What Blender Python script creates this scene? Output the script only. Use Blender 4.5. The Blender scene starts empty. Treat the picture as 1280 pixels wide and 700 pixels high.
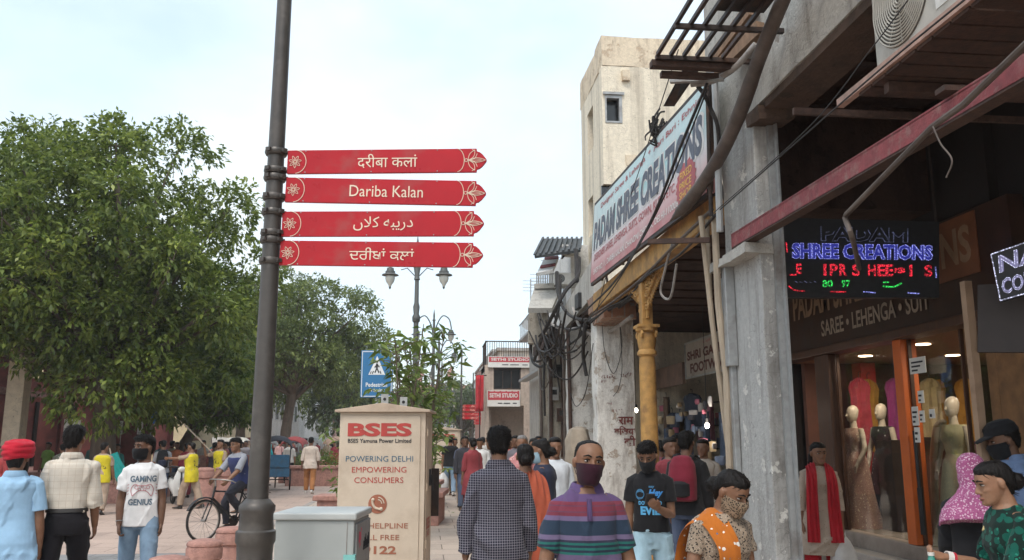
import bpy, math, random
import numpy as np
from mathutils import Vector, Matrix, noise as mnoise
SC = bpy.context.scene
COL = SC.collection
RAD = math.radians
# ---------------------------------------------------------------- camera
FPX = 1060.0
TH = math.atan(200 / FPX)
PS = math.atan(110 / FPX * math.cos(TH))
CH = 1.6
cam_d = bpy.data.cameras.new('camera')
cam_d.sensor_width = 36.0
cam_d.lens = 36.0 * FPX / 1280.0
cam_d.clip_start = 0.05
cam_d.clip_end = 3000
cam = bpy.data.objects.new('camera', cam_d)
COL.objects.link(cam)
cam.location = (0, 0, CH)
cam.rotation_euler = (RAD(90) + TH, 0, -PS)
SC.camera = cam
# ---------------------------------------------------------------- sky, sun, exposure
SUN_EL, SUN_AZ = RAD(58), RAD(200)          # azimuth clockwise from +Y: behind the camera, a little left
wd = bpy.data.worlds.new('World')
SC.world = wd
wd.use_nodes = True
wn, wl = wd.node_tree.nodes, wd.node_tree.links
wn.clear()
w_out = wn.new('ShaderNodeOutputWorld')
w_bg = wn.new('ShaderNodeBackground')
w_bg.inputs['Strength'].default_value = 0.12
sky = wn.new('ShaderNodeTexSky')
sky.sky_type = 'NISHITA'
sky.sun_disc = False
sky.sun_elevation = SUN_EL
sky.sun_rotation = SUN_AZ
sky.dust_density = 3.0
w_tc = wn.new('ShaderNodeTexCoord')
w_map = wn.new('ShaderNodeMapping')
w_map.inputs['Scale'].default_value = (1.0, 1.0, 1.9)
w_no = wn.new('ShaderNodeTexNoise')
w_no.inputs['Scale'].default_value = 2.1
w_no.inputs['Detail'].default_value = 5
w_no.inputs['Roughness'].default_value = 0.5
w_rp = wn.new('ShaderNodeValToRGB')
w_rp.color_ramp.elements[0].position = 0.36
w_rp.color_ramp.elements[0].color = (0.36, 0.36, 0.36, 1)
w_rp.color_ramp.elements[1].position = 0.63
w_rp.color_ramp.elements[1].color = (1, 1, 1, 1)
w_mix = wn.new('ShaderNodeMix')
w_mix.data_type = 'RGBA'
w_cl = wn.new('ShaderNodeValToRGB')          # cloud white, greyer towards the horizon
w_cl.color_ramp.elements[0].position = 0.0
w_cl.color_ramp.elements[0].color = (0.70, 0.755, 0.77, 1)
w_cl.color_ramp.elements[1].position = 0.42
w_cl.color_ramp.elements[1].color = (0.80, 0.90, 0.945, 1)
w_sep = wn.new('ShaderNodeSeparateXYZ')
w_gain = wn.new('ShaderNodeMix')
w_gain.data_type = 'RGBA'
w_gain.blend_type = 'MULTIPLY'
w_gain.inputs[0].default_value = 1.0
w_gain.inputs[7].default_value = (8.3, 8.3, 8.2, 1)
wl.new(w_tc.outputs['Generated'], w_map.inputs['Vector'])
wl.new(w_map.outputs['Vector'], w_no.inputs['Vector'])
wl.new(w_no.outputs['Fac'], w_rp.inputs['Fac'])
wl.new(w_tc.outputs['Generated'], w_sep.inputs[0])
wl.new(w_sep.outputs['Z'], w_cl.inputs['Fac'])
wl.new(w_cl.outputs['Color'], w_gain.inputs[6])
wl.new(w_rp.outputs['Color'], w_mix.inputs[0])
w_sg = wn.new('ShaderNodeMix')
w_sg.data_type = 'RGBA'
w_sg.blend_type = 'MULTIPLY'
w_sg.inputs[0].default_value = 1.0
w_sg.inputs[7].default_value = (2.2, 2.2, 2.2, 1)
wl.new(sky.outputs['Color'], w_sg.inputs[6])
wl.new(w_sg.outputs[2], w_mix.inputs[6])
wl.new(w_gain.outputs[2], w_mix.inputs[7])
wl.new(w_mix.outputs[2], w_bg.inputs['Color'])
wl.new(w_bg.outputs[0], w_out.inputs['Surface'])
sun_d = bpy.data.lights.new('sun', 'SUN')
sun_d.energy = 1.0
sun_d.angle = RAD(14)
sun_d.color = (1.0, 0.95, 0.88)
sun = bpy.data.objects.new('sun', sun_d)
COL.objects.link(sun)
_sd = Vector((math.sin(SUN_AZ) * math.cos(SUN_EL), math.cos(SUN_AZ) * math.cos(SUN_EL), math.sin(SUN_EL)))
sun.rotation_euler = _sd.to_track_quat('Z', 'Y').to_euler()
SC.view_settings.view_transform = 'Standard'
SC.view_settings.look = 'None'
SC.view_settings.exposure = 0.52
SC.view_settings.gamma = 1.0
SC.view_settings.use_curve_mapping = False
SC.cycles.use_denoising = True
SC.cycles.max_bounces = 8
SC.cycles.transparent_max_bounces = 8
SC.cycles.use_adaptive_sampling = True
SC.cycles.adaptive_threshold = 0.015
SC.cycles.sample_clamp_indirect = 6.0
SC.cycles.caustics_reflective = False
SC.cycles.caustics_refractive = False
# ---------------------------------------------------------------- planning helpers (photo pixel -> place in the street)
_cp, _sp, _ct, _st = math.cos(PS), math.sin(PS), math.cos(TH), math.sin(TH)
def ray(px, py):
 a, b = (px - 640) / FPX, (350 - py) / FPX
 h = _ct - b * _st
 return Vector((_sp * h + _cp * a, _cp * h - _sp * a, _st + b * _ct)), h
def W(px, py, d):
 r, h = ray(px, py)
 return Vector((0, 0, CH)) + r * (d / h)
def onX(px, py, X):
 r, h = ray(px, py)
 return Vector((0, 0, CH)) + r * (X / r.x)
def onY(px, py, Y):
 r, h = ray(px, py)
 return Vector((0, 0, CH)) + r * (Y / r.y)
def ground(px, d, z=0.0):
 p = W(px, 550, d)
 return Vector((p.x, p.y, z))
# ---------------------------------------------------------------- object helpers
def tag(o, label=None, cat=None, group=None, kind=None):
 for k, v in (('label', label), ('category', cat), ('group', group), ('kind', kind)):
  if v:
   o[k] = v
 return o
def thing(name, label, cat, loc=(0, 0, 0), rz=0.0, group=None, scale=1.0):
 o = bpy.data.objects.new(name, None)
 o.empty_display_size = 0.2
 COL.objects.link(o)
 o.location = loc
 o.rotation_euler = (0, 0, rz)
 o.scale = (scale,) * 3
 return tag(o, label, cat, group)
KIDS = {}
def copy_tree(o, parent=None, depth=0):
 c = o.copy()
 COL.objects.link(c)
 if parent is not None:
  c.parent = parent
  c.matrix_parent_inverse = Matrix()
  KIDS.setdefault(parent.name, []).append(c)
 for ch in list(KIDS.get(o.name, [])):
  copy_tree(ch, c, depth + 1)
 return c
def frames(pts):
 pts = [Vector(p) for p in pts]
 out, n = [], len(pts)
 prev = None
 for i in range(n):
  t = (pts[min(i + 1, n - 1)] - pts[max(i - 1, 0)])
  if t.length < 1e-9:
   t = Vector((0, 0, 1))
  t.normalize()
  if prev is None:
   ref = Vector((1, 0, 0)) if abs(t.x) < 0.8 else Vector((0, 1, 0))
   u = (ref - t * ref.dot(t)).normalized()
  else:
   u = (prev - t * prev.dot(t))
   u = u.normalized() if u.length > 1e-6 else t.orthogonal().normalized()
  prev = u
  out.append((pts[i], t, u, t.cross(u)))
 return out
def spline(pts, n=8):
 P = [Vector(p) for p in pts]
 P = [P[0] * 2 - P[1]] + P + [P[-1] * 2 - P[-2]]
 out = []
 for i in range(1, len(P) - 2):
  for k in range(n):
   t = k / n
   a, b, c, d = P[i - 1], P[i], P[i + 1], P[i + 2]
   out.append(0.5 * ((2 * b) + (c - a) * t + (2 * a - 5 * b + 4 * c - d) * t * t + (3 * b - a - 3 * c + d) * t ** 3))
 out.append(P[-2])
 return out
class MB:
 def __init__(self):
  self.v, self.f, self.m, self.s = [], [], [], []
 def add(self, v, f, mi=0, M=None, smooth=False):
  b = len(self.v)
  if M is not None:
   v = [M @ Vector(p) for p in v]
  self.v += [tuple(p) for p in v]
  self.f += [tuple(i + b for i in q) for q in f]
  self.m += [mi] * len(f)
  self.s += [smooth] * len(f)
  return self
 def box(self, x0, x1, y0, y1, z0, z1, mi=0, M=None):
  v = [(x0, y0, z0), (x1, y0, z0), (x1, y1, z0), (x0, y1, z0), (x0, y0, z1), (x1, y0, z1), (x1, y1, z1), (x0, y1, z1)]
  f = [(0, 3, 2, 1), (4, 5, 6, 7), (0, 1, 5, 4), (1, 2, 6, 5), (2, 3, 7, 6), (3, 0, 4, 7)]
  return self.add(v, f, mi, M)
 def bar(self, a, b, w, h, mi=0, up=(0, 0, 1)):
  a, b = Vector(a), Vector(b)
  t = (b - a)
  L = t.length
  t.normalize()
  up = Vector(up)
  if abs(t.dot(up)) > 0.98:
   up = Vector((0, 1, 0))
  s = t.cross(up).normalized()
  u = s.cross(t)
  M = Matrix((s, t, u)).transposed().to_4x4()
  M.translation = a
  return self.box(-w / 2, w / 2, 0, L, -h / 2, h / 2, mi, M)
 def tube(self, pts, r, n=8, mi=0, caps=True, flat=1.0, smooth=True):
  fr = frames(pts)
  rs = r if hasattr(r, '__len__') else [r] * len(fr)
  v, f = [], []
  for (p, t, a, b), rr in zip(fr, rs):
   for k in range(n):
    an = 2 * math.pi * k / n
    v.append(p + a * (rr * math.cos(an)) + b * (rr * flat * math.sin(an)))
  for i in range(len(fr) - 1):
   for k in range(n):
    k2 = (k + 1) % n
    f.append((i * n + k, i * n + k2, (i + 1) * n + k2, (i + 1) * n + k))
  self.add(v, f, mi, None, smooth)
  if caps:
   self.add(v[:n], [tuple(range(n))[::-1]], mi)
   self.add(v[-n:], [tuple(range(n))], mi)
  return self
 def lathe(self, prof, n=20, mi=0, M=None, smooth=True):
  v, f = [], []
  for r, z in prof:
   for k in range(n):
    an = 2 * math.pi * k / n
    v.append((r * math.cos(an), r * math.sin(an), z))
  for i in range(len(prof) - 1):
   for k in range(n):
    k2 = (k + 1) % n
    f.append((i * n + k, i * n + k2, (i + 1) * n + k2, (i + 1) * n + k))
  f.append(tuple(range(n))[::-1])
  f.append(tuple(range((len(prof) - 1) * n, len(prof) * n)))
  return self.add(v, f, mi, M, smooth)
 def loft(self, rings, mi=0, caps=True, smooth=True):
  n = len(rings[0])
  v = [tuple(p) for r in rings for p in r]
  f = []
  for i in range(len(rings) - 1):
   for k in range(n):
    k2 = (k + 1) % n
    f.append((i * n + k, i * n + k2, (i + 1) * n + k2, (i + 1) * n + k))
  if caps:
   f.append(tuple(range(n))[::-1])
   f.append(tuple(range((len(rings) - 1) * n, len(rings) * n)))
  return self.add(v, f, mi, None, smooth)
 def prism(self, outline, y0, y1, mi=0, M=None):
  n = len(outline)
  v = [(x, y0, z) for x, z in outline] + [(x, y1, z) for x, z in outline]
  f = [tuple(range(n)), tuple(range(2 * n - 1, n - 1, -1))]
  f += [(k, n + k, n + (k + 1) % n, (k + 1) % n) for k in range(n)]
  return self.add(v, f, mi, M)
 def sphere(self, c, r, n=10, mi=0, sc=(1, 1, 1)):
  prof = [(max(1e-4, r * math.sin(math.pi * i / n)), -r * math.cos(math.pi * i / n)) for i in range(n + 1)]
  M = Matrix.Translation(c) @ Matrix.Diagonal((*sc, 1))
  return self.lathe(prof, 2 * n, mi, M)
 def mesh(self, name, mats):
  me = bpy.data.meshes.new(name)
  me.from_pydata(self.v, [], self.f)
  for m in (mats if isinstance(mats, (list, tuple)) else [mats]):
   me.materials.append(m)
  me.polygons.foreach_set('material_index', self.m)
  me.polygons.foreach_set('use_smooth', self.s)
  me.update()
  if any(self.s):
   me.set_sharp_from_angle(angle=RAD(42))
  return me
 def build(self, name, mats, parent=None, bevel=0.0, seg=2, loc=None, rz=None):
  o = bpy.data.objects.new(name, self.mesh(name, mats))
  COL.objects.link(o)
  if parent is not None:
   o.parent = parent
   KIDS.setdefault(parent.name, []).append(o)
  if loc is not None:
   o.location = loc
  if rz is not None:
   o.rotation_euler = (0, 0, rz)
  if bevel:
   b = o.modifiers.new('bevel', 'BEVEL')
   b.width = bevel
   b.segments = seg
   b.limit_method = 'ANGLE'
  return o
def text_geom(body, size=0.1, bold=0.0, extrude=0.0, width=None, align='CENTER', outline=0.0, shear=0.0, space=1.0, res=3):
 cu = bpy.data.curves.new('t', 'FONT')
 cu.body = body
 cu.size = size
 cu.align_x = align
 cu.align_y = 'CENTER'
 cu.offset = bold
 cu.extrude = extrude
 cu.shear = shear
 cu.space_character = space
 cu.resolution_u = res
 if outline:
  cu.fill_mode = 'NONE'
  cu.bevel_depth = outline
  cu.bevel_resolution = 0
  cu.resolution_u = 2
 ob = bpy.data.objects.new('t', cu)
 COL.objects.link(ob)
 ev = ob.evaluated_get(bpy.context.evaluated_depsgraph_get())
 me = ev.to_mesh()
 v = [tuple(p.co) for p in me.vertices]
 f = [tuple(p.vertices) for p in me.polygons]
 ev.to_mesh_clear()
 bpy.data.objects.remove(ob)
 bpy.data.curves.remove(cu)
 if v and width:
  x0, x1 = min(p[0] for p in v), max(p[0] for p in v)
  s = width / (x1 - x0)
  if align == 'CENTER':
   c = (x0 + x1) / 2
   v = [((p[0] - c) * s, p[1], p[2]) for p in v]
  else:
   v = [((p[0] - x0) * s, p[1], p[2]) for p in v]
 return v, f
def facing(normal, at, up=(0, 0, 1), roll=0.0):
 """matrix taking the XY plane of a text to a face with this normal"""
 n = Vector(normal).normalized()
 u = Vector(up)
 x = u.cross(n).normalized()
 y = n.cross(x)
 M = Matrix((x, y, n)).transposed().to_4x4()
 M.translation = Vector(at)
 return M @ Matrix.Rotation(roll, 4, 'Z')
# ---------------------------------------------------------------- materials
def nodes_of(name):
 m = bpy.data.materials.new(name)
 m.use_nodes = True
 nt = m.node_tree
 return m, nt.nodes, nt.links, nt.nodes['Principled BSDF']
def c4(c):
 return (c[0], c[1], c[2], 1.0)
def _noise(N, L, vec, scale, detail=4, rough=0.55):
 n = N.new('ShaderNodeTexNoise')
 n.inputs['Scale'].default_value = scale
 n.inputs['Detail'].default_value = detail
 n.inputs['Roughness'].default_value = rough
 L.new(vec, n.inputs['Vector'])
 return n.outputs['Fac']
def _ramp(N, L, fac, stops, interp='LINEAR'):
 r = N.new('ShaderNodeValToRGB')
 r.color_ramp.interpolation = interp
 while len(r.color_ramp.elements) < len(stops):
  r.color_ramp.elements.new(0.5)
 for e, (p, c) in zip(r.color_ramp.elements, stops):
  e.position = p
  e.color = c4(c) if hasattr(c, '__len__') else (c, c, c, 1)
 L.new(fac, r.inputs['Fac'])
 return r.outputs['Color']
def _mix(N, L, fac, a, b, mode='MIX'):
 m = N.new('ShaderNodeMix')
 m.data_type = 'RGBA'
 m.blend_type = mode
 for sock, val in ((m.inputs[0], fac), (m.inputs[6], a), (m.inputs[7], b)):
  if hasattr(val, 'is_output') or isinstance(val, bpy.types.NodeSocket):
   L.new(val, sock)
  elif hasattr(val, '__len__'):
   sock.default_value = c4(val)
  else:
   sock.default_value = val
 return m.outputs[2]
def _math(N, L, op, a, b=0.0):
 m = N.new('ShaderNodeMath')
 m.operation = op
 for sock, val in ((m.inputs[0], a), (m.inputs[1], b)):
  if isinstance(val, bpy.types.NodeSocket):
   L.new(val, sock)
  else:
   sock.default_value = val
 return m.outputs[0]
def _coord(N, L, scale=(1, 1, 1)):
 t = N.new('ShaderNodeTexCoord')
 mp = N.new('ShaderNodeMapping')
 mp.inputs['Scale'].default_value = scale
 L.new(t.outputs['Object'], mp.inputs['Vector'])
 return mp.outputs['Vector']
def _bump(N, L, B, h, strength, dist=0.02):
 b = N.new('ShaderNodeBump')
 b.inputs['Strength'].default_value = strength
 b.inputs['Distance'].default_value = dist
 L.new(h, b.inputs['Height'])
 L.new(b.outputs['Normal'], B.inputs['Normal'])
def mat(name, col, rough=0.75, var=0.18, scale=9.0, bump=0.0, metal=0.0, dirt=None, dirt_amt=0.5, stretch=(1, 1, 1), dscale=2.2, spec=0.4, bscale=None):
 m, N, L, B = nodes_of(name)
 v = _coord(N, L, stretch)
 n1 = _noise(N, L, v, scale)
 lo = [c * (1 - var) for c in col]
 hi = [min(1, c * (1 + var)) for c in col]
 c = _ramp(N, L, n1, [(0.3, lo), (0.7, hi)])
 if dirt is not None:
  n2 = _noise(N, L, v, dscale, 7, 0.65)
  msk = _ramp(N, L, n2, [(0.62 - 0.22 * dirt_amt, 0.0), (0.74 - 0.1 * dirt_amt, 1.0)])
  msk2 = _math(N, L, 'MULTIPLY', msk, min(1.0, 0.45 + 0.5 * dirt_amt))
  c = _mix(N, L, msk2, c, dirt)
 L.new(c, B.inputs['Base Color'])
 rr = _ramp(N, L, n1, [(0.2, max(0.05, rough - 0.1)), (0.8, min(1, rough + 0.1))])
 L.new(rr, B.inputs['Roughness'])
 B.inputs['Metallic'].default_value = metal
 B.inputs['Specular IOR Level'].default_value = spec
 if bump:
  n3 = _noise(N, L, v, bscale or scale * 3, 6, 0.6)
  _bump(N, L, B, n3, bump)
 return m
def emit(name, col, strength):
 m, N, L, B = nodes_of(name)
 B.inputs['Base Color'].default_value = c4([c * 0.3 for c in col])
 B.inputs['Emission Color'].default_value = c4(col)
 B.inputs['Emission Strength'].default_value = strength
 return m
def plaster(name, col, peel, stain, peel_amt=0.5, stain_amt=0.5, scale=1.0, streak=0.25):
 """old painted plaster: streaky rain stains, peeled patches with hard edges, hairline cracks"""
 m, N, L, B = nodes_of(name)
 v = _coord(N, L)
 vs = _coord(N, L, (1, 1, streak))
 n1 = _noise(N, L, v, 14 * scale, 5)
 c = _ramp(N, L, n1, [(0.3, [x * 0.88 for x in col]), (0.7, [min(1, x * 1.08) for x in col])])
 n2 = _noise(N, L, vs, 3.2 * scale, 8, 0.68)
 k = _ramp(N, L, n2, [(0.60 - 0.2 * stain_amt, 0.0), (0.78 - 0.1 * stain_amt, 0.85)])
 c = _mix(N, L, k, c, stain)
 n3 = _noise(N, L, v, 2.6 * scale, 9, 0.7)
 p = _ramp(N, L, n3, [(0.70 - 0.25 * peel_amt, 0.0), (0.72 - 0.25 * peel_amt, 1.0)])
 c = _mix(N, L, p, c, peel)
 vo = N.new('ShaderNodeTexVoronoi')
 vo.feature = 'DISTANCE_TO_EDGE'
 vo.inputs['Scale'].default_value = 1.7 * scale
 wv = N.new('ShaderNodeVectorMath')
 wv.operation = 'ADD'
 nw = N.new('ShaderNodeTexNoise')
 nw.inputs['Scale'].default_value = 3
 L.new(v, nw.inputs['Vector'])
 L.new(v, wv.inputs[0])
 L.new(nw.outputs['Color'], wv.inputs[1])
 L.new(wv.outputs[0], vo.inputs['Vector'])
 cr = _ramp(N, L, vo.outputs['Distance'], [(0.0, 0.75), (0.006, 0.0)])
 c = _mix(N, L, cr, c, [x * 0.35 for x in col])
 n4 = _noise(N, L, v, 60 * scale, 3)
 sp = _ramp(N, L, n4, [(0.66, 0.0), (0.72, 0.6)])
 c = _mix(N, L, sp, c, [x * 0.45 for x in stain])
 L.new(c, B.inputs['Base Color'])
 B.inputs['Roughness'].default_value = 0.9
 B.inputs['Specular IOR Level'].default_value = 0.2
 h = _math(N, L, 'SUBTRACT', _noise(N, L, v, 30 * scale, 6), _math(N, L, 'MULTIPLY', p, 0.7))
 _bump(N, L, B, h, 0.5, 0.02)
 return m
def slabs(name, col, grout, sx, sy, var=0.15, rough=0.8, mortar=0.012, offset=0.5, stain=(0.1, 0.09, 0.08)):
 m, N, L, B = nodes_of(name)
 v = _coord(N, L)
 b = N.new('ShaderNodeTexBrick')
 b.inputs['Scale'].default_value = 1.0
 b.inputs['Brick Width'].default_value = sx
 b.inputs['Row Height'].default_value = sy
 b.inputs['Mortar Size'].default_value = mortar
 b.inputs['Mortar Smooth'].default_value = 0.3
 b.inputs['Color1'].default_value = c4([x * (1 - var) for x in col])
 b.inputs['Color2'].default_value = c4([min(1, x * (1 + var)) for x in col])
 b.inputs['Mortar'].default_value = c4(grout)
 b.offset = offset
 L.new(v, b.inputs['Vector'])
 n = _noise(N, L, v, 0.9, 8, 0.65)
 k = _ramp(N, L, n, [(0.48, 0.0), (0.75, 0.6)])
 c = _mix(N, L, k, b.outputs['Color'], stain)
 n2 = _noise(N, L, v, 22, 5)
 c = _mix(N, L, 0.5, c, _ramp(N, L, n2, [(0.25, 0.7), (0.75, 1.0)]), 'MULTIPLY')
 n5 = _noise(N, L, v, 5.0, 3)
 sp = _ramp(N, L, n5, [(0.68, 0.0), (0.70, 0.45)])
 c = _mix(N, L, sp, c, [x * 0.5 for x in col])
 L.new(c, B.inputs['Base Color'])
 B.inputs['Roughness'].default_value = rough
 _bump(N, L, B, _math(N, L, 'ADD', n2, _math(N, L, 'MULTIPLY', b.outputs['Fac'], -1.5)), 0.25, 0.01)
 return m
def cloth(name, col, var=0.14, rough=0.9, weave=180.0, fold=7.0):
 m, N, L, B = nodes_of(name)
 v = _coord(N, L)
 n1 = _noise(N, L, v, fold, 4)
 c = _ramp(N, L, n1, [(0.3, [x * (1 - var) for x in col]), (0.7, [min(1, x * (1 + var)) for x in col])])
 L.new(c, B.inputs['Base Color'])
 B.inputs['Roughness'].default_value = rough
 B.inputs['Specular IOR Level'].default_value = 0.15
 B.inputs['Sheen Weight'].default_value = 0.08
 n2 = _noise(N, L, v, weave, 2)
 nr = N.new('ShaderNodeTexNoise')
 nr.noise_type = 'RIDGED_MULTIFRACTAL'
 nr.inputs['Scale'].default_value = 5.0
 nr.inputs['Detail'].default_value = 3
 nr.inputs['Distortion'].default_value = 0.6
 L.new(_coord(N, L, (1, 1, 0.6)), nr.inputs['Vector'])
 n3 = _math(N, L, 'MULTIPLY', nr.outputs['Fac'], 0.55)
 _bump(N, L, B, _math(N, L, 'ADD', _math(N, L, 'MULTIPLY', n2, 0.06), n3), 0.75, 0.028)
 return m, N, L, B, c, v
def cloth_m(*a, **k):
 return cloth(*a, **k)[0]
def check_cloth(name, base, line, px, pz, wx, wz, amt=0.8, **k):
 m, N, L, B, c, v = cloth(name, base, **k)
 s = N.new('ShaderNodeSeparateXYZ')
 L.new(v, s.inputs[0])
 def lines(o, p, w):
  fr = _math(N, L, 'FRACT', _math(N, L, 'MULTIPLY', o, 1.0 / p))
  return _math(N, L, 'LESS_THAN', fr, w)
 a = lines(s.outputs['X'], px, wx)
 b = lines(s.outputs['Z'], pz, wz)
 k2 = _math(N, L, 'MULTIPLY', _math(N, L, 'MAXIMUM', a, b), amt)
 L.new(_mix(N, L, k2, c, line), B.inputs['Base Color'])
 return m
def band_cloth(name, z0, z1, stops, **k):
 m, N, L, B, c, v = cloth(name, (0.5, 0.5, 0.5), **k)
 s = N.new('ShaderNodeSeparateXYZ')
 L.new(v, s.inputs[0])
 t = _math(N, L, 'MULTIPLY', _math(N, L, 'SUBTRACT', s.outputs['Z'], z0), 1.0 / (z1 - z0))
 col = _ramp(N, L, t, [((z - z0) / (z1 - z0), cc) for z, cc in stops], 'CONSTANT')
 L.new(_mix(N, L, 0.5, col, c, 'OVERLAY') if False else col, B.inputs['Base Color'])
 return m
def print_cloth(name, base, cols, scale=40.0, thr=0.5, **k):
 """small all-over print"""
 m, N, L, B, c, v = cloth(name, base, **k)
 for i, (cc, th) in enumerate(cols):
  vo = N.new('ShaderNodeTexVoronoi')
  vo.inputs['Scale'].default_value = scale * (1 + 0.37 * i)
  L.new(v, vo.inputs['Vector'])
  n = _noise(N, L, v, scale * 0.9 + 7 * i, 3)
  q = _math(N, L, 'ADD', vo.outputs['Distance'], _math(N, L, 'MULTIPLY', _math(N, L, 'SUBTRACT', n, 0.5), 0.7))
  k2 = _math(N, L, 'LESS_THAN', q, th)
  c = _mix(N, L, k2, c, cc)
 L.new(c, B.inputs['Base Color'])
 return m
def skin(name, col):
 m, N, L, B = nodes_of(name)
 v = _coord(N, L)
 n = _noise(N, L, v, 25, 4)
 c = _ramp(N, L, n, [(0.3, [x * 0.86 for x in col]), (0.7, [x * 1.1 for x in col])])
 n2 = _noise(N, L, v, 6, 3)
 c = _mix(N, L, _ramp(N, L, n2, [(0.45, 0.0), (0.7, 0.35)]), c, (col[0] * 0.95, col[1] * 0.7, col[2] * 0.62))
 L.new(c, B.inputs['Base Color'])
 B.inputs['Roughness'].default_value = 0.52
 B.inputs['Specular IOR Level'].default_value = 0.4
 B.inputs['Subsurface Weight'].default_value = 0.06
 B.inputs['Subsurface Radius'].default_value = (0.02, 0.008, 0.004)
 _bump(N, L, B, _noise(N, L, v, 220, 3), 0.12, 0.004)
 return m
# ================================================================ SETTING MATERIALS
M = {}
M['dust'] = mat('dust', (0.30, 0.26, 0.22), 0.95, 0.15, 0.6)
M['road'] = slabs('road_slabs', (0.49, 0.365, 0.30), (0.22, 0.165, 0.14), 0.9, 0.6, 0.07, 0.8, 0.008, 0.5, (0.24, 0.18, 0.15))
M['band'] = slabs('grey_band', (0.25, 0.245, 0.24), (0.14, 0.13, 0.13), 0.3, 0.3, 0.1, 0.85, 0.01)
M['paving'] = slabs('paving', (0.50, 0.405, 0.33), (0.16, 0.125, 0.10), 0.6, 0.6, 0.07, 0.75, 0.009, 0.5, (0.24, 0.19, 0.16))
M['kerb'] = mat('kerb_stone', (0.34, 0.30, 0.27), 0.9, 0.15, 8, 0.3, dirt=(0.12, 0.1, 0.09))
M['grey_plaster'] = plaster('grey_plaster', (0.44, 0.425, 0.39), (0.27, 0.24, 0.21), (0.15, 0.13, 0.11), 0.35, 0.5)
M['far_pillar'] = plaster('far_pillar', (0.36, 0.33, 0.28), (0.22, 0.185, 0.15), (0.09, 0.075, 0.06), 0.5, 0.6, 1.1)
M['pillar_paint'] = plaster('pillar_paint', (0.43, 0.43, 0.415), (0.62, 0.61, 0.57), (0.15, 0.135, 0.12), 0.48, 0.5, 1.2, 0.10)
M['white_peeling'] = plaster('white_peeling', (0.70, 0.69, 0.65), (0.42, 0.36, 0.30), (0.16, 0.12, 0.10), 0.50, 0.55, 1.6)
M['cream_tower'] = plaster('cream_tower', (0.78, 0.70, 0.56), (0.66, 0.57, 0.44), (0.33, 0.28, 0.22), 0.12, 0.6, 0.8, 0.045)
M['tower_top'] = plaster('tower_top', (0.72, 0.61, 0.46), (0.55, 0.43, 0.31), (0.28, 0.20, 0.14), 0.5, 0.5, 1.2)
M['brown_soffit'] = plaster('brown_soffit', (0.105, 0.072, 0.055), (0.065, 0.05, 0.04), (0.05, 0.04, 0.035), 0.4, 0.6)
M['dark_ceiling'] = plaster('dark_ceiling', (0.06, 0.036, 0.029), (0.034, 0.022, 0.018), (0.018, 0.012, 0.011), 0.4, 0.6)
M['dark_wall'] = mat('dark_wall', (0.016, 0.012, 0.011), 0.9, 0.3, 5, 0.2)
M['white_wall'] = plaster('white_wall', (0.68, 0.68, 0.66), (0.5, 0.48, 0.45), (0.33, 0.31, 0.28), 0.2, 0.45, 0.8, 0.15)
M['red_paint'] = mat('red_paint', (0.23, 0.055, 0.06), 0.7, 0.25, 12, 0.4, dirt=(0.26, 0.17, 0.15), dirt_amt=0.55, dscale=9)
M['yellow_paint'] = mat('yellow_paint', (0.44, 0.245, 0.075), 0.65, 0.2, 10, 0.25, dirt=(0.17, 0.095, 0.045), dirt_amt=0.7, dscale=4)
M['brick'] = slabs('rough_brick', (0.30, 0.15, 0.09), (0.32, 0.27, 0.22), 0.22, 0.075, 0.3, 0.95, 0.014)
M['iron'] = mat('dark_iron', (0.045, 0.035, 0.032), 0.6, 0.3, 20, 0.2, metal=0.4, dirt=(0.13, 0.06, 0.03), dirt_amt=0.5)
M['rust'] = mat('rusty_iron', (0.070, 0.040, 0.030), 0.8, 0.35, 20, 0.3, dirt=(0.03, 0.02, 0.017), dirt_amt=0.6)
M['steel'] = mat('galvanised', (0.36, 0.37, 0.37), 0.5, 0.12, 14, 0.1, metal=0.3, dirt=(0.16, 0.13, 0.11), dirt_amt=0.5)
M['cable'] = mat('cable_rubber', (0.022, 0.019, 0.018), 0.65, 0.3, 10, 0.1, dirt=(0.055, 0.047, 0.042), dirt_amt=0.5, dscale=6)
M['hose'] = mat('hose_sheath', (0.085, 0.065, 0.055), 0.65, 0.25, 8, 0.2, dirt=(0.16, 0.13, 0.11), dirt_amt=0.6)
M['pipe_grey'] = mat('pipe_grey', (0.30, 0.28, 0.26), 0.6, 0.2, 9, 0.15, dirt=(0.13, 0.1, 0.08), dirt_amt=0.6, dscale=6)
M['bamboo'] = mat('bamboo', (0.40, 0.33, 0.25), 0.8, 0.2, 9, 0.2, dirt=(0.18, 0.13, 0.09), dirt_amt=0.6, stretch=(1, 1, 0.3))
M['black'] = mat('black_paint', (0.02, 0.02, 0.022), 0.5, 0.2, 20)
M['wood_dark'] = mat('wood_dark', (0.075, 0.034, 0.02), 0.45, 0.3, 6, 0.1, stretch=(4, 4, 0.5))
M['wood_tan'] = mat('wood_tan', (0.36, 0.20, 0.10), 0.5, 0.25, 6, 0.1, stretch=(4, 4, 0.5))
M['orange_wall'] = mat('orange_paint', (0.62, 0.14, 0.03), 0.5, 0.12, 4)
M['red_panel'] = mat('red_panel', (0.50, 0.03, 0.03), 0.5, 0.12, 4)
M['white_plastic'] = mat('white_plastic', (0.66, 0.65, 0.61), 0.45, 0.06, 8, dirt=(0.40, 0.36, 0.30), dirt_amt=0.4)
M['paper'] = mat('paper', (0.74, 0.73, 0.69), 0.8, 0.06, 6)
M['ink'] = mat('ink', (0.03, 0.03, 0.035), 0.7, 0.1, 8)
M['ink_red'] = mat('ink_red', (0.42, 0.05, 0.045), 0.7, 0.15, 8)
M['sandstone'] = mat('red_sandstone', (0.185, 0.058, 0.050), 0.85, 0.25, 4, 0.2, dirt=(0.085, 0.036, 0.032), dirt_amt=0.6)
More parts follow.
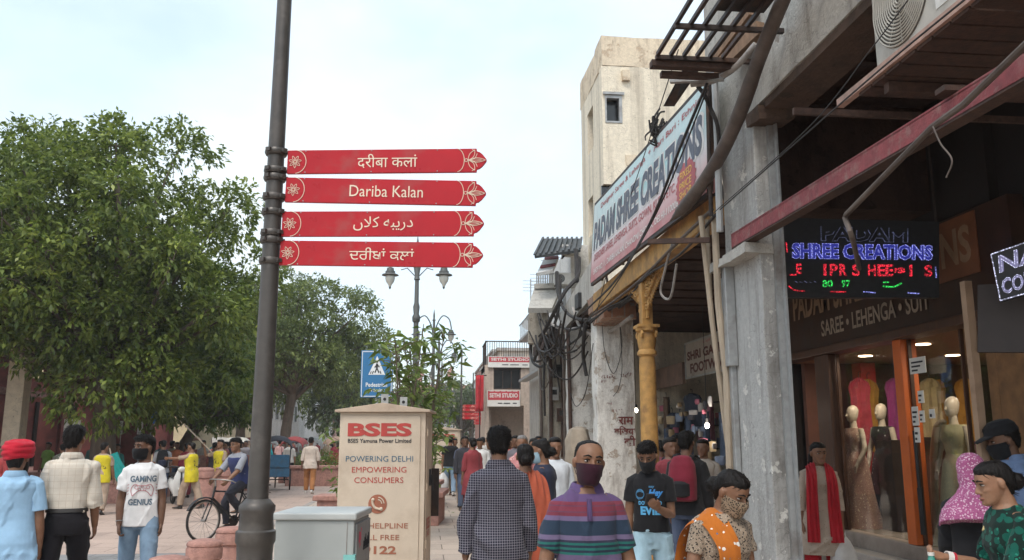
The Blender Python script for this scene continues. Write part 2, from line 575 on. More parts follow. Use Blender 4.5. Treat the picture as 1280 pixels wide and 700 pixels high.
M['sandstone_pink'] = mat('pink_sandstone', (0.40, 0.215, 0.175), 0.9, 0.25, 14, 0.5, dirt=(0.23, 0.125, 0.105), dirt_amt=0.6, dscale=5)
M['cream_wall'] = plaster('cream_wall', (0.66, 0.58, 0.44), (0.5, 0.42, 0.32), (0.32, 0.26, 0.2), 0.25, 0.4, 0.5, 0.15)
M['pane_dark'] = mat('dark_glass', (0.02, 0.022, 0.024), 0.12, 0.2, 2, spec=0.6)
M['bulb'] = emit('bulb_light', (1.0, 0.92, 0.78), 14)
M['downlight'] = emit('downlight', (1.0, 0.80, 0.55), 10)
def glass_mat():
 m, N, L, B = nodes_of('shop_glass')
 N.remove(B)
 tr = N.new('ShaderNodeBsdfTransparent')
 tr.inputs['Color'].default_value = (0.86, 0.88, 0.87, 1)
 gl = N.new('ShaderNodeBsdfGlossy')
 gl.inputs['Roughness'].default_value = 0.02
 lw = N.new('ShaderNodeLayerWeight')
 lw.inputs['Blend'].default_value = 0.5
 fr = _math(N, L, 'ADD', _math(N, L, 'MULTIPLY', _math(N, L, 'POWER', lw.outputs['Facing'], 5.0), 0.95), 0.06)
 sh = N.new('ShaderNodeMixShader')
 L.new(fr, sh.inputs[0])
 L.new(tr.outputs[0], sh.inputs[1])
 L.new(gl.outputs[0], sh.inputs[2])
 L.new(sh.outputs[0], N['Material Output'].inputs['Surface'])
 return m
M['glass'] = glass_mat()
# ================================================================ GROUND
def structure(o):
 o['kind'] = 'structure'
 return o
structure(MB().box(-700, 700, -200, 1400, -0.5, -0.135).build('ground', M['dust']))
ROAD_Z = -0.12
structure(MB().box(-13.2, -2.95, -15, 190, -0.134, ROAD_Z).build('road', M['road']))
structure(MB().box(-13.1, -3.06, 6.0, 14.1, ROAD_Z - 0.01, ROAD_Z + 0.004).build('crossing_band', M['band']))
structure(MB().box(-2.8, 9.5, -15, 190, -0.133, 0.0).build('footpath', M['paving']))
kb = MB()
for i in range(52):
 y0 = -14 + i * 4 * 0.5 * 2
 kb.box(-2.95, -2.803, y0 + 0.006, y0 + 3.994, -0.132, 0.006)
structure(kb.build('kerb', M['kerb'], bevel=0.012))
def quad_map(v, A, B, C, D, off=(0, 0, 0)):
 """unit-square points (u,v,depth) onto the flat board A(bl) B(br) C(tr) D(tl)"""
 A, B, C, D, off = map(Vector, (A, B, C, D, off))
 n = (B - A).cross(D - A).normalized()
 out = []
 for p in v:
  a, b = p[0], p[1]
  out.append(A * (1 - a) * (1 - b) + B * a * (1 - b) + C * a * b + D * (1 - a) * b + off + n * p[2])
 return out
def text_on_quad(mb, mi, body, Q, cx, cy, w, h, d=0.004, bold=0.0, shear=0.0, outline=0.0, sizeratio=0.72, smooth=False):
 """text of width w and cap height h (fractions of the board), centred at cx,cy"""
 v, f = text_geom(body, 1.0, bold, 0.0, None, 'CENTER', outline, shear)
 if not v:
  return
 x0, x1 = min(p[0] for p in v), max(p[0] for p in v)
 y0, y1 = min(p[1] for p in v), max(p[1] for p in v)
 vv = [(cx + (p[0] - (x0 + x1) / 2) / (x1 - x0) * w, cy + (p[1] - (y0 + y1) / 2) / (y1 - y0) * h, d + p[2]) for p in v]
 mb.add(quad_map(vv, *Q), f, mi, None, smooth)
def slab_quad(mb, mi, A, B, C, D, t):
 """board with thickness t behind the quad"""
 A, B, C, D = map(Vector, (A, B, C, D))
 n = (B - A).cross(D - A).normalized() * -t
 v = [A, B, C, D, A + n, B + n, C + n, D + n]
 mb.add(v, [(0, 1, 2, 3), (7, 6, 5, 4), (4, 5, 1, 0), (5, 6, 2, 1), (6, 7, 3, 2), (7, 4, 0, 3)], mi)
# ================================================================ RIGHT-HAND ARCADE
arc = thing('arcade_building', 'grey plastered arcade building with deep dark bays behind rough pillars on the right', 'building', (3, 8, 0))
def part(name, mb, mats, parent=arc, **k):
 o = mb.build(name, mats, None, **k)
 mw = Matrix.Translation(parent.location)
 o.parent = parent
 KIDS.setdefault(parent.name, []).append(o)
 o.matrix_parent_inverse = Matrix()
 o.data.transform(mw.inverted())
 return o
def rough_box(x0, x1, y0, y1, z0, z1, amp=0.012, step=0.22, mb=None, mi=0, seed=0):
 """a box with slightly uneven faces and chipped edges"""
 mb = mb or MB()
 rnd = random.Random(seed)
 nx, ny, nz = (max(1, int(round((b - a) / step))) for a, b in ((x0, x1), (y0, y1), (z0, z1)))
 idx, v, f = {}, [], []
 def P(i, j, k):
  q = (i, j, k)
  if q not in idx:
   idx[q] = len(v)
   p = Vector((x0 + (x1 - x0) * i / nx, y0 + (y1 - y0) * j / ny, z0 + (z1 - z0) * k / nz))
   d = mnoise.noise_vector(p * 2.3 + Vector((seed, 0, 0))) * amp
   edge = sum((i in (0, nx), j in (0, ny), k in (0, nz)))
   if edge >= 2 and rnd.random() < 0.3:
    c = Vector(((x0 + x1) / 2, (y0 + y1) / 2, p.z))
    d += (c - p).normalized() * rnd.uniform(0, amp * 2)
   v.append(p + d)
  return idx[q]
 for i in range(nx):
  for k in range(nz):
   f.append((P(i, 0, k), P(i + 1, 0, k), P(i + 1, 0, k + 1), P(i, 0, k + 1)))
   f.append((P(i + 1, ny, k), P(i, ny, k), P(i, ny, k + 1), P(i + 1, ny, k + 1)))
 for j in range(ny):
  for k in range(nz):
   f.append((P(0, j + 1, k), P(0, j, k), P(0, j, k + 1), P(0, j + 1, k + 1)))
   f.append((P(nx, j, k), P(nx, j + 1, k), P(nx, j + 1, k + 1), P(nx, j, k + 1)))
 for i in range(nx):
  for j in range(ny):
   f.append((P(i, j + 1, 0), P(i + 1, j + 1, 0), P(i + 1, j, 0), P(i, j, 0)))
   f.append((P(i, j, nz), P(i + 1, j, nz), P(i + 1, j + 1, nz), P(i, j + 1, nz)))
 mb.add(v, f, mi)
 return mb
p = rough_box(3.0, 3.17, 7.25, 8.12, 0, 4.62, 0.010, 0.17, seed=3)
o = part('pillar', p, M['pillar_paint'], bevel=0.01)
o['label'] = 'grey painted front pillar'
p = MB().box(3.12, 3.185, 7.20, 7.24, 0.0, 4.60).box(3.17, 3.188, 7.14, 7.198, 0.0, 4.60)
part('shutter_guide', p, M['steel'])
p = MB()
rough_box(2.84, 3.19, 7.22, 8.2, 3.26, 3.35, 0.025, 0.09, p, 0, 5)
part('ledge', p, M['grey_plaster'])
p = MB().box(2.94, 2.997, 7.95, 8.16, 0.9, 3.2).box(2.90, 2.998, 7.90, 8.0, 2.3, 3.34)
part('conduit_cover', p, M['steel'], bevel=0.008)
for k, (x0, x1, y0, y1, zt, mt) in enumerate([(3.0, 3.68, 14.75, 15.2, 3.85, 'white_peeling'), (3.0, 3.5, 17.5, 18.1, 3.9, 'white_peeling'), (3.06, 3.5, 20.6, 21.2, 4.0, 'far_pillar'), (3.16, 3.6, 23.0, 23.7, 4.0, 'far_pillar')]):
 part('pillar', rough_box(x0, x1, y0, y1, 0, zt, 0.014, 0.2, seed=20 + k), M[mt], bevel=0.012)
g = MB()
rnd = random.Random(4)
def scrawl(mb, x0, z0, w, h, n, y, r=0.006, mi=0, axis='x', c=None):
 for i in range(n):
  px = x0 + w * (i + 0.5) / n
  pts = [Vector((px + rnd.uniform(-0.4, 0.4) * w / n, 0, z0 + rnd.uniform(0, 1) * h)) for _ in range(4)]
  pts = spline(pts, 4)
  pts = [Vector((q.x, y, q.z)) if axis == 'x' else Vector((y, q.x, q.z)) for q in pts]
  mb.tube(pts, r, 4, mi, True, 1.0)
 if h > 0.09:
  a, b = Vector((x0, y, z0 + h)), Vector((x0 + w, y, z0 + h))
  if axis == 'x':
   mb.tube([a, b], r, 4, mi)
v, f = text_geom('राम', 0.20, 0.006)
g.add(v, f, 0, facing((0, -1, 0), (3.50, 14.722, 1.93)))
v, f = text_geom('विजय', 0.16, 0.004)
g.add(v, f, 0, facing((0, -1, 0), (3.46, 14.721, 1.74)))
v, f = text_geom('की', 0.19, 0.006)
g.add(v, f, 0, facing((0, -1, 0), (3.56, 14.722, 1.56)))
scrawl(g, 3.08, 2.66, 0.25, 0.07, 6, 14.725, 0.005)
scrawl(g, 3.42, 2.68, 0.2, 0.09, 5, 14.725, 0.005)
scrawl(g, 3.06, 1.4, 0.3, 0.3, 9, 17.485, 0.008)
for k in range(5):
 scrawl(g, 3.06 + 0.1 * k, 2.5 - 0.2 * k + rnd.uniform(-.1, .1), rnd.uniform(0.1, 0.22), 0.05, 4, 14.725, 0.0035)
part('graffiti', g, mat('graffiti_paint', (0.16, 0.045, 0.04), 0.8, 0.3, 40))
p = rough_box(3.0, 3.36, -3.0, 8.45, 4.64, 9.5, 0.014, 0.35, seed=9)
part('wall', p, M['grey_plaster'])
p = MB().box(3.02, 3.40, -3.0, 7.0, 4.56, 4.637)
rough_box(2.95, 3.3, 7.0, 7.3, 4.48, 4.60, 0.02, 0.10, p, 0, 8)
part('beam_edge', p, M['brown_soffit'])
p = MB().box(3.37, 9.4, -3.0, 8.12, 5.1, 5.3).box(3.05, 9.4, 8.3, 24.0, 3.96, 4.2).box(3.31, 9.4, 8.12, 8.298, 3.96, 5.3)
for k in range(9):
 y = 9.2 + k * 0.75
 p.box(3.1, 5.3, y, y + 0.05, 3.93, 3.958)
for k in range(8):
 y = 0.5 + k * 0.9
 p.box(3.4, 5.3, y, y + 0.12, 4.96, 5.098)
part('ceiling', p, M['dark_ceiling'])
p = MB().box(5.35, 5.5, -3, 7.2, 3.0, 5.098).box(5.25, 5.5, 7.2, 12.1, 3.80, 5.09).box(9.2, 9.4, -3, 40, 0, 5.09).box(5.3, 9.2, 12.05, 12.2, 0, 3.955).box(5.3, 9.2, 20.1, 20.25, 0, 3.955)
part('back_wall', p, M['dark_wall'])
p = MB()
a, b = Vector((2.88, 7.60, 3.45)), Vector((2.88, -1.0, 3.33))
p.bar(a, b, 0.02, 0.125, 0)
p.bar(a + Vector((0.04, 0, 0.066)), b + Vector((0.04, 0, 0.066)), 0.10, 0.018, 0)
p.bar(a + Vector((0.04, 0, -0.066)), b + Vector((0.04, 0, -0.066)), 0.10, 0.018, 1)
part('tie_beam', p, [M['red_paint'], M['rust']])
part('bracket', MB().bar((2.80, 4.15, 3.50), (3.9, 4.15, 3.50), 0.09, 0.03, 0), M['rust'])
p = MB().box(2.93, 3.12, 8.2, 14.6, 3.83, 4.14)
part('fascia_beam', p, M['yellow_paint'], bevel=0.01)
p = MB()
rough_box(2.96, 3.6, 14.1, 15.3, 3.86, 4.15, 0.04, 0.1, p, 0, 31)
rough_box(2.98, 3.5, 13.9, 14.9, 3.62, 3.9, 0.06, 0.1, p, 0, 33)
part('brick_patch', p, M['brick'])
p = MB()
v = [(2.97, 14.7, 4.16), (2.97, 18.6, 3.92), (2.97, 18.6, 4.36), (2.97, 14.7, 4.84)]
slab_quad(p, 0, v[1], v[0], v[3], v[2], 0.14)
part('parapet', p, M['grey_plaster'])
colm = thing('cast_iron_column', 'ornate yellow cast iron column with scroll brackets under the big shop sign', 'column', (3.03, 11.4, 0))
p = MB().lathe([(0.15, 0), (0.15, 0.25), (0.125, 0.30), (0.12, 1.2), (0.112, 2.6), (0.105, 2.72)], 20)
p.build('shaft', M['yellow_paint'], colm)
p = MB().lathe([(0.105, 2.72), (0.135, 2.75), (0.135, 2.79), (0.11, 2.82), (0.13, 2.95), (0.115, 3.05), (0.15, 3.08), (0.15, 3.12)], 20)
for sy in (-1, 1):
 for sx in (-1, 1):
  pts = [Vector((sx * 0.10, sy * (0.125 + 0.045 * math.cos(t) * (1 - t / 16)), 3.02 + 0.045 * math.sin(t) * (1 - t / 16))) for t in np.linspace(0, 11, 30)]
  p.tube(pts, 0.016, 6)
p.box(-0.15, 0.15, -0.15, 0.15, 3.12, 3.16)
p.build('capital', M['yellow_paint'], colm)
p = MB().box(-0.075, 0.075, -0.085, 0.085, 3.16, 3.84)
p.build('neck', M['yellow_paint'], colm, bevel=0.01)
for s in (-1, 1):
 p = MB()
 pts = spline([(0, s * 0.09, 3.25), (0, s * 0.16, 3.42), (0, s * 0.34, 3.62), (0, s * 0.62, 3.74), (0, s * 0.98, 3.81)], 8)
 p.tube(pts, 0.030, 6)
 rnd = random.Random(5)
 for (cy, cz, r0, ph, turns) in [(0.20, 3.60, 0.10, 0, 2.0), (0.40, 3.70, 0.085, 2, 1.8), (0.58, 3.755, 0.06, 1, 1.6), (0.76, 3.785, 0.045, 3, 1.5), (0.13, 3.76, 0.065, 4, 1.7), (0.27, 3.77, 0.05, 2, 1.6), (0.17, 3.40, 0.06, 1, 1.5)]:
  pts = [Vector((0.0, s * cy + 1.9 * r0 * (1 - 0.8 * k / 24) * math.cos(ph + turns * 2 * math.pi * k / 24), cz + r0 * (1 - 0.8 * k / 24) * math.sin(ph + turns * 2 * math.pi * k / 24))) for k in range(25)]
  p.tube([q + Vector((-0.03, 0, 0)) for q in pts], 0.014, 5)
  p.sphere((-0.03, s * cy, cz), 0.022, 5)
 for k in range(16):
  t = k / 15
  y, z = 0.1 + 0.85 * t, 3.3 + 0.5 * t ** 0.55
  p.tube([(0, s * y, z), (0.012, s * (y + 0.02), z - 0.05), (0, s * (y + 0.06), z - 0.035)], [0.02, 0.016, 0.004], 5)
 p.build('scroll_bracket', M['yellow_paint'], colm)
# ---------------------------------------------------------------- the big shop sign over the arcade
sg = thing('shop_sign', 'long pale blue and pink clothing shop signboard hung above the arcade', 'sign', (2.8, 11, 4.1))
def sg_part(name, mb, mats, parent=sg):
 o = mb.build(name, mats, parent)
 o.data.transform(Matrix.Translation(-Vector(sg.location)))
 return o
Q = (onX(738, 354, 2.8), onX(883, 240, 2.8), onX(885, 100, 2.8), onX(743, 258, 2.8))
def signboard_mat():
 m, N, L, B = nodes_of('sign_flex')
 t = N.new('ShaderNodeTexCoord')
 s = N.new('ShaderNodeSeparateXYZ')
 L.new(t.outputs['Object'], s.inputs[0])
 h = _math(N, L, 'ADD', s.outputs['Z'], _math(N, L, 'MULTIPLY', s.outputs['Y'], -0.030))
 c = _ramp(N, L, h, [(0.16, (0.44, 0.12, 0.13)), (0.36, (0.60, 0.36, 0.37)), (0.55, (0.62, 0.62, 0.64)), (0.78, (0.36, 0.62, 0.64)), (1.0, (0.52, 0.70, 0.72))])
 n = _noise(N, L, t.outputs['Object'], 1.2, 6)
 c = _mix(N, L, _ramp(N, L, n, [(0.4, 0.0), (0.8, 0.6)]), c, (0.62, 0.60, 0.58))
 n2 = _noise(N, L, _coord(N, L, (1, 6, 0.7)), 3, 6, 0.7)
 c = _mix(N, L, _ramp(N, L, n2, [(0.5, 0.0), (0.85, 0.55)]), c, (0.27, 0.24, 0.22))
 L.new(c, B.inputs['Base Color'])
 B.inputs['Roughness'].default_value = 0.5
 _bump(N, L, B, n, 0.25, 0.05)
 return m
p = MB()
slab_quad(p, 0, *Q, 0.09)
sg_part('board', p, signboard_mat())
p = MB()
A, B_, C_, D_ = [Vector(q) for q in Q]
for a, b in ((A, B_), (B_, C_), (C_, D_), (D_, A)):
 p.bar(a + Vector((0.03, 0, 0)), b + Vector((0.03, 0, 0)), 0.05, 0.10)
sg_part('frame', p, M['iron'])
M['slate'] = mat('sign_slate', (0.10, 0.115, 0.15), 0.6, 0.25, 9, dirt=(0.3, 0.3, 0.32), dirt_amt=0.35, dscale=5)
M['maroon'] = mat('sign_maroon', (0.40, 0.10, 0.11), 0.6, 0.2, 9)
M['pale'] = mat('sign_pale', (0.72, 0.70, 0.68), 0.6, 0.1, 9)
M['sign_yellow'] = mat('sign_yellow', (0.75, 0.48, 0.10), 0.6, 0.2, 9)
p = MB()
text_on_quad(p, 1, 'PADAM SHREE CREATIONS', Q, 0.50, 0.575, 0.97, 0.40, 0.003, 0.085)
text_on_quad(p, 0, 'PADAM SHREE CREATIONS', Q, 0.50, 0.575, 0.95, 0.37, 0.006, 0.045)
text_on_quad(p, 2, 'Designer Saree & Lehenga  *  Aari Bari : Ethnic', Q, 0.53, 0.90, 0.86, 0.085, 0.004, 0.012)
text_on_quad(p, 2, 'DESIGNER SAREE, LEHENGA, SUITS, GOWN, KURTI ETC.', Q, 0.43, 0.29, 0.78, 0.105, 0.004, 0.012)
text_on_quad(p, 1, 'SHOP NO. 11, DARIBA KALAN, CHANDNI CHOWK, DELHI-110006', Q, 0.44, 0.11, 0.80, 0.085, 0.004, 0.012)
sg_part('lettering', p, [M['slate'], M['pale'], M['maroon']])
p = MB()
n = 36
pts = [(0.885 + (0.062 if k % 2 else 0.054) * math.cos(2 * math.pi * k / n), 0.25 + (0.225 if k % 2 else 0.195) * math.sin(2 * math.pi * k / n), 0.005) for k in range(n)]
p.add(quad_map(pts, *Q), [tuple(range(n))], 0)
for w, cy in (('FIXED', 0.34), ('PRICE', 0.24), ('SHOP', 0.15)):
 text_on_quad(p, 1, w, Q, 0.885, cy, 0.07, 0.07, 0.008, 0.01)
sg_part('badge', p, [M['maroon'], M['sign_yellow']])
p = MB()
for t in (0.05, 0.3, 0.55, 0.8, 0.97):
 a = A.lerp(B_, t)
 b = D_.lerp(C_, t)
 p.bar(a + Vector((0.14, 0, 0)), b + Vector((0.14, 0, 0)), 0.04, 0.04)
 p.bar(a.lerp(b, 0.4) + Vector((0.14, 0, 0)), (3.05, a.y, 4.0), 0.03, 0.03)
sg_part('stay', p, M['iron'])
# ---------------------------------------------------------------- cream tower behind the sign
tw = thing('cream_building', 'tall narrow cream plastered building rising behind the clothing shop sign', 'building', (4.0, 18.2, 0))
def tw_part(name, mb, mats, parent=None, **k):
 o = mb.build(name, mats, parent or tw, **k)
 o.data.transform(Matrix.Translation(-Vector(tw.location)))
 return o
ZT = onX(752, 45, 4.0).z
YT = onX(752, 45, 4.0).y
yb = YT + 2.75
def wall_with_hole(mb, x0, x1, z0, z1, y0, y1, holes, mi=0):
 xs = sorted({x0, x1, *[h[0] for h in holes], *[h[1] for h in holes]})
 zs = sorted({z0, z1, *[h[2] for h in holes], *[h[3] for h in holes]})
 for i in range(len(xs) - 1):
  for j in range(len(zs) - 1):
   cx, cz = (xs[i] + xs[i + 1]) / 2, (zs[j] + zs[j + 1]) / 2
   if any(h[0] < cx < h[1] and h[2] < cz < h[3] for h in holes):
    continue
   mb.box(xs[i], xs[i + 1], y0, y1, zs[j], zs[j + 1], mi)
w1, w2 = onY(756, 119, YT), onY(778, 154, YT)
h1, h2 = onY(753, 230, YT), onY(768, 262, YT)
p = MB()
wall_with_hole(p, 4.0, 8.6, 0, ZT - 0.75, YT, YT + 0.25, [(w1.x, w2.x, w2.z, w1.z), (h1.x + 0.03, h2.x, h2.z, h1.z)])
sa, sb = onX(734, 145, 4.0), onX(742, 183, 4.0)
s2a, s2b = onX(735, 252, 4.0), onX(742, 290, 4.0)
def side_wall(mb, X0, X1, y0, y1, z0, z1, holes):
 M_ = Matrix(((0, -1, 0, 0), (1, 0, 0, 0), (0, 0, 1, 0), (0, 0, 0, 1)))
 b = MB()
 wall_with_hole(b, y0, y1, z0, z1, -X1, -X0, holes)
 mb.add(b.v, b.f, 0, M_)
side_wall(p, 4.0, 4.25, YT + 0.252, yb, 0, ZT - 0.75, [(sb.y, sa.y, sb.z, sa.z), (s2b.y, s2a.y, s2b.z, s2a.z)])
p.box(8.35, 8.6, YT + 0.252, yb, 0, ZT - 0.75).box(4.252, 8.348, yb - 0.25, yb, 0, ZT - 0.75)
tw_part('wall', p, M['cream_tower'])
p = rough_box(3.985, 8.62, YT - 0.015, yb + 0.01, ZT - 0.748, ZT, 0.02, 0.25, seed=41)
tw_part('parapet', p, M['tower_top'])
p = MB()
fr = 0.07
p.box(w1.x, w2.x, YT - 0.02, YT + 0.12, w1.z - fr, w1.z).box(w2.x - fr, w2.x, YT - 0.02, YT + 0.12, w2.z, w1.z - fr - 0.002).box(w1.x, w2.x - fr - .002, YT - 0.02, YT + 0.12, w2.z, w2.z + 0.04).box(w1.x, w1.x + 0.035, YT - 0.02, YT + 0.12, w2.z + 0.042, w1.z - fr - 0.002)
p.box(w1.x - 0.05, w2.x + 0.05, YT - 0.06, YT - 0.021, w1.z + 0.01, w1.z + 0.07)
wf = tw_part('window', p, M['steel'])
q = MB().box(w1.x + 0.04, w2.x - 0.07, YT + 0.2, YT + 0.24, w2.z, w1.z - 0.07)
o = q.build('pane', M['pane_dark'], wf)
o.data.transform(Matrix.Translation(-Vector(tw.location)))
p = MB()
for a, b in ((sa, sb), (s2a, s2b)):
 p.box(4.16, 4.2, b.y, a.y, b.z, a.z)
p.box(h1.x, h2.x, YT + 0.12, YT + 0.16, h2.z, h1.z)
tw_part('side_pane', p, M['pane_dark'])
p = MB()
e = onY(783, 92, YT)
p.box(e.x - 0.12, e.x + 0.06, YT - 0.1, YT, e.z - 0.2, e.z + 0.05).box(e.x + 0.35, e.x + 0.5, YT - .09, YT, e.z - 4.0, e.z - 3.6)
rough_box(4.5, 4.9, YT - 0.02, YT + 0.01, onY(783, 197, YT).z - 0.2, onY(783, 197, YT).z + 0.05, 0.02, 0.1, p, 0, 3)
tw_part('ledge', p, M['tower_top'])
tw_part('downpipe', MB().tube([(3.93, yb - 0.3, 2.5), (3.93, yb - 0.3, ZT - 5.5)], 0.05, 8), M['pipe_grey'])
# ================================================================ CLOTHING SHOP FRONT (plane X = 5.2)
def local(o, parent_thing):
 o.data.transform(Matrix.Translation(-Vector(parent_thing.location)))
 return o
def tpart(t, name, mb, mats, parent=None, **k):
 return local(mb.build(name, mats, parent or t, **k), t)
shop = thing('clothing_shop', 'glazed clothing shop front with orange column, brown fascia and lit ceiling', 'shop', (5.2, 9.5, 0))
FL = 0.5
p = MB().box(5.22, 9.1, 6.9, 12.04, 0, FL - 0.002)
tpart(shop, 'plinth', p, mat('plinth_stone', (0.30, 0.25, 0.21), 0.5, 0.15, 6, dirt=(0.12, 0.1, 0.08)), bevel=0.01)
p = MB().box(4.72, 5.218, 7.6, 10.2, 0, 0.17).box(4.97, 5.218, 7.6, 10.2, 0.172, 0.335)
tpart(shop, 'step', p, mat('step_tile', (0.42, 0.38, 0.34), 0.4, 0.1, 8, dirt=(0.2, 0.17, 0.15)), bevel=0.012)
p = MB().box(5.20, 5.36, 6.9, 12.04, 2.80, 3.79)
tpart(shop, 'fascia', p, mat('fascia_board', (0.045, 0.021, 0.013), 0.5, 0.3, 5, dirt=(0.03, 0.018, 0.013)))
p = MB().box(5.14, 5.40, 6.9, 12.04, 2.70, 2.798)
tpart(shop, 'fascia_trim', p, M['wood_dark'], bevel=0.01)
M['gilt'] = mat('sign_gilt', (0.24, 0.15, 0.09), 0.45, 0.2, 9)
M['pale_letter'] = mat('pale_letter', (0.32, 0.25, 0.19), 0.5, 0.2, 9)
p = MB()
QF = ((5.195, 12.0, 2.80), (5.195, 7.0, 2.80), (5.195, 7.0, 3.79), (5.195, 12.0, 3.79))
def fy(px, py):
 q = onX(px, py, 5.195)
 return (12.0 - q.y) / 5.0, (q.z - 2.80) / 0.99
a, b = fy(1030, 412), fy(1160, 381)
text_on_quad(p, 1, 'SAREE \u2022 LEHENGA \u2022 SUIT', QF, (a[0] + b[0]) / 2, 0.24, b[0] - a[0] + 0.02, 0.21, 0.012, 0.02)
v0 = fy(1222, 340)[0]
text_on_quad(p, 0, 'PADAM SHREE CREATIONS', QF, v0 - 0.41, 0.66, 0.80, 0.42, 0.012, 0.03)
tpart(shop, 'lettering', p, [M['gilt'], M['pale_letter']])
p = MB().box(5.17, 5.37, 7.85, 8.35, 2.83, 3.78)
tpart(shop, 'light_panel', MB().box(5.18, 5.194, 7.35, 8.0, 3.16, 3.76), mat('orange_sign_board', (0.17, 0.065, 0.03), 0.5, 0.2, 4))
p = MB()
text_on_quad(p, 0, 'NS', ((5.18, 8.0, 3.16), (5.18, 7.35, 3.16), (5.18, 7.35, 3.76), (5.18, 8.0, 3.76)), 0.5, 0.52, 0.74, 0.62, 0.006, 0.03)
tpart(shop, 'lettering', p, M['gilt'])
ya, pn = onX(1022, 520, 5.18).y, onX(1050, 520, 5.30).y
p = MB().box(5.18, 5.30, pn, ya, FL, 2.698).box(5.16, 5.31, pn - 0.015, ya + 0.03, FL, FL + 0.22)
tpart(shop, 'timber_pier', p, M['wood_dark'], bevel=0.012)
ya, yb_ = onX(1122, 520, 5.21).y, onX(1153, 520, 5.40).y
p = MB().box(5.21, 5.40, yb_, ya, FL, 2.698)
tpart(shop, 'orange_column', p, M['orange_wall'], bevel=0.01)
p = MB().box(5.20, 5.36, 6.9, 7.28, 0, 2.698).box(5.20, 5.30, 7.28, 7.42, FL, 2.698)
tpart(shop, 'tan_pier', p, mat('tan_stone', (0.22, 0.115, 0.05), 0.6, 0.3, 7, 0.2), bevel=0.01)
p = MB().box(5.30, 5.31, 7.43, yb_ - 0.02, FL + 0.02, 2.68)
tpart(shop, 'window_pane', p, M['glass'])
p = MB().box(5.30, 5.31, ya + 0.02, pn - 0.02, FL + 0.02, 2.68)
tpart(shop, 'window_pane', p, M['glass'])
for y in (7.43, 7.9, yb_ - 0.03, ya + 0.01, pn - 0.04):
 tpart(shop, 'mullion', MB().box(5.285, 5.325, y, y + 0.025, FL, 2.69), M['wood_dark'])
p = MB().tube([(5.255, yb_ - 0.07, 0.62), (5.255, yb_ - 0.06, 1.7)], 0.018, 8).tube([(5.255, yb_ - 0.07, 0.62), (5.255, yb_ - 0.07, 1.1)], 0.028, 8)
tpart(shop, 'door_handle', p, M['black'])
p = MB().box(5.4, 9.1, 7.0, 12.0, 2.70, 2.76)
tpart(shop, 'ceiling', p, mat('shop_ceiling', (0.30, 0.16, 0.10), 0.8, 0.08, 4))
p = MB().box(8.9, 9.1, 7.0, 12.0, FL, 2.698).box(5.5, 8.9, 11.9, 12.0, FL, 2.698).box(5.4, 8.9, 6.95, 7.0, FL, 2.698)
tpart(shop, 'inner_wall', p, mat('shop_brown_wall', (0.14, 0.06, 0.04), 0.7, 0.25, 3))
p = MB().box(6.2, 6.42, 11.6, 11.85, FL, 2.69)
tpart(shop, 'red_panel', p, M['red_panel'])
p = MB().box(5.75, 6.0, 10.15, 10.5, FL, 1.6)
tpart(shop, 'dark_partition', p, mat('dark_partition', (0.05, 0.035, 0.03), 0.5, 0.2, 5))
p = MB()
for k in range(4):
 p.box(8.5, 8.88, 7.2, 11.6, 0.9 + 0.42 * k, 0.93 + 0.42 * k)
tpart(shop, 'shelf', p, M['wood_tan'])
for (x, y) in ((5.8, 10.7), (6.3, 10.6), (6.9, 10.5), (7.3, 9.8), (5.75, 9.3), (5.85, 7.9), (7.6, 8.4)):
 p = MB().lathe([(0.02, 2.699), (0.085, 2.697), (0.09, 2.690), (0.07, 2.688)], 14, 0, Matrix.Translation((x, y, 0)))
 tpart(shop, 'downlight', p, M['downlight'])
def warm_lamp(loc, w, size=0.25):
 d = bpy.data.lights.new('shop_downlight', 'AREA')
 d.energy = w
 d.size = size
 d.color = (1.0, 0.84, 0.66)
 o = bpy.data.objects.new('shop_downlight', d)
 COL.objects.link(o)
 o.location = loc
 return o
warm_lamp((5.75, 10.3, 2.66), 15)
warm_lamp((5.75, 8.05, 2.66), 15)
warm_lamp((7.0, 9.4, 2.66), 16)
def garment(x, y, z, w, h, m, rz, lab='garment hung at the front of a dim arcade shop', grp='garments hung in the arcade shops'):
 t = thing('hanging_garment', lab, 'garment', (x, y, z), rz, grp)
 b = MB()
 rings = []
 for k, (zz, ww) in enumerate(((0, 0.25), (-0.06, 0.8), (-0.15, 1.0), (-0.3, 0.85), (-0.6, 0.9), (-1.0, 1.0))):
  rings.append([(ww * w / 2 * math.cos(a), 0.05 * math.sin(a) * (1 + 0.5 * math.sin(7 * a + k)), zz * h) for a in np.linspace(0, 2 * math.pi, 28, endpoint=False)])
 b.loft(rings)
 b.build('cloth', m, t)
 b = MB().tube([(0, 0, 0), (0, 0, 0.07), (0.03, 0, 0.10), (0.04, 0, 0.07)], 0.005, 5)
 b.build('hook', M['iron'], t)
rnd = random.Random(11)
scol = [(0.4, 0.05, 0.08), (0.5, 0.25, 0.05), (0.1, 0.2, 0.3), (0.45, 0.35, 0.2), (0.3, 0.05, 0.2), (0.05, 0.2, 0.12)]
smats = [cloth_m('stock_cloth', c) for c in scol]
for k in range(4):
 for j in range(7):
  if rnd.random() < 0.25:
   continue
  y = 7.4 + j * 0.6
  b = MB()
  z = 0.932 + 0.42 * k
  for q in range(rnd.randint(3, 6)):
   b.box(8.52, 8.86, y, y + 0.42, z, z + 0.045, rnd.randrange(6))
   z += 0.047
  o = b.build('folded_fabric', smats, bevel=0.012)
  tag(o, 'stack of folded fabric on the shelves inside the clothing shop', 'fabric', 'folded fabric stacks on the shop shelves')
for k in range(11):
 garment(6.0 + 0.26 * k, 11.55 if k % 2 else 11.3, 2.45, 0.3, rnd.uniform(0.75, 1.2), rnd.choice(smats), RAD(rnd.uniform(-20, 20)), 'bright garment hung on the end wall inside the clothing shop', 'garments hung inside the clothing shop')
p = MB()
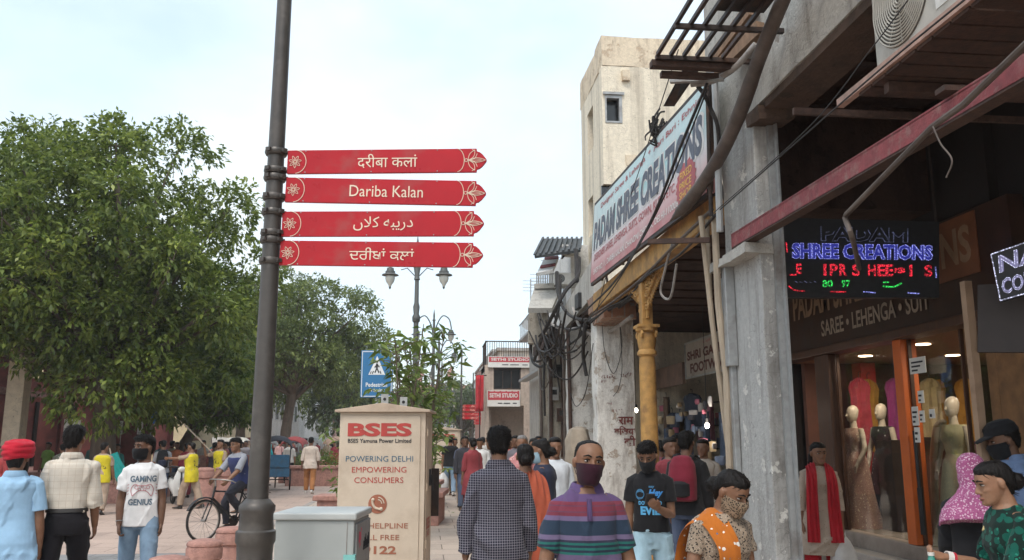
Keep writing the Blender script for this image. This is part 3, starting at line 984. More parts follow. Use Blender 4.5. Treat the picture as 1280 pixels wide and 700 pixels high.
def notice(mb, px0, py0, px1, py1, X, mi=0, lines=3, ink=1):
 a, b = onX(px0, py1, X), onX(px1, py0, X)
 QQ = ((X, a.y, a.z), (X, b.y, a.z), (X, b.y, b.z), (X, a.y, b.z))
 slab_quad(mb, mi, *QQ, 0.004)
 for i in range(lines):
  z0 = 0.15 + 0.75 * i / lines
  mb.add(quad_map([(0.12, z0, 0.003), (0.5 + 0.35 * ((i * 7) % 3) / 2, z0, 0.003), (0.5 + 0.35 * ((i * 7) % 3) / 2, z0 + 0.32 / lines, 0.003), (0.12, z0 + 0.32 / lines, 0.003)], *QQ), [(0, 1, 2, 3)], ink)
for q in ((1138, 445, 1156, 468, 3), (1148, 488, 1154, 504, 2), (1141, 508, 1147, 532, 3), (1150, 513, 1155, 528, 2), (1162, 511, 1168, 523, 1), (1144, 534, 1149, 553, 2)):
 m_ = MB()
 notice(m_, q[0], q[1], q[2], q[3], 5.19, 0, q[4])
 o = tpart(shop, 'sticker', m_, [M['paper'], M['ink']])
def mannequin(name_label, px, d_x, top, gown_m, face, style):
 base = onX(px, 600, d_x)
 t = thing('mannequin', name_label, 'mannequin', (base.x, base.y, FL), face, 'mannequins in the shop window', (top - FL) / 1.72)
 sk = M['manq']
 b = MB()
 R = lambda hw, hd, z, cy=0.0: [(hw * math.cos(a), cy + hd * math.sin(a), z) for a in np.linspace(0, 2 * math.pi, 20, endpoint=False)]
 b.loft([R(0.03, 0.035, 1.475, 0.02), R(0.05, 0.07, 1.50, 0.02), R(0.066, 0.085, 1.55, 0.015), R(0.072, 0.092, 1.60, 0.01), R(0.070, 0.090, 1.65, 0.0), R(0.05, 0.066, 1.695, -0.005), R(0.015, 0.02, 1.72, -0.01)])
 b.tube([(0, 0.0, 1.34), (0, 0.0, 1.42), (0, 0.01, 1.52)], [0.07, 0.05, 0.047], 12)
 b.tube([(0, 0.10, 1.60), (0, 0.115, 1.565), (0, 0.10, 1.55)], [0.01, 0.014, 0.008], 8)
 for s in (-1, 1):
  b.tube(spline([(s * 0.15, 0, 1.37), (s * 0.19, 0.0, 1.2), (s * 0.22, 0.02, 1.08), (s * 0.19, 0.10, 0.92), (s * 0.17, 0.14, 0.84)], 5), [0.045] * 4 + [0.04] * 6 + [0.034] * 6 + [0.026] * 5, 10)
  for q in range(4):
   x = s * (0.155 + 0.013 * q)
   b.tube([(x, 0.14, 0.845), (x, 0.16, 0.79), (x, 0.155, 0.755 - 0.006 * (1 - abs(q - 1.5)))], [0.009, 0.008, 0.005], 6)
  b.tube([(s * 0.15, 0.145, 0.84), (s * 0.135, 0.165, 0.81)], [0.009, 0.006], 6)
 b.build('figure', sk, t)
 b = MB()
 b.loft([R(0.155, 0.10, 1.39), R(0.17, 0.12, 1.33), R(0.165, 0.13, 1.25, 0.015), R(0.145, 0.11, 1.15), R(0.125, 0.095, 1.06), R(0.15, 0.11, 0.98)])
 b.build('bodice', gown_m, t)
 b = MB()
 rings = []
 for z, hw in ((1.05, 0.128), (0.95, 0.17), (0.8, 0.20), (0.55, 0.235), (0.3, 0.285), (0.0, 0.36)):
  rings.append([(hw * math.cos(a) * (1 + 0.05 * (1.05 - z) * math.sin(9 * a)), hw * 0.8 * math.sin(a) * (1 + 0.06 * (1.05 - z) * math.sin(9 * a + 1)), z) for a in np.linspace(0, 2 * math.pi, 48, endpoint=False)])
 b.loft(rings)
 b.build('skirt', gown_m, t)
 if style == 'drape':
  b = MB()
  b.tube(spline([(0.14, -0.02, 1.44), (0.19, 0.06, 1.35), (0.26, 0.08, 1.0), (0.30, 0.08, 0.5), (0.33, 0.1, 0.06)], 6), [0.05, 0.06] + [0.075] * 21 + [0.09, 0.095], 10, 0, True, 0.35)
  b.build('drape', M['gown_net'], t)
 return t
M['manq'] = mat('mannequin_skin', (0.48, 0.41, 0.33), 0.4, 0.05, 4)
gown_pink = print_cloth('gown_pink', (0.42, 0.27, 0.22), [((0.75, 0.62, 0.45), 0.20), ((0.28, 0.14, 0.13), 0.24)], 34)
gown_green = print_cloth('gown_green', (0.40, 0.37, 0.23), [((0.60, 0.52, 0.25), 0.16)], 40)
gown_black = print_cloth('gown_black', (0.02, 0.02, 0.022), [((0.4, 0.4, 0.38), 0.13)], 14)
M['gown_net'] = cloth_m('gown_net', (0.33, 0.28, 0.18))
mannequin('mannequin in a pale pink sequinned gown with raised arm inside the shop window', 1072, 5.62, 2.05, gown_pink, RAD(100), '')
mannequin('mannequin in a black top behind the orange shop column', 1108, 6.05, 2.08, gown_black, RAD(110), '')
mannequin('mannequin in an olive green gown with long net drape in the shop window', 1199, 5.62, 2.06, gown_green, RAD(105), 'drape')
# ---------------------------------------------------------------- lit signs
def led_dots(name, col, st):
 m, N, L, B = nodes_of(name)
 B.inputs['Base Color'].default_value = (0.01, 0.01, 0.012, 1)
 vo = N.new('ShaderNodeTexVoronoi')
 vo.inputs['Scale'].default_value = 75
 L.new(_coord(N, L), vo.inputs['Vector'])
 k = _ramp(N, L, vo.outputs['Distance'], [(0.25, 1.0), (0.6, 0.12)])
 L.new(_mix(N, L, 1.0, k, col, 'MULTIPLY'), B.inputs['Emission Color'])
 B.inputs['Emission Strength'].default_value = st
 return m
led = thing('led_sign', 'black led sign board with blue, red and green glowing letters hung in the bay', 'led sign', (4.15, 7.62, 3.3))
def led_part(n, mb, mats):
 return tpart(led, n, mb, mats)
tl, tr, br, bl = W(979, 272, 7.95), W(1174, 277, 7.95), W(1174, 372, 7.95), W(981, 372, 7.95)
QL = (bl, br, tr, tl)
p = MB()
slab_quad(p, 0, *QL, 0.08)
led_part('housing', p, M['black'])
E_b, E_r, E_g, E_w = emit('led_blue', (0.03, 0.035, 0.30), 0.5), led_dots('led_red', (1.0, 0.03, 0.06), 1.1), led_dots('led_green', (0.05, 1.0, 0.15), 0.9), led_dots('led_white', (0.33, 0.36, 1.0), 1.1)
E_dim = led_dots('led_dim', (0.3, 0.34, 0.62), 0.28)
def lq(px, py):
 return (px - 979) / 195.0, (372 - py) / 98.0
p = MB()
text_on_quad(p, 0, 'SHREE CREATIONS', QL, *lq(1077, 315), 0.89, 0.19, 0.006, 0.05)
text_on_quad(p, 3, 'SHREE CREATIONS', QL, *lq(1077, 315), 0.905, 0.205, 0.010, 0.04, 0, 0.011)
q_ = MB()
text_on_quad(q_, 4, 'PADAM', QL, *lq(1080, 293), 0.56, 0.19, 0.006, 0.04, 0, 0.012)
cut = QL[0].lerp(QL[3], lq(0, 292)[1]).z
p.add(q_.v, [f for f in q_.f if sum(q_.v[i][2] for i in f) / len(f) < cut], 4)
for i, (px, ch) in enumerate(((993, '_E'), (1030, 'I'), (1041, 'P'), (1053, 'R'), (1069, 'S'), (1089, 'H'), (1101, 'E'), (1111, 'E'), (1119, ','), (1126, 's'), (1138, 'I'), (1160, 'S'))):
 text_on_quad(p, 1, ch, QL, *lq(px, 338), 0.05 if len(ch) == 1 and ch not in 'I,' else (0.08 if ch == '_E' else 0.018), 0.15 if ch not in ',s' else 0.07, 0.006, 0.03)
text_on_quad(p, 2, '80', QL, *lq(1033, 355), 0.065, 0.09, 0.006, 0.02)
text_on_quad(p, 2, '97', QL, *lq(1056, 355), 0.055, 0.09, 0.006, 0.02)
def dash(pts, mi, r=0.006):
 v = quad_map([(*lq(a, b), 0.008) for a, b in pts], *QL)
 p.tube(v, r, 5, mi)
dash([(984, 358), (990, 363), (997, 364), (1004, 364)], 1)
dash([(1036, 365), (1056, 365)], 1)
dash([(1078, 365), (1093, 366)], 3)
dash([(1134, 366), (1148, 367)], 3)
dash([(1103, 353), (1110, 353)], 2)
dash([(1103, 358), (1113, 359), (1119, 358), (1126, 354)], 2, 0.008)
dash([(982, 305), (983, 317)], 1)
dash([(1169, 333), (1170, 347)], 3)
for k in range(5):
 dash([(992 + 6 * k, 352 + (k % 2)), (995 + 6 * k, 354)], 4, 0.004)
led_part('lettering', p, [E_b, E_r, E_g, E_w, E_dim])
p = MB()
for q in (QL[3], QL[2]):
 p.tube([q + Vector((0, 0.05, 0)), q + Vector((0, 0.05, 1.1))], 0.012, 6)
led_part('hanger', p, M['iron'])
led2 = thing('led_sign', 'white glowing led sign reading NA and COL cut off at the picture edge', 'led sign', (4.3, 5.6, 2.8))
tl, bl = W(1238, 317, 6.0), W(1250, 377, 6.0)
tr, br = W(1328, 286, 5.75), W(1338, 352, 5.75)
QN = (bl, br, tr, tl)
p = MB()
slab_quad(p, 0, *QN, 0.08)
tpart(led2, 'housing', p, M['black'])
p = MB()
text_on_quad(p, 1, 'NAZ', QN, 0.5, 0.73, 0.84, 0.33, 0.006, 0.03, 0.1)
text_on_quad(p, 0, 'NAZ', QN, 0.5, 0.73, 0.86, 0.35, 0.012, 0.0, 0.1, 0.012)
text_on_quad(p, 1, 'COLLECT', QN, 0.52, 0.27, 0.90, 0.30, 0.006, 0.03, 0.1)
text_on_quad(p, 0, 'COLLECT', QN, 0.52, 0.27, 0.91, 0.32, 0.012, 0.0, 0.1, 0.014)
for a, b in (((0.01, 0.02), (0.99, 0.02)), ((0.99, 0.02), (0.99, 0.98)), ((0.99, 0.98), (0.01, 0.98)), ((0.01, 0.98), (0.01, 0.02))):
 p.tube(quad_map([(*a, 0.006), (*b, 0.006)], *QN), 0.004, 5, 0)
tpart(led2, 'lettering', p, [led_dots('led_cool', (0.72, 0.74, 1.0), 1.25), emit('led_violet', (0.3, 0.28, 0.5), 0.35)])
p = MB().tube([W(1233, 355, 6.3), W(1236, 520, 6.3)], 0.02, 8)
q = MB()
a, b, c_, d_ = W(1222, 440, 6.35), W(1330, 440, 6.1), W(1330, 352, 6.1), W(1222, 356, 6.35)
slab_quad(q, 0, a, b, c_, d_, 0.05)
bb = thing('board_panel', 'plain dark board on a pale post beneath the white glowing sign', 'board', (4.6, 6, 0))
tpart(bb, 'panel', q, mat('dark_board', (0.05, 0.04, 0.038), 0.6, 0.2, 4))
pp_ = mat('pale_post', (0.30, 0.20, 0.13), 0.6, 0.15, 5, dirt=(0.18, 0.11, 0.07))
for px in (1228, 1322):
 f0 = W(px, 560, 6.4)
 tpart(bb, 'post', MB().bar((f0.x, f0.y, 0), (f0.x, f0.y, W(px, 352, 6.4).z), 0.06, 0.06, 0, (0, 1, 0)), pp_)
# ---------------------------------------------------------------- other arcade shop signs
fw = thing('shop_sign', 'white footwear shop sign with dark brown letters inside the arcade', 'sign', (5.2, 15.5, 3))
a, b = onX(858, 470, 5.0), onX(898, 470, 5.0)
zt_, zb_ = 3.42, 2.76
QW = ((5.0, a.y, zb_), (5.0, b.y - 0.9, zb_), (5.0, b.y - 0.9, zt_), (5.0, a.y, zt_))
p = MB()
slab_quad(p, 0, *QW, 0.06)
tpart(fw, 'board', p, mat('dusty_white_board', (0.40, 0.36, 0.31), 0.6, 0.12, 5, dirt=(0.22, 0.18, 0.15)))
p = MB()
for a_, b_ in ((QW[0], QW[1]), (QW[1], QW[2]), (QW[2], QW[3]), (QW[3], QW[0])):
 p.bar(a_, b_, 0.04, 0.03)
tpart(fw, 'frame', p, M['steel'])
p = MB()
text_on_quad(p, 0, 'SHRI GANESH', QW, 0.5, 0.62, 0.92, 0.26, 0.004, 0.04)
text_on_quad(p, 0, 'FOOTWEAR', QW, 0.5, 0.25, 0.80, 0.28, 0.004, 0.04)
text_on_quad(p, 1, '\u0965 \u0936\u094d\u0930\u0940 \u0965', QW, 0.5, 0.88, 0.2, 0.1, 0.004, 0.0)
tpart(fw, 'lettering', p, [mat('brown_letter', (0.10, 0.035, 0.03), 0.6, 0.2, 8), M['maroon']])
o = MB()
a, b = onX(812, 470, 5.0), onX(855, 470, 5.0)
slab_quad(o, 0, (5.0, a.y, 2.68), (5.0, b.y + .1, 2.68), (5.0, b.y + .1, 3.1), (5.0, a.y, 3.1), 0.06)
tag(o.build('fabric_awning', mat('brown_signboard', (0.20, 0.13, 0.10), 0.7, 0.2, 4, dirt=(0.1, 0.07, 0.05))), 'dull brown signboard beside the white footwear sign', 'signboard')
def sring_(z, a, b):
 return [(a * math.cos(t), b * math.sin(t), z) for t in np.linspace(0, 2 * math.pi, 12, endpoint=False)]
stall_cols = [(0.30, 0.06, 0.08), (0.45, 0.40, 0.36), (0.07, 0.08, 0.11), (0.38, 0.16, 0.2), (0.5, 0.46, 0.4), (0.16, 0.11, 0.08), (0.12, 0.16, 0.24), (0.35, 0.22, 0.1)]
gm = [cloth_m('hung_cloth', c) for c in stall_cols]
rnd = random.Random(21)
for k in range(20):
 y = 12.6 + rnd.uniform(0, 7.0)
 garment(5.1 + rnd.uniform(-0.05, 0.7), y, rnd.uniform(2.0, 2.62), rnd.uniform(0.28, 0.5), rnd.uniform(0.6, 1.0), rnd.choice(gm), RAD(90 + rnd.uniform(-35, 35)))
for k in range(14):
 y = 12.4 + rnd.uniform(0, 6.6)
 x = 4.55 + rnd.uniform(-0.1, 0.5)
 b = MB()
 z = 0.62
 t = thing('goods_heap', 'heap of shoes and bags on the arcade stall table', 'goods', (x, y, z), rnd.uniform(0, 6), 'goods heaped on the arcade stalls')
 for q in range(7):
  b2 = MB()
  l = rnd.uniform(0.16, 0.28)
  b2.loft([[(l * s - l / 2, 0.05 * ww * math.cos(a), 0.02 + 0.05 * hh * (1 + math.sin(a))) for a in np.linspace(0, 2 * math.pi, 10, endpoint=False)] for s, ww, hh in ((0, 0.5, 0.6), (0.15, 0.9, 1.3), (0.4, 0.8, 1.0), (0.75, 1.0, 0.6), (1, 0.4, 0.3))])
  Mx = Matrix.Translation((rnd.uniform(-.2, .2), rnd.uniform(-.2, .2), 0.06 * (q // 3))) @ Matrix.Rotation(rnd.uniform(0, 6), 4, 'Z')
  b.add(b2.v, b2.f, rnd.randrange(len(gm)), Mx, True)
 b.build('shoes', gm, t)
for k in range(4):
 y0 = 12.35 + k * 1.75
 t = thing('stall_table', 'low cloth covered stall table inside the arcade', 'table', (4.75, y0 + 0.8, 0), 0, 'stall tables in the arcade')
 b = MB().box(-0.45, 0.45, -0.8, 0.8, 0.55, 0.6)
 b.build('table_top', M['wood_tan'], t)
 b = MB()
 n = 40
 ring = lambda z, k_: [((0.46 + 0.015 * math.sin(k_ * i)) * (1 if i < n / 4 or i >= 3 * n / 4 else -1) * min(1, abs(2 * math.cos(2 * math.pi * i / n))), 0.81 * max(-1, min(1, 1.6 * math.sin(2 * math.pi * i / n))) + 0.012 * math.sin(k_ * 1.7 * i), z) for i in range(n)]
 b.loft([ring(0.06, 2.3), ring(0.35, 2.3), ring(0.605, 0.0)])
 b.build('table_cloth', gm[k % len(gm)], t)
pk = [mat('packet', c, 0.4, 0.15, 12) for c in [(0.55, 0.52, 0.5), (0.45, 0.14, 0.2), (0.1, 0.1, 0.12), (0.4, 0.3, 0.18), (0.2, 0.25, 0.35)]]
for k in range(70):
 w_, h_ = rnd.uniform(0.05, 0.11), rnd.uniform(0.08, 0.18)
 b = MB()
 b.loft([sring_(0.0, w_ * .3, 0.01), sring_(-0.01, w_, 0.025), sring_(-h_ * .6, w_, 0.04), sring_(-h_, w_ * .9, 0.012)])
 o = b.build('hanging_packet', rnd.choice(pk), loc=(rnd.uniform(4.7, 5.15), 12.0 + rnd.random() * 6.5, rnd.choice((1.35, 1.6, 1.85, 2.1, 2.3)) + rnd.uniform(-.05, .05)), rz=rnd.uniform(0, 3))
 tag(o, 'small packet or bag hung up for sale in the dim arcade', 'packet', 'small goods hung in the arcade')
sh2 = thing('shelving', 'dark shelving unit full of shoe boxes deep in the arcade shop', 'shelves', (6.6, 15.5, 0))
p = MB()
for z in (0.4, 0.9, 1.4, 1.9, 2.4):
 p.box(6.3, 6.7, 12.4, 19.8, z, z + 0.03)
tpart(sh2, 'shelf', p, M['wood_dark'])
p = MB().box(6.72, 6.8, 12.3, 19.9, 0, 3.9)
tpart(sh2, 'back_board', p, M['dark_wall'])
boxes_m = [mat('shoe_box', c, 0.7, 0.1, 5) for c in [(0.35, 0.08, 0.07), (0.4, 0.36, 0.3), (0.12, 0.15, 0.25), (0.28, 0.2, 0.12), (0.5, 0.48, 0.45), (0.08, 0.08, 0.08)]]
for k in range(60):
 z = rnd.choice((0.43, 0.93, 1.43, 1.93, 2.43))
 y = 12.5 + rnd.random() * 7.0
 h = rnd.uniform(0.1, 0.3)
 o = MB().box(6.35, 6.66, y, y + rnd.uniform(0.2, 0.34), z, z + h).build('shoe_box', rnd.choice(boxes_m), bevel=0.004)
 tag(o, 'cardboard shoe box on the dark arcade shelves', 'box', 'shoe boxes on the arcade shelves')
def bulb(px, py, d, label):
 q = W(px, py, d)
 t = thing('light_bulb', label, 'lamp', q)
 b = MB()
 b.sphere((0, 0, 0), 0.04, 6, 0, (1, 1, 1.2))
 b.build('globe', M['bulb'], t)
 b = MB().tube([(0, 0, 0.05), (0, 0, 0.12)], 0.03, 8).tube([(0, 0, 0.12), (0, 0, 3.9 - q.z)], 0.005, 5)
 b.build('cord', M['black'], t)
bulb(884, 532, 14.5, 'bare white light bulb glowing over the shoe stall')
bulb(795, 513, 17.5, 'bare bulb glowing beside the yellow column')
lt = thing('wall_lamp', 'small bright lamp clipped to a bamboo pole by the grey pillar', 'lamp', W(935, 546, 8.5))
b = MB()
b.sphere((0, 0, 0), 0.03, 6)
b.build('globe', M['bulb'], lt)
b = MB().tube([(-0.02, 0, 0), (-0.2, 0.0, 0.0)], 0.02, 8)
b.build('arm', M['steel'], lt)
d = bpy.data.lights.new('stall_light', 'POINT')
d.energy = 10
d.color = (1, 0.9, 0.75)
d.shadow_soft_size = 0.08
o = bpy.data.objects.new('stall_light', d)
COL.objects.link(o)
o.location = W(884, 532, 14.3)
# ---------------------------------------------------------------- air conditioner on its slatted rack
Xr = 2.95
y_far, y_near = onX(1050, 130, Xr).y, 1.6
zr = onX(1050, 130, Xr).z
rack = thing('slatted_rack', 'rusty slatted steel rack carrying the air conditioner above the tall bay', 'rack', (Xr, 4, zr))
p = MB().bar((Xr, y_far, zr), (Xr, y_near, zr), 0.05, 0.06).bar((Xr + 0.9, y_far, zr), (Xr + 0.9, y_near, zr), 0.05, 0.06)
tpart(rack, 'rail', p, mat('rack_paint', (0.40, 0.26, 0.21), 0.7, 0.2, 14, dirt=(0.2, 0.1, 0.07)))
p = MB()
y = y_far - 0.35
while y > y_near:
 p.bar((Xr + 0.0, y, zr - 0.043), (Xr + 1.6, y, zr - 0.043), 0.155, 0.022)
 y -= 0.175
tpart(rack, 'slat', p, M['rust'])
tpart(rack, 'cross_bar', MB().bar((Xr - 0.3, y_far + 0.12, zr - 0.02), (Xr + 2.0, y_far + 0.12, zr - 0.02), 0.03, 0.05), M['rust'])
tpart(rack, 'cross_bar', MB().bar((Xr + 0.05, 5.0, zr - .1), (Xr + 1.6, 5.0, zr - .1), 0.06, 0.07), M['rust'])
a0, a1 = onX(1095, 78, Xr + 0.02), onX(1156, 31, Xr + 0.02)
ac = thing('air_conditioner', 'dusty white outdoor air conditioner unit standing on the slatted rack', 'air conditioner', (Xr + 0.02, a0.y, zr + 0.032))
M['ac_case'] = mat('ac_case', (0.46, 0.44, 0.39), 0.5, 0.1, 8, dirt=(0.24, 0.21, 0.17), dirt_amt=0.5)
p = MB().box(0, 0.34, -0.95, 0, 0.0, 0.70)
p.build('casing', M['ac_case'], ac, bevel=0.015)
p = MB()
for k in range(13):
 r = 0.03 + k * 0.0225
 pts = [(-0.012, -0.335 + r * math.cos(t), 0.35 + r * math.sin(t)) for t in np.linspace(0, 2 * math.pi, 40)]
 p.tube(pts, 0.0062, 4, 0, False)
for k in range(12):
 an = k * math.pi / 6
 p.tube([(-0.010, -0.335 + 0.03 * math.cos(an), 0.35 + 0.03 * math.sin(an)), (-0.010, -0.335 + 0.305 * math.cos(an), 0.35 + 0.305 * math.sin(an))], 0.003, 4)
p.build('fan_grille', M['ac_case'], ac)
p = MB()
p.lathe([(0.001, 0), (0.31, 0), (0.31, 0.002)], 40, 0, Matrix.Translation((-0.0015, -0.335, 0.35)) @ Matrix.Rotation(RAD(-90), 4, 'Y'))
p.build('fan_well', mat('fan_dark', (0.15, 0.135, 0.115), 0.8, 0.2, 9), ac)
p = MB().box(-0.004, -0.001, -0.92, -0.69, 0.08, 0.60)
p.build('front_panel', M['white_plastic'], ac)
t = tag(MB().tube([onX(1290, 48, 2.75), onX(1205, 130, 2.78), onX(1166, 158, 2.8), onX(1058, 268, 2.9)] + spline([onX(1056, 272, 2.9), onX(1066, 300, 2.92), W(1074, 336, 7.1)], 6), 0.019, 8).build('conduit_pipe', M['hose']), 'bent grey conduit running under the red steel beam', 'pipe')
def wire(label, pts, r=0.006, m='cable', name='wire', n=10, group='thin wires strung across the arcade front', cat='wire'):
 o = MB().tube(spline(pts, n), r, 5).build(name, M[m])
 return tag(o, label, cat, group)
wire('pair of short frayed wires dangling from the red beam', [onX(1166, 158, 2.72), onX(1176, 180, 2.72), onX(1190, 200, 2.72), onX(1183, 222, 2.72)], 0.005, 'hose')
wire('thin black wire sagging from the grey pillar up to the air conditioner rack', [W(890, 268, 7.2), W(1010, 160, 5.6), W(1090, 60, 4.6), W(1150, -20, 4.0)], 0.004)
wire('thin black wire crossing just below the air conditioner', [W(900, 262, 7.2), W(1016, 160, 5.6), W(1120, 70, 4.6), W(1230, -20, 3.9)], 0.006)
wire('thin wire running down from the roof grille along the cream tower', [W(848, 62, 8.2), W(800, 210, 10.5), W(770, 300, 13), W(742, 405, 14.5)], 0.006)
wire('thick black wire dropping across the face of the big shop sign', [W(884, 104, 7.4), W(850, 185, 8.0), W(812, 280, 9.3), W(770, 350, 11.5), W(728, 392, 14.4)], 0.016)
wire('black wire looping under the sign to the far pillar', [W(884, 112, 7.45), W(835, 235, 8.6), W(800, 305, 9.8), W(765, 362, 12), W(730, 405, 14.4)], 0.009)
wire('thin brown wire hanging in a loop beside the yellow column', [onX(840, 305, 2.9), onX(832, 335, 2.9), onX(826, 365, 2.9), onX(838, 372, 2.9), onX(846, 330, 2.9)], 0.016, 'pipe_grey')
wire('wire looping down the white peeling pillar', [(3.1, 14.70, 3.7), (3.15, 14.70, 3.1), (3.3, 14.70, 2.75), (3.45, 14.70, 3.2), (3.42, 14.70, 3.75)], 0.006)
wire('wire trailing down the middle of the white pillar', [(3.42, 14.70, 3.7), (3.45, 14.7, 2.9), (3.38, 14.70, 2.5), (3.28, 14.7, 2.35)], 0.006)
wire('wire slung between the two white pillars', [(2.97, 17.45, 2.6), (2.96, 16.6, 2.25), (2.97, 15.6, 2.5), (2.98, 14.9, 3.3)], 0.008)
o = MB().tube(spline([W(992, -30, 6.2), W(975, 8, 6.4), W(950, 70, 6.75), W(925, 140, 7.2), W(897, 200, 7.75), W(868, 243, 8.4), W(852, 262, 8.9), W(838, 276, 9.3)], 8), [0.062] * 20 + [0.066] * 20 + [0.07] * 6 + [0.06] * 4 + [0.045, 0.04, 0.035, 0.03, 0.02, 0.015, 0.01], 12).build('corrugated_hose', M['hose'])
tag(o, 'fat dark hose curving down the plaster wall to the shop sign', 'hose')
o = MB().tube(spline([W(864, 105, 7.6), W(888, 102, 7.5), W(918, 85, 7.3), W(945, 55, 7.1)], 8), 0.03, 10).build('corrugated_hose', M['pipe_grey'])
tag(o, 'thinner grey hose looping off the fat dark one near the roof grille', 'hose')
o = MB().tube(spline([W(872, 108, 7.6), W(880, 118, 7.6), W(888, 135, 7.7), W(897, 158, 7.7), W(899, 190, 7.8)], 6), 0.02, 8).build('cable', M['cable'])
tag(o, 'short black cable bent down beside the sign end', 'cable')
for i, (pts, r, m, lab) in enumerate([
 ([W(876, 270, 8.3), W(890, 400, 8.4), W(915, 598, 8.5)], 0.028, 'bamboo', 'outermost leaning bamboo pole left of the grey pillar'),
 ([W(893, 268, 8.2), W(898, 380, 8.25), W(908, 470, 8.3), W(913, 610, 8.3)], 0.036, 'bamboo', 'thick pale bamboo pole standing close to the grey pillar'),
 ([W(884, 275, 8.6), W(886, 330, 8.6), W(888, 372, 8.6)], 0.024, 'bamboo', 'short bamboo stub tied behind the two long poles'),
 ([W(893, 90, 7.7), W(897, 180, 7.8), W(900, 290, 7.9)], 0.035, 'steel', 'upright steel pipe at the end of the sign'),
 ([W(884, 100, 8.0), W(886, 180, 8.05), W(889, 270, 8.1)], 0.022, 'iron', 'rusty upright bar at the end of the sign')]):
 o = MB().tube(pts, r, 8).build('bamboo_pole' if m == 'bamboo' else 'upright_pipe', M[m])
 tag(o, lab, 'pole' if m == 'bamboo' else 'pipe')
o = MB().bar(W(811, 302, 8.6), W(888, 300, 8.2), 0.05, 0.05).build('steel_angle', M['rust'])
tag(o, 'rusty steel angle sticking out in front of the yellow column', 'steel bar')
o = MB().bar(W(838, 100, 7.6), W(905, 97, 7.4), 0.05, 0.06).build('steel_angle', M['steel'])
tag(o, 'grey steel angle bar sticking out above the sign end', 'steel bar')
gz = onX(822, 68, 2.05).z
gy = onX(822, 68, 2.05).y
gr = thing('roof_grille', 'dark slatted steel grille projecting from the wall over the shop sign', 'grille', (2.05, gy, gz))
p = MB()
for x in np.linspace(2.05, 2.66, 6):
 p.bar((x, gy, gz), (x, gy - 2.6, gz), 0.03, 0.035)
tpart(gr, 'bar', p, M['iron'])
for y in (gy, gy - 0.6, gy - 1.3, gy - 2.0, gy - 2.6):
 tpart(gr, 'cross_bar', MB().bar((2.03, y, gz - 0.03), (2.98, y, gz - 0.03), 0.04, 0.04), M['iron'])
p = MB().bar((2.0, gy + 0.06, gz - 0.07), (2.75, gy + 0.06, gz - 0.07), 0.09, 0.06).bar((2.12, gy + 0.16, gz - 0.12), (2.72, gy + 0.16, gz - 0.12), 0.07, 0.05)
tpart(gr, 'rail', p, M['rust'])
p = MB().box(2.32, 2.75, gy - 2.6, gy - 0.75, gz + 0.045, gz + 0.065)
tpart(gr, 'sheet', p, M['iron'])
p = MB()
slab_quad(p, 0, onX(829, 133, 2.45), onX(843, 133, 2.55), onX(885, 72, 2.75), onX(858, 78, 2.5), 0.02)
tpart(gr, 'stay_panel', p, M['iron'])
nest = MB()
rnd = random.Random(8)
c = W(824, 165, 10.0)
for k in range(60):
 d1 = Vector((rnd.gauss(0, .05), rnd.gauss(0, .05), rnd.gauss(0, .10)))
 d2 = Vector((rnd.gauss(0, .05), rnd.gauss(0, .05), rnd.gauss(0, .10)))
 nest.tube(spline([c + d1, c + (d1 + d2) * .7, c + d2], 3), 0.012, 4)
tag(nest.build('wire_coil', M['cable']), 'tangled dark coil of wire hooked on top of the shop sign', 'wire coil')
for k, (a, b, lab) in enumerate([(W(893, 75, 7.8), W(940, 12, 7.2), 'upper timber brace under the roof grille'), (W(897, 88, 7.7), W(952, 35, 7.1), 'lower timber brace under the roof grille')]):
 tag(MB().bar(a, b, 0.10, 0.14).build('timber_brace', mat('old_timber', (0.22, 0.14, 0.09), 0.9, 0.3, 6, 0.4, stretch=(3, 3, 1))), lab, 'timber')
# ================================================================ NEIGHBOURS DOWN THE RIGHT SIDE
nb = thing('white_building', 'white upper storey with dark tin roof and sloping ledges beyond the arcade', 'building', (3.3, 22, 0))
def npart(n, mb, m, **k):
 return tpart(nb, n, mb, m, **k)
def wq(mb, pts, t=0.06, mi=0):
 slab_quad(mb, mi, *[W(*q) for q in pts], t)
p = MB().box(3.55, 9, 20.4, 24.2, 4.21, W(700, 303, 20.4).z).box(3.35, 9, 19.4, 24.2, 3.98, 4.205)
npart('wall', p, M['white_wall'])
p = MB()
wq(p, [(668, 320, 19.2), (725, 312, 18.9), (727, 298, 20.4), (679, 298, 20.8)])
for k in range(9):
 a, b = W(668 + 57 * k / 8, 320 - k, 19.2 - 0.3 * k / 8), W(679 + 48 * k / 8, 298, 20.8 - 0.4 * k / 8)
 p.bar(a + Vector((0, 0, .03)), b + Vector((0, 0, .03)), 0.05, 0.03)
npart('tin_roof', p, mat('tin_roof', (0.055, 0.062, 0.066), 0.6, 0.2, 5, dirt=(0.12, 0.1, 0.085)))
p = MB()
wq(p, [(671, 341, 19.3), (691, 337, 19.3), (698, 320, 20.5), (681, 321, 20.6)], 0.08)
npart('awning', p, M['white_wall'])
p = MB()
wq(p, [(681, 323.5, 20.3), (698, 322.5, 20.2), (698, 319.5, 20.4), (681, 320.5, 20.5)], 0.03)
wq(p, [(675, 334, 19.55), (694, 331, 19.55), (694.5, 328.5, 19.7), (676, 331.5, 19.7)], 0.03)
npart('red_trim', p, M['red_paint'])
p = MB()
wq(p, [(660, 385, 19.2), (690, 385, 19.2), (702, 358, 20.3), (668, 359, 20.4)], 0.12)
p.bar(W(668, 358, 20.2), W(745, 356, 20.0), 0.1, 0.12)
npart('slab', p, M['grey_plaster'])
p = MB()
for k in range(12):
 x = 671 + 2.2 * k
 p.bar(W(x, 357, 20.4), W(x, 342, 20.4), 0.025, 0.025)
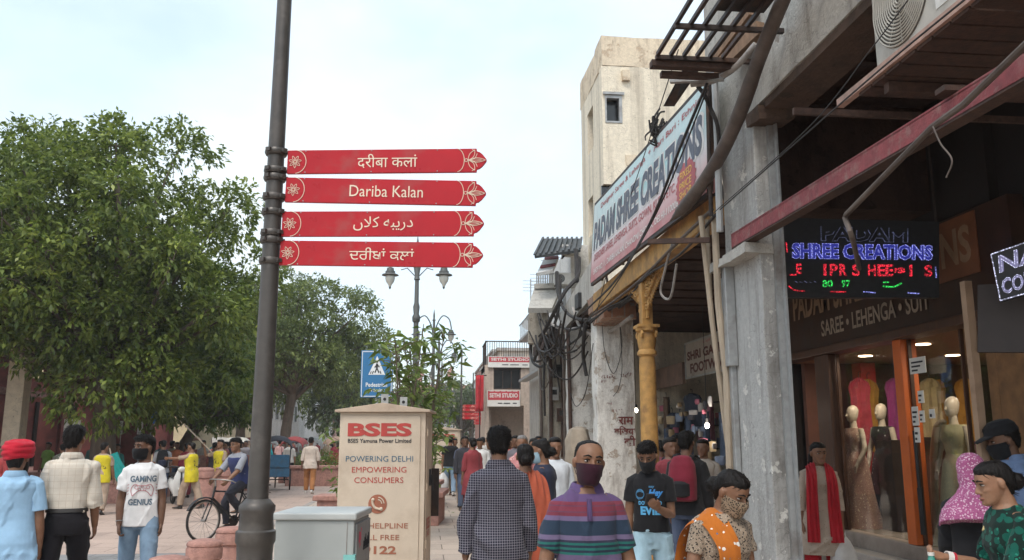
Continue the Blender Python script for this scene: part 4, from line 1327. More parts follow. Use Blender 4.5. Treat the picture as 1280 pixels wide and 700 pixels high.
p.bar(W(670, 342, 20.4), W(697, 342, 20.4), 0.04, 0.04)
npart('railing', p, M['steel'])
npart('post', MB().bar(W(681, 385, 19.6), W(682, 418, 19.6), 0.16, 0.16), M['far_pillar'])
npart('post', MB().bar(W(669, 392, 20.6), W(668, 430, 20.6), 0.3, 0.3), M['far_pillar'])
w = npart('window', MB().box(3.50, 3.545, 21.2, 22.4, 4.9, 5.8), M['steel'])
q = MB().box(3.49, 3.498, 21.28, 22.32, 4.98, 5.72).build('pane', M['pane_dark'], w)
local(q, nb)
def simple_ac(x, y, z, label, rz=0.0):
 t = thing('air_conditioner', label, 'air conditioner', (x, y, z), rz, 'air conditioners on the neighbouring wall', 0.5)
 MB().box(-0.42, 0.42, -0.15, 0.15, 0, 0.56).build('casing', M['white_plastic'], t, bevel=0.015)
 b = MB()
 b.lathe([(0.001, 0), (0.21, 0), (0.21, 0.004)], 24, 0, Matrix.Translation((-0.14, -0.1505, 0.28)) @ Matrix.Rotation(RAD(90), 4, 'X'))
 b.build('fan_well', M['pane_dark'], t)
 b = MB()
 for r in (0.05, 0.1, 0.15, 0.2):
  b.tube([(-0.14 + r * math.cos(a), -0.162, 0.28 + r * math.sin(a)) for a in np.linspace(0, 2 * math.pi, 24)], 0.006, 4, 0, False)
 b.build('fan_grille', M['white_plastic'], t)
 MB().box(-0.4, -0.32, -0.2, 0.3, -0.05, 0).box(0.32, 0.4, -0.2, 0.3, -0.05, 0).build('bracket', M['iron'], t)
simple_ac(*W(713, 321, 19.8), 'white air conditioner under the dark tin roof')
simple_ac(*W(704, 356, 19.8), 'white air conditioner lower down beside the hanging cables')
def plain_block(name, label, x0, x1, y0, y1, z1, wall, wins, cat='building', extra=None):
 t = thing(name, label, cat, (x0, y0, 0))
 tpart(t, 'wall', MB().box(x0, x1, y0, y1, -0.13, z1), wall)
 pp = MB().box(x0 - 0.12, x1 + 0.12, y0 - 0.12, y1 + 0.12, z1, z1 + 0.18)
 tpart(t, 'roof_slab', pp, M['grey_plaster'])
 for (side, a, b, z0_, z1_) in wins:
  if side == 'W':
   f_ = MB().box(x0 - 0.05, x0 - 0.002, a, b, z0_, z1_)
   g_ = MB().box(x0 - 0.06, x0 - 0.052, a + 0.08, b - 0.08, z0_ + 0.08, z1_ - 0.08)
  elif side == 'E':
   f_ = MB().box(x1 + 0.002, x1 + 0.05, a, b, z0_, z1_)
   g_ = MB().box(x1 + 0.052, x1 + 0.06, a + 0.08, b - 0.08, z0_ + 0.08, z1_ - 0.08)
  else:
   f_ = MB().box(a, b, y0 - 0.05, y0 - 0.002, z0_, z1_)
   g_ = MB().box(a + 0.08, b - 0.08, y0 - 0.06, y0 - 0.052, z0_ + 0.08, z1_ - 0.08)
  w = tpart(t, 'window', f_, M['steel'])
  local(g_.build('pane', M['pane_dark'], w), t)
 return t
t = plain_block('grey_building', 'narrow grey building with roof aerials seen past the hanging cables', 4.6, 10, 27, 37.5, 6.9, M['grey_plaster'], [('W', 28, 29.2, 4.4, 5.6), ('W', 30.5, 31.7, 4.4, 5.6), ('W', 33, 34.2, 4.4, 5.6)])
for (x, y, h) in ((4.5, 28.6, 1.3), (4.6, 31, 1.7), (4.5, 33.5, 1.2), (4.55, 36.5, 1.5)):
 p = MB().tube([(x, y, 7.08), (x, y, 7.08 + h)], 0.03, 6)
 for k in range(4):
  p.tube([(x - 0.35, y, 7.0 + h - 0.15 * k), (x + 0.35, y, 7.0 + h - 0.15 * k)], 0.012, 5)
 tpart(t, 'aerial', p, M['steel'])
p = MB()
for z in (5.85, 4.1):
 p.box(4.1, 4.45, 27.2, 37.3, z, z + 0.1)
for y in np.arange(27.3, 37.3, 0.4):
 p.box(4.12, 4.145, y, y + 0.025, 5.95, 6.6)
p.box(4.115, 4.15, 27.2, 37.3, 6.58, 6.62)
tpart(t, 'balcony', p, M['steel'])
SY = 40.0
sx0, sx1 = onY(606, 500, SY).x, onY(606, 500, SY).x + 2.6
sz = onY(607, 456, SY).z
se = thing('studio_building', 'small two storey photo studio building with roof railing facing up the street', 'building', (sx0, SY, 0))
def spart(n, mb, m, parent=None, **k):
 return tpart(se, n, mb, m, parent, **k)
a, b = onY(617, 461, SY), onY(651, 487, SY)
c, d = onY(611, 507, SY), onY(655, 560, SY)
p = MB()
wall_with_hole(p, sx0, sx1 + 2.5, -0.13, sz, SY, SY + 0.3, [(a.x, b.x, b.z, a.z), (c.x, d.x, -0.13, c.z)])
p.box(sx0, sx0 + 0.3, SY + 0.302, SY + 2.6, -0.13, sz).box(sx0, sx1 + 2.5, SY + 0.302, SY + 2.6, sz - 0.3, sz - 0.002).box(sx0 + 0.32, sx1 + 2.5, SY + 2.2, SY + 2.4, -0.1, sz - 0.31)
spart('wall', p, plaster('studio_wall', (0.52, 0.43, 0.36), (0.4, 0.32, 0.26), (0.26, 0.2, 0.17), 0.3, 0.4, 0.7))
p = MB().box(a.x - .02, b.x + .02, SY - 0.06, SY - 0.002, a.z, a.z + 0.10).box(a.x, b.x, SY + 0.02, SY + 0.1, b.z, b.z + 0.06).box(a.x, b.x, SY + 0.02, SY + 0.1, a.z - 0.06, a.z)
for x in np.linspace(a.x, b.x - 0.05, 4):
 p.box(x, x + 0.05, SY + 0.02, SY + 0.1, b.z + 0.061, a.z - 0.061)
w = spart('window', p, M['iron'])
spart('pane', MB().box(a.x, b.x, SY + 0.12, SY + 0.14, b.z, a.z), M['pane_dark'], w)
p = MB()
zr0, zr1 = sz, onY(607, 427, SY).z
for x in np.arange(sx0, sx1 + 2.4, 0.11):
 p.box(x, x + 0.025, SY + 0.05, SY + 0.075, zr0, zr1)
for y in np.arange(SY + 0.2, SY + 2.5, 0.2):
 p.box(sx0 + 0.05, sx0 + 0.075, y, y + 0.025, zr0, zr1)
p.box(sx0, sx1 + 2.4, SY + 0.04, SY + 0.085, zr1, zr1 + 0.05).box(sx0 + 0.03, sx0 + 0.1, SY + 0.09, SY + 2.6, zr1, zr1 + 0.05)
spart('railing', p, M['iron'])
p = MB().box(sx0 + 0.15, sx0 + 0.75, SY + 0.8, SY + 1.1, sz, sz + 0.5).box(sx0 + 1.0, sx0 + 2.0, SY + 0.9, SY + 1.8, sz, sz + 0.62)
spart('roof_unit', p, M['grey_plaster'])
def studio_sign(label, y0, y1, y2, x0, x1, words):
 A, C = onY(x0, y2, SY - 0.12), onY(x1, y0, SY - 0.12)
 Bm = onY(x0, y1, SY - 0.12).z
 t = thing('shop_sign', label, 'sign', (A.x, SY - .1, A.z), 0, 'red and white studio signs')
 QQ = ((A.x, SY - .12, A.z), (C.x, SY - .12, A.z), (C.x, SY - .12, C.z), (A.x, SY - .12, C.z))
 b = MB()
 slab_quad(b, 0, *QQ, 0.1)
 tpart(t, 'board', b, M['paper'])
 hb = (Bm - A.z) / (C.z - A.z)
 b = MB()
 b.add(quad_map([(0.02, hb, 0.004), (0.98, hb, 0.004), (0.98, 0.97, 0.004), (0.02, 0.97, 0.004)], *QQ), [(0, 1, 2, 3)])
 tpart(t, 'red_band', b, mat('sign_red', (0.50, 0.06, 0.075), 0.5, 0.12, 6))
 b = MB()
 text_on_quad(b, 0, words, QQ, 0.5, hb + (1 - hb) * 0.48, 0.86, (1 - hb) * 0.45, 0.009, 0.03)
 for k in range(5):
  b.add(quad_map([(0.06 + 0.18 * k, 0.93, .009), (0.2 + 0.18 * k, 0.93, .009), (0.2 + 0.18 * k, 0.96, .009), (0.06 + 0.18 * k, 0.96, .009)], *QQ), [(0, 1, 2, 3)], 0)
 text_on_quad(b, 1, 'SINCE 1951   PHOTO LAB', QQ, 0.55, hb * 0.5, 0.6, hb * 0.3, 0.006, 0.02) if False else None
 for k, (u, w_) in enumerate(((0.32, 0.14), (0.5, 0.2), (0.78, 0.12))):
  b.add(quad_map([(u, hb * .42, .006), (u + w_, hb * .42, .006), (u + w_, hb * .58, .006), (u, hb * .58, .006)], *QQ), [(0, 1, 2, 3)], 1)
 tpart(t, 'lettering', b, [M['paper'], M['ink']])
studio_sign('upper red and white studio sign below the roof railing', 446, 452.5, 459, 610, 665, 'SETHI STUDIO')
studio_sign('lower red and white studio sign above the dark shop opening', 488, 500, 508, 609, 650, 'SETHI STUDIO')
dsh = thing('satellite_dish', 'satellite dish on a short mast above the studio roof', 'dish', (sx0 + 2.2, SY + 0.6, sz + 0.62))
b = MB().lathe([(0.02, 0), (0.2, 0.04), (0.36, 0.13), (0.40, 0.17)], 18, 0, Matrix.Translation((0, 0, 1.3)) @ Matrix.Rotation(RAD(55), 4, 'X'))
b.build('dish', M['steel'], dsh)
MB().tube([(0, 0, -0.3), (0, 0, 1.3)], 0.03, 6).tube([(0, 0, 1.3), (0, -0.4, 1.6)], 0.012, 5).build('mast', M['iron'], dsh)
bn = thing('red_banner', 'tall red cloth banner hung on the corner before the studio building', 'banner', (sx0 - 0.4, SY - .5, 0))
q0, q1 = W(595, 469, 39.5), W(604.5, 514, 39.5)
b = MB()
vv, ff = [], []
for i in range(9):
 for j in range(7):
  vv.append((q0.x + (q1.x - q0.x) * j / 6, 39.5 + 0.06 * math.sin(j * 1.7 + i * 0.3), q0.z + (q1.z - q0.z) * i / 8))
for i in range(8):
 for j in range(6):
  ff.append((i * 7 + j, i * 7 + j + 1, (i + 1) * 7 + j + 1, (i + 1) * 7 + j))
b.add(vv, ff, 0, None, True)
o = tpart(bn, 'cloth', b, cloth_m('banner_red', (0.45, 0.04, 0.05)))
o.modifiers.new('thick', 'SOLIDIFY').thickness = 0.01
tpart(bn, 'pole', MB().bar((q0.x - .05, 39.58, q0.z), (q0.x + 0.5, 39.58, q0.z), 0.05, 0.05).tube([(q0.x + .2, 39.65, -.1), (q0.x + .2, 39.65, q0.z)], 0.03, 6), M['iron'])
M['far_cream'] = plaster('far_cream', (0.50, 0.43, 0.36), (0.4, 0.33, 0.28), (0.3, 0.26, 0.22), 0.3, 0.4, 0.3)
M['far_pink'] = plaster('far_pink', (0.40, 0.24, 0.20), (0.34, 0.22, 0.19), (0.25, 0.18, 0.16), 0.3, 0.4, 0.3)
plain_block('cream_house', 'cream house with shuttered windows just past the studio building', 4.3, 12, 50, 66, 6.8, M['far_cream'], [('W', 52 + 2.6 * k, 53.4 + 2.6 * k, 4, 5.6) for k in range(5)] + [('S', 4.5, 5.4, 4.0, 5.4)])
plain_block('pink_house', 'dull pink house in the right hand row near the end of the street', 5.4, 14, 68, 92, 8.6, M['far_pink'], [('W', 70 + 3 * k, 71.6 + 3 * k, 4, 5.8) for k in range(7)])
plain_block('grey_house', 'pale grey terraced house at the end of the right hand row', 6.6, 16, 94, 130, 9.2, M['white_wall'], [('W', 96 + 3.5 * k, 98 + 3.5 * k, 4.2, 6.2) for k in range(9)])
mg = thing('gateway', 'distant red stone gateway closing the far end of the street', 'gateway', W(563, 540, 170))
M['far_red'] = mat('far_red_stone', (0.40, 0.21, 0.17), 0.9, 0.15, 0.4)
b = MB()
wall_with_hole(b, -7, 7, -2, 8.6, 0, 3, [(-1.8, 1.8, -2, 4.8), (-5.6, -3.4, -2, 3.6), (3.4, 5.6, -2, 3.6)])
b.box(-7.3, 7.3, -.3, 3.3, 8.6, 9.2)
b.build('wall', M['far_red'], mg)
for x in (-6.2, 0, 6.2):
 MB().lathe([(0.5, 9.2), (0.5, 11), (0.9, 11.1), (0.7, 12.0), (0.3, 12.6), (0.03, 13.4)], 12, 0, Matrix.Translation((x, 1.5, 0))).build('kiosk', M['far_red'], mg)
q = W(571, 480, 150)
mn = thing('minaret', 'slender distant minaret above the far street trees', 'tower', (q.x, q.y, 0))
MB().lathe([(1.1, -.1), (0.9, q.z - 4)], 12).build('shaft', M['far_cream'], mn)
MB().lathe([(1.25, q.z - 4), (1.25, q.z - 3.6), (0.8, q.z - 3.5), (0.8, q.z - 1.6), (1.0, q.z - 1.5), (0.7, q.z - 0.5), (0.05, q.z + 0.6)], 12).build('cupola', M['far_cream'], mn)
# ---------------------------------------------------------------- black cable bundles slung over the neighbours
def cable(label, pts, r, m='cable'):
 o = MB().tube(spline(pts, 8), r, 7).build('cable', M[m])
 return tag(o, label, 'cable', 'thick cables bundled over the neighbouring shops')
rnd = random.Random(77)
base = [
 ('grey pipe swept in a deep curve under the grey parapet', [(716, 385, 17), (725, 408, 16.6), (745, 420, 15.5), (766, 412, 14.8), (790, 395, 13.5)], 0.045, 'pipe_grey'),
 ('black cable sweeping from the tin roof down past the parapet', [(724, 322, 18.5), (722, 345, 18), (706, 365, 17.8), (692, 392, 18), (678, 420, 19), (668, 450, 21)], 0.06, 'cable'),
 ('black cable looping low in front of the lower air conditioner', [(698, 345, 18.5), (700, 375, 18), (712, 394, 17), (735, 400, 15.8), (760, 392, 14.8), (800, 365, 13)], 0.045, 'cable'),
 ('long black cable crossing from the far pillar to the sign corner', [(668, 425, 21), (690, 408, 19), (716, 412, 17), (742, 398, 15), (790, 372, 13)], 0.03, 'cable'),
 ('black cable hung in a wide loop near the leftmost post', [(683, 385, 20), (676, 400, 20.5), (668, 415, 21.5), (663, 440, 22), (672, 452, 21), (690, 440, 19.5)], 0.045, 'cable'),
 ('pale pipe bent along the slab edge of the white building', [(683, 392, 20), (690, 405, 19), (705, 412, 18), (722, 410, 17)], 0.04, 'pipe_grey'),
 ('stiff black cable standing up beside the tin roof', [(720, 312, 18.3), (721, 330, 18.2), (721, 352, 18)], 0.07, 'cable'),
 ('pair of black conduit ends standing up above the slab', [(696, 340, 18.6), (697, 362, 18.4), (702, 380, 18)], 0.06, 'cable'),
 ('black conduit end standing just left of its twin', [(700, 345, 19), (700, 365, 18.8), (697, 392, 18.8), (688, 420, 19)], 0.05, 'cable'),
 ('black cable drooping across the top of the far grey pillar', [(665, 420, 22), (675, 438, 21), (700, 436, 18.5), (720, 425, 17), (735, 408, 15.5)], 0.03, 'cable'),
 ('black cable hanging straight down behind the white pillar', [(733, 398, 15.4), (730, 420, 15.6), (729, 445, 16), (733, 470, 16)], 0.05, 'cable'),
 ('black cable dropping down the far grey pillar', [(684, 400, 20), (682, 430, 20.5), (680, 470, 20.5), (681, 520, 20.5)], 0.04, 'cable'),
 ('thin black cable dropping from the slab to the dark bay', [(692, 415, 19), (694, 450, 19.5), (700, 490, 19.5)], 0.03, 'cable'),
 ('black cable looping round the corner post like a noose', [(672, 405, 21), (664, 430, 22), (666, 452, 22), (678, 458, 21), (686, 440, 20), (680, 418, 20)], 0.05, 'cable'),
 ('black cable strung along the broken brickwork to the yellow column', [(738, 404, 14.4), (760, 385, 13.6), (785, 372, 12.6), (808, 345, 11.2), (850, 318, 9.6), (895, 268, 8)], 0.022, 'cable'),
 ('second cable strung just under the yellow fascia beam', [(738, 396, 14.4), (765, 378, 13.4), (800, 350, 11.6), (845, 305, 9.6), (890, 262, 8.1)], 0.028, 'hose'),
]
for lab, pts, r, m in base:
 cable(lab, [W(*q) for q in pts], r * 0.72, m)
for k in range(15):
 x0, x1 = rnd.uniform(662, 700), rnd.uniform(690, 740)
 d0, d1 = rnd.uniform(18.5, 20.4), rnd.uniform(15.5, 17.4)
 y0, y1 = rnd.uniform(380, 470), rnd.uniform(385, 440)
 sag = rnd.uniform(15, 60)
 pts = []
 for i in range(9):
  t = i / 8
  pts.append(W(x0 + (x1 - x0) * t + 3 * math.sin(5 * t + k), y0 + (y1 - y0) * t + sag * 4 * t * (1 - t), d0 + (d1 - d0) * t))
 tag(MB().tube(spline(pts, 3), rnd.uniform(0.01, 0.022), 6).build('cable', M['cable']), 'thin black cable in the tangle slung over the neighbouring shops', 'cable', 'thick cables bundled over the neighbouring shops')
wall_box = MB().box(2.9, 2.99, 15.9, 16.3, 4.1, 4.4)
tag(wall_box.build('junction_box', M['black'], bevel=0.01), 'small black junction box on the grey parapet', 'junction box')
for k, (x, y, z0, z1, r) in enumerate(((2.96, 17.42, 0, 3.9, 0.04), (2.97, 18.2, 0, 4.1, 0.03), (3.02, 20.5, 0.3, 4.4, 0.05), (3.1, 22.85, 0, 4.2, 0.04), (3.3, 20.55, 1.2, 3.9, 0.025))):
 o = MB().tube(spline([(x, y, z0), (x + 0.02, y, (z0 + z1) / 2), (x - 0.01, y, z1)], 4), r, 8).build('drain_pipe', M['hose' if k % 2 else 'rust'])
 tag(o, ['rusty drain pipe on the second white pillar', 'thin dark pipe beside the sacking bundle pillar', 'thick rusty pipe on the far grey pillar', 'dark pipe on the farthest pillar', 'thin rusty conduit in the far dark bay'][k], 'pipe')
for k, (x, z) in enumerate(((3.12, 2.7), (3.3, 2.2), (3.22, 3.25))):
 t = thing('meter_box', ['grey meter box high on the far grey pillar', 'rusty meter box midway down the far grey pillar', 'small black switch box under the cables'][k], 'meter box', (x, 20.59, z))
 MB().box(-0.11, 0.11, -0.12, 0, -0.16, 0.16).build('case', [M['steel'], M['rust'], M['black']][k], t, bevel=0.01)
 MB().box(-0.06, 0.06, -0.125, -0.121, -0.02, 0.1).build('window', M['pane_dark'], t)
b = MB()
b.loft([[(3.0 + 0.05 * math.sin(3 * z) + (0.28 + 0.05 * math.sin(5 * a + z * 4)) * math.cos(a) * s, 16.4 + (0.3 + 0.04 * math.sin(4 * a)) * math.sin(a) * s, z) for a in np.linspace(0, 2 * math.pi, 26, endpoint=False)] for z, s in ((0.0, 1.0), (0.6, 0.95), (1.2, 0.9), (1.6, 0.8), (1.8, 0.6), (1.86, 0.2))])
tag(b.build('sack_bundle', cloth_m('sacking', (0.33, 0.28, 0.22))), 'tall dusty bundle of sacking leaning between the pillars', 'bundle')
# ================================================================ LEFT SIDE BUILDINGS
LX = -13.6
rb = thing('sandstone_building', 'dark red sandstone arcade building with cream upper floor behind the big tree', 'building', (LX, 20, 0))
def rpart(n, mb, m, **k):
 return tpart(rb, n, mb, m, **k)
ys = [20.0, 23.5, 27.0, 30.5, 34.0, 37.5, 41.0, 44.5, 48.0]
p = MB()
for y in ys:
 p.box(LX - 0.7, LX, y - 0.38, y + 0.38, 0.5, 4.2)
p.box(LX - 0.75, LX + 0.02, ys[0] - 0.4, ys[-1] + 0.4, 4.2, 4.9)
p.box(LX - 3.2, LX - 3.0, ys[0] - .4, ys[-1] + .4, -0.1, 4.2)
rpart('wall', p, M['sandstone'])
for y in ys:
 rpart('pier', MB().box(LX + 0.002, LX + 0.10, y - 0.30, y + 0.30, 0.5, 4.1), M['sandstone'], bevel=0.01)
p = MB().box(LX - 3, LX + 0.45, ys[0] - .4, ys[-1] + .4, -0.12, 0.22).box(LX - 3, LX + 0.15, ys[0] - .4, ys[-1] + .4, 0.222, 0.5)
rpart('steps', p, M['sandstone_pink'])
for i in range(len(ys) - 1):
 y = (ys[i] + ys[i + 1]) / 2
 rpart('door', MB().box(LX - 2.98, LX - 2.9, y - 0.7, y + 0.7, 0.5, 3.2), M['dark_wall'])
 rpart('lintel', MB().box(LX - 0.5, LX - 0.1, ys[i] + 0.38, ys[i + 1] - 0.38, 3.1, 3.3), M['sandstone_pink'])
p = MB()
holes = [(y + 0.9, y + 2.5, 5.5, 7.2) for y in ys[:-1]]
side_wall(p, LX - 0.4, LX - 0.05, ys[0] - .4, ys[-1] + .4, 4.9, 9.2, holes)
rpart('upper_wall', p, M['cream_wall'])
p = MB().box(LX - 0.5, LX + 0.35, ys[0] - .5, ys[-1] + .5, 4.95, 5.12).box(LX - 0.5, LX + 0.4, ys[0] - .5, ys[-1] + .5, 7.6, 7.8).box(LX - .5, LX + .2, ys[0] - .5, ys[-1] + .5, 9.2, 9.5)
rpart('cornice', p, M['cream_wall'])
for y in ys[:-1]:
 w = rpart('window', MB().box(LX - 0.3, LX - 0.24, y + 0.9, y + 2.5, 5.5, 7.2), M['pane_dark'])
for y in ys[1:8:2]:
 rpart('pilaster', MB().box(LX - 0.04, LX + 0.16, y - 0.22, y + 0.22, 5.13, 7.59), M['cream_wall'])
q = W(22, 500, 25)
pl = thing('stone_pillar', 'tall cream gate pillar at the left edge in front of the red building', 'pillar', (q.x, q.y, ROAD_Z))
MB().box(-0.24, 0.24, -0.24, 0.24, 0, 4.6).build('shaft', M['cream_wall'], pl, bevel=0.02)
MB().box(-0.3, 0.3, -0.3, 0.3, 4.6, 4.8).box(-0.3, 0.3, -0.3, 0.3, 0, 0.3).build('cap', M['cream_wall'], pl, bevel=0.02)
def notice_board(label, px0, py0, px1, py1, d, lines, group=None):
 a, b = W(px0, py1, d), W(px1, py0, d)
 t = thing('notice', label, 'notice', (a.x, a.y, a.z), 0, group)
 ux = Vector((b.x - a.x, b.y - a.y, 0))
 A = Vector((0, 0, 0))
 QQ = (A, A + ux, A + ux + Vector((0, 0, b.z - a.z)), A + Vector((0, 0, b.z - a.z)))
 m_ = MB()
 slab_quad(m_, 0, *QQ, 0.02)
 m_.build('board', M['paper'], t)
 m_ = MB()
 for k in range(lines):
  v = 0.82 - 0.7 * k / max(1, lines - 1) if lines > 1 else 0.5
  text_on_quad(m_, 0, ('\u0938\u0942\u091a\u0928\u093e', 'NO', 'PARKING', '\u0930\u0915\u0941')[k % 4], QQ, 0.5, v, 0.55, 0.10, 0.006, 0.02)
 m_.build('lettering', M['ink'], t)
 m_ = MB().box(ux.x * .45, ux.x * .55, 0.03, 0.07, -a.z - 0.12, (b.z - a.z) * .9)
 m_.build('post', M['paper'], t)
notice_board('white notice board on a white post behind the checked shirt man', 79, 524, 101, 542, 26, 2)
notice_board('narrow white notice on the red pier right of the big tree', 148, 526, 154, 543, 30, 2)
notice_board('white notice with dark letters on the second red pier', 171, 527, 179, 543, 30, 3)
for k, px in enumerate((150, 171)):
 g0 = ground(px, 30.4)
 t = thing('sandstone_pier', ('free standing red pier nearest the big tree trunk', 'free standing red pier to the right of its twin')[k], 'pier', (g0.x, g0.y, ROAD_Z))
 MB().box(-0.34, 0.34, -0.34, 0.34, 0, 4.3).build('shaft', M['sandstone'], t, bevel=0.02)
 MB().box(-0.42, 0.42, -0.42, 0.42, 4.3, 4.5).box(-.42, .42, -.42, .42, 0, .4).build('cap', M['sandstone'], t, bevel=0.02)
yb2 = plain_block('cream_shop_building', 'yellowish cream shop building with blue signboards seen under the trees', -24, LX - 0.3, 53, 74, 8.5, mat('yellow_cream', (0.62, 0.52, 0.33), 0.85, 0.1, 2, dirt=(0.45, 0.36, 0.25)), [('E', 54 + 3.2 * k, 55.8 + 3.2 * k, 5.2, 6.8) for k in range(6)])
M['sign_blue'] = mat('sign_blue', (0.045, 0.05, 0.16), 0.5, 0.15, 3)
def blue_board(label, y0, y1, z0, z1):
 t = thing('signboard', label, 'signboard', (LX - 0.25, y0, z0), 0, 'blue signboards on the cream shop building')
 MB().box(0, 0.12, 0, y1 - y0, 0, z1 - z0).build('board', M['sign_blue'], t)
 m_ = MB()
 QQ = ((0.122, 0, 0), (0.122, y1 - y0, 0), (0.122, y1 - y0, z1 - z0), (0.122, 0, z1 - z0))
 for k, v in enumerate((0.7, 0.35)):
  m_.add(quad_map([(0.12, v - 0.08, 0.004), (0.85 - 0.2 * k, v - 0.08, 0.004), (0.85 - 0.2 * k, v + 0.06, 0.004), (0.12, v + 0.06, 0.004)], *QQ), [(0, 1, 2, 3)])
 m_.build('lettering', M['paper'], t)
blue_board('wide blue signboard low on the cream building under the tree', 53.5, 64, 3.2, 5.0)
blue_board('smaller blue signboard higher on the cream building', 58, 66, 5.4, 6.4) if False else None
blue_board('blue signboard at the far end of the cream building', 65, 73, 3.4, 5.0)
plain_block('dark_grey_building', 'tall grey building rising behind the middle trees on the left', -26, LX - 0.6, 76, 100, 13, M['grey_plaster'], [('E', 78 + 3 * k, 79.6 + 3 * k, z, z + 1.8) for k in range(7) for z in (3.5, 6.5, 9.6)])
plain_block('white_block', 'pale building with white panels down the left of the street', -24, LX - 0.2, 102, 132, 10, M['white_wall'], [('E', 104 + 4 * k, 106 + 4 * k, z, z + 2) for k in range(7) for z in (3.6, 6.8)])
plain_block('brown_block', 'low brown building at the far left end of the street', -22, LX, 134, 175, 9, M['far_pink'], [('E', 136 + 4 * k, 138 + 4 * k, z, z + 2) for k in range(9) for z in (3.4, 6.2)])
# ================================================================ TREES
def leaf_mat(name, lo, hi, trans=0.25):
 m, N, L, B = nodes_of(name)
 g = N.new('ShaderNodeNewGeometry')
 c = _ramp(N, L, g.outputs['Random Per Island'], [(0.0, lo), (0.65, [(a + b) / 2 for a, b in zip(lo, hi)]), (1.0, hi)])
 v = _coord(N, L)
 n = _noise(N, L, v, 0.7, 3)
 c = _mix(N, L, 1.0, c, _ramp(N, L, n, [(0.3, (0.62, 0.66, 0.62)), (0.7, (1.12, 1.08, 0.9))]), 'MULTIPLY')
 L.new(c, B.inputs['Base Color'])
 B.inputs['Roughness'].default_value = 0.42
 B.inputs['Specular IOR Level'].default_value = 0.45
 t = N.new('ShaderNodeBsdfTranslucent')
 L.new(c, t.inputs['Color'])
 mx = N.new('ShaderNodeMixShader')
 mx.inputs[0].default_value = trans
 L.new(B.outputs[0], mx.inputs[1])
 L.new(t.outputs[0], mx.inputs[2])
 L.new(mx.outputs[0], N['Material Output'].inputs['Surface'])
 return m
M['bark'] = mat('bark', (0.135, 0.105, 0.08), 0.95, 0.3, 7, 0.8, stretch=(1, 1, 0.3), dirt=(0.06, 0.048, 0.04), dirt_amt=0.5)
M['leaf_main'] = leaf_mat('leaf_main', (0.07, 0.12, 0.02), (0.34, 0.41, 0.10), 0.4)
M['leaf_mid'] = leaf_mat('leaf_mid', (0.085, 0.15, 0.03), (0.28, 0.36, 0.09), 0.35)
M['leaf_grey'] = leaf_mat('leaf_grey', (0.10, 0.145, 0.045), (0.32, 0.38, 0.14), 0.4)
M['leaf_fresh'] = leaf_mat('leaf_fresh', (0.09, 0.15, 0.035), (0.26, 0.34, 0.09), 0.35)
M['leaf_far'] = leaf_mat('leaf_far', (0.085, 0.125, 0.06), (0.20, 0.25, 0.12), 0.35)
def leaves(centres, dirs, size, rng, droop=0.5, wid=0.45):
 n = len(centres)
 d = dirs + rng.normal(0, 0.35, (n, 3))
 d[:, 2] -= droop
 d /= np.linalg.norm(d, axis=1)[:, None] + 1e-9
 r = rng.normal(0, 0.55, (n, 3))
 r[:, 2] = 1.0
 s = np.cross(d, r)
 s /= np.linalg.norm(s, axis=1)[:, None] + 1e-9
 L_ = size * rng.uniform(0.65, 1.25, n)[:, None]
 up = np.cross(s, d)
 a = centres
 b = centres + d * L_ * 0.5 + s * L_ * wid * 0.5 + up * L_ * 0.06
 c = centres + d * L_ - np.array([0, 0, 1]) * L_ * 0.12
 e = centres + d * L_ * 0.5 - s * L_ * wid * 0.5 + up * L_ * 0.06
 v = np.stack([a, b, c, e], 1).reshape(-1, 3)
 return v
def leaf_object(name, v, m, parent):
 n = len(v) // 4
 me = bpy.data.meshes.new(name)
 me.vertices.add(len(v))
 me.vertices.foreach_set('co', v.astype(np.float32).ravel())
 me.loops.add(4 * n)
 me.loops.foreach_set('vertex_index', np.arange(4 * n, dtype=np.int32))
 me.polygons.add(n)
 me.polygons.foreach_set('loop_start', np.arange(0, 4 * n, 4, dtype=np.int32))
 me.polygons.foreach_set('loop_total', np.full(n, 4, dtype=np.int32))
 me.update(calc_edges=True)
 me.materials.append(m)
 o = bpy.data.objects.new(name, me)
 COL.objects.link(o)
 o.parent = parent
 KIDS.setdefault(parent.name, []).append(o)
 return o
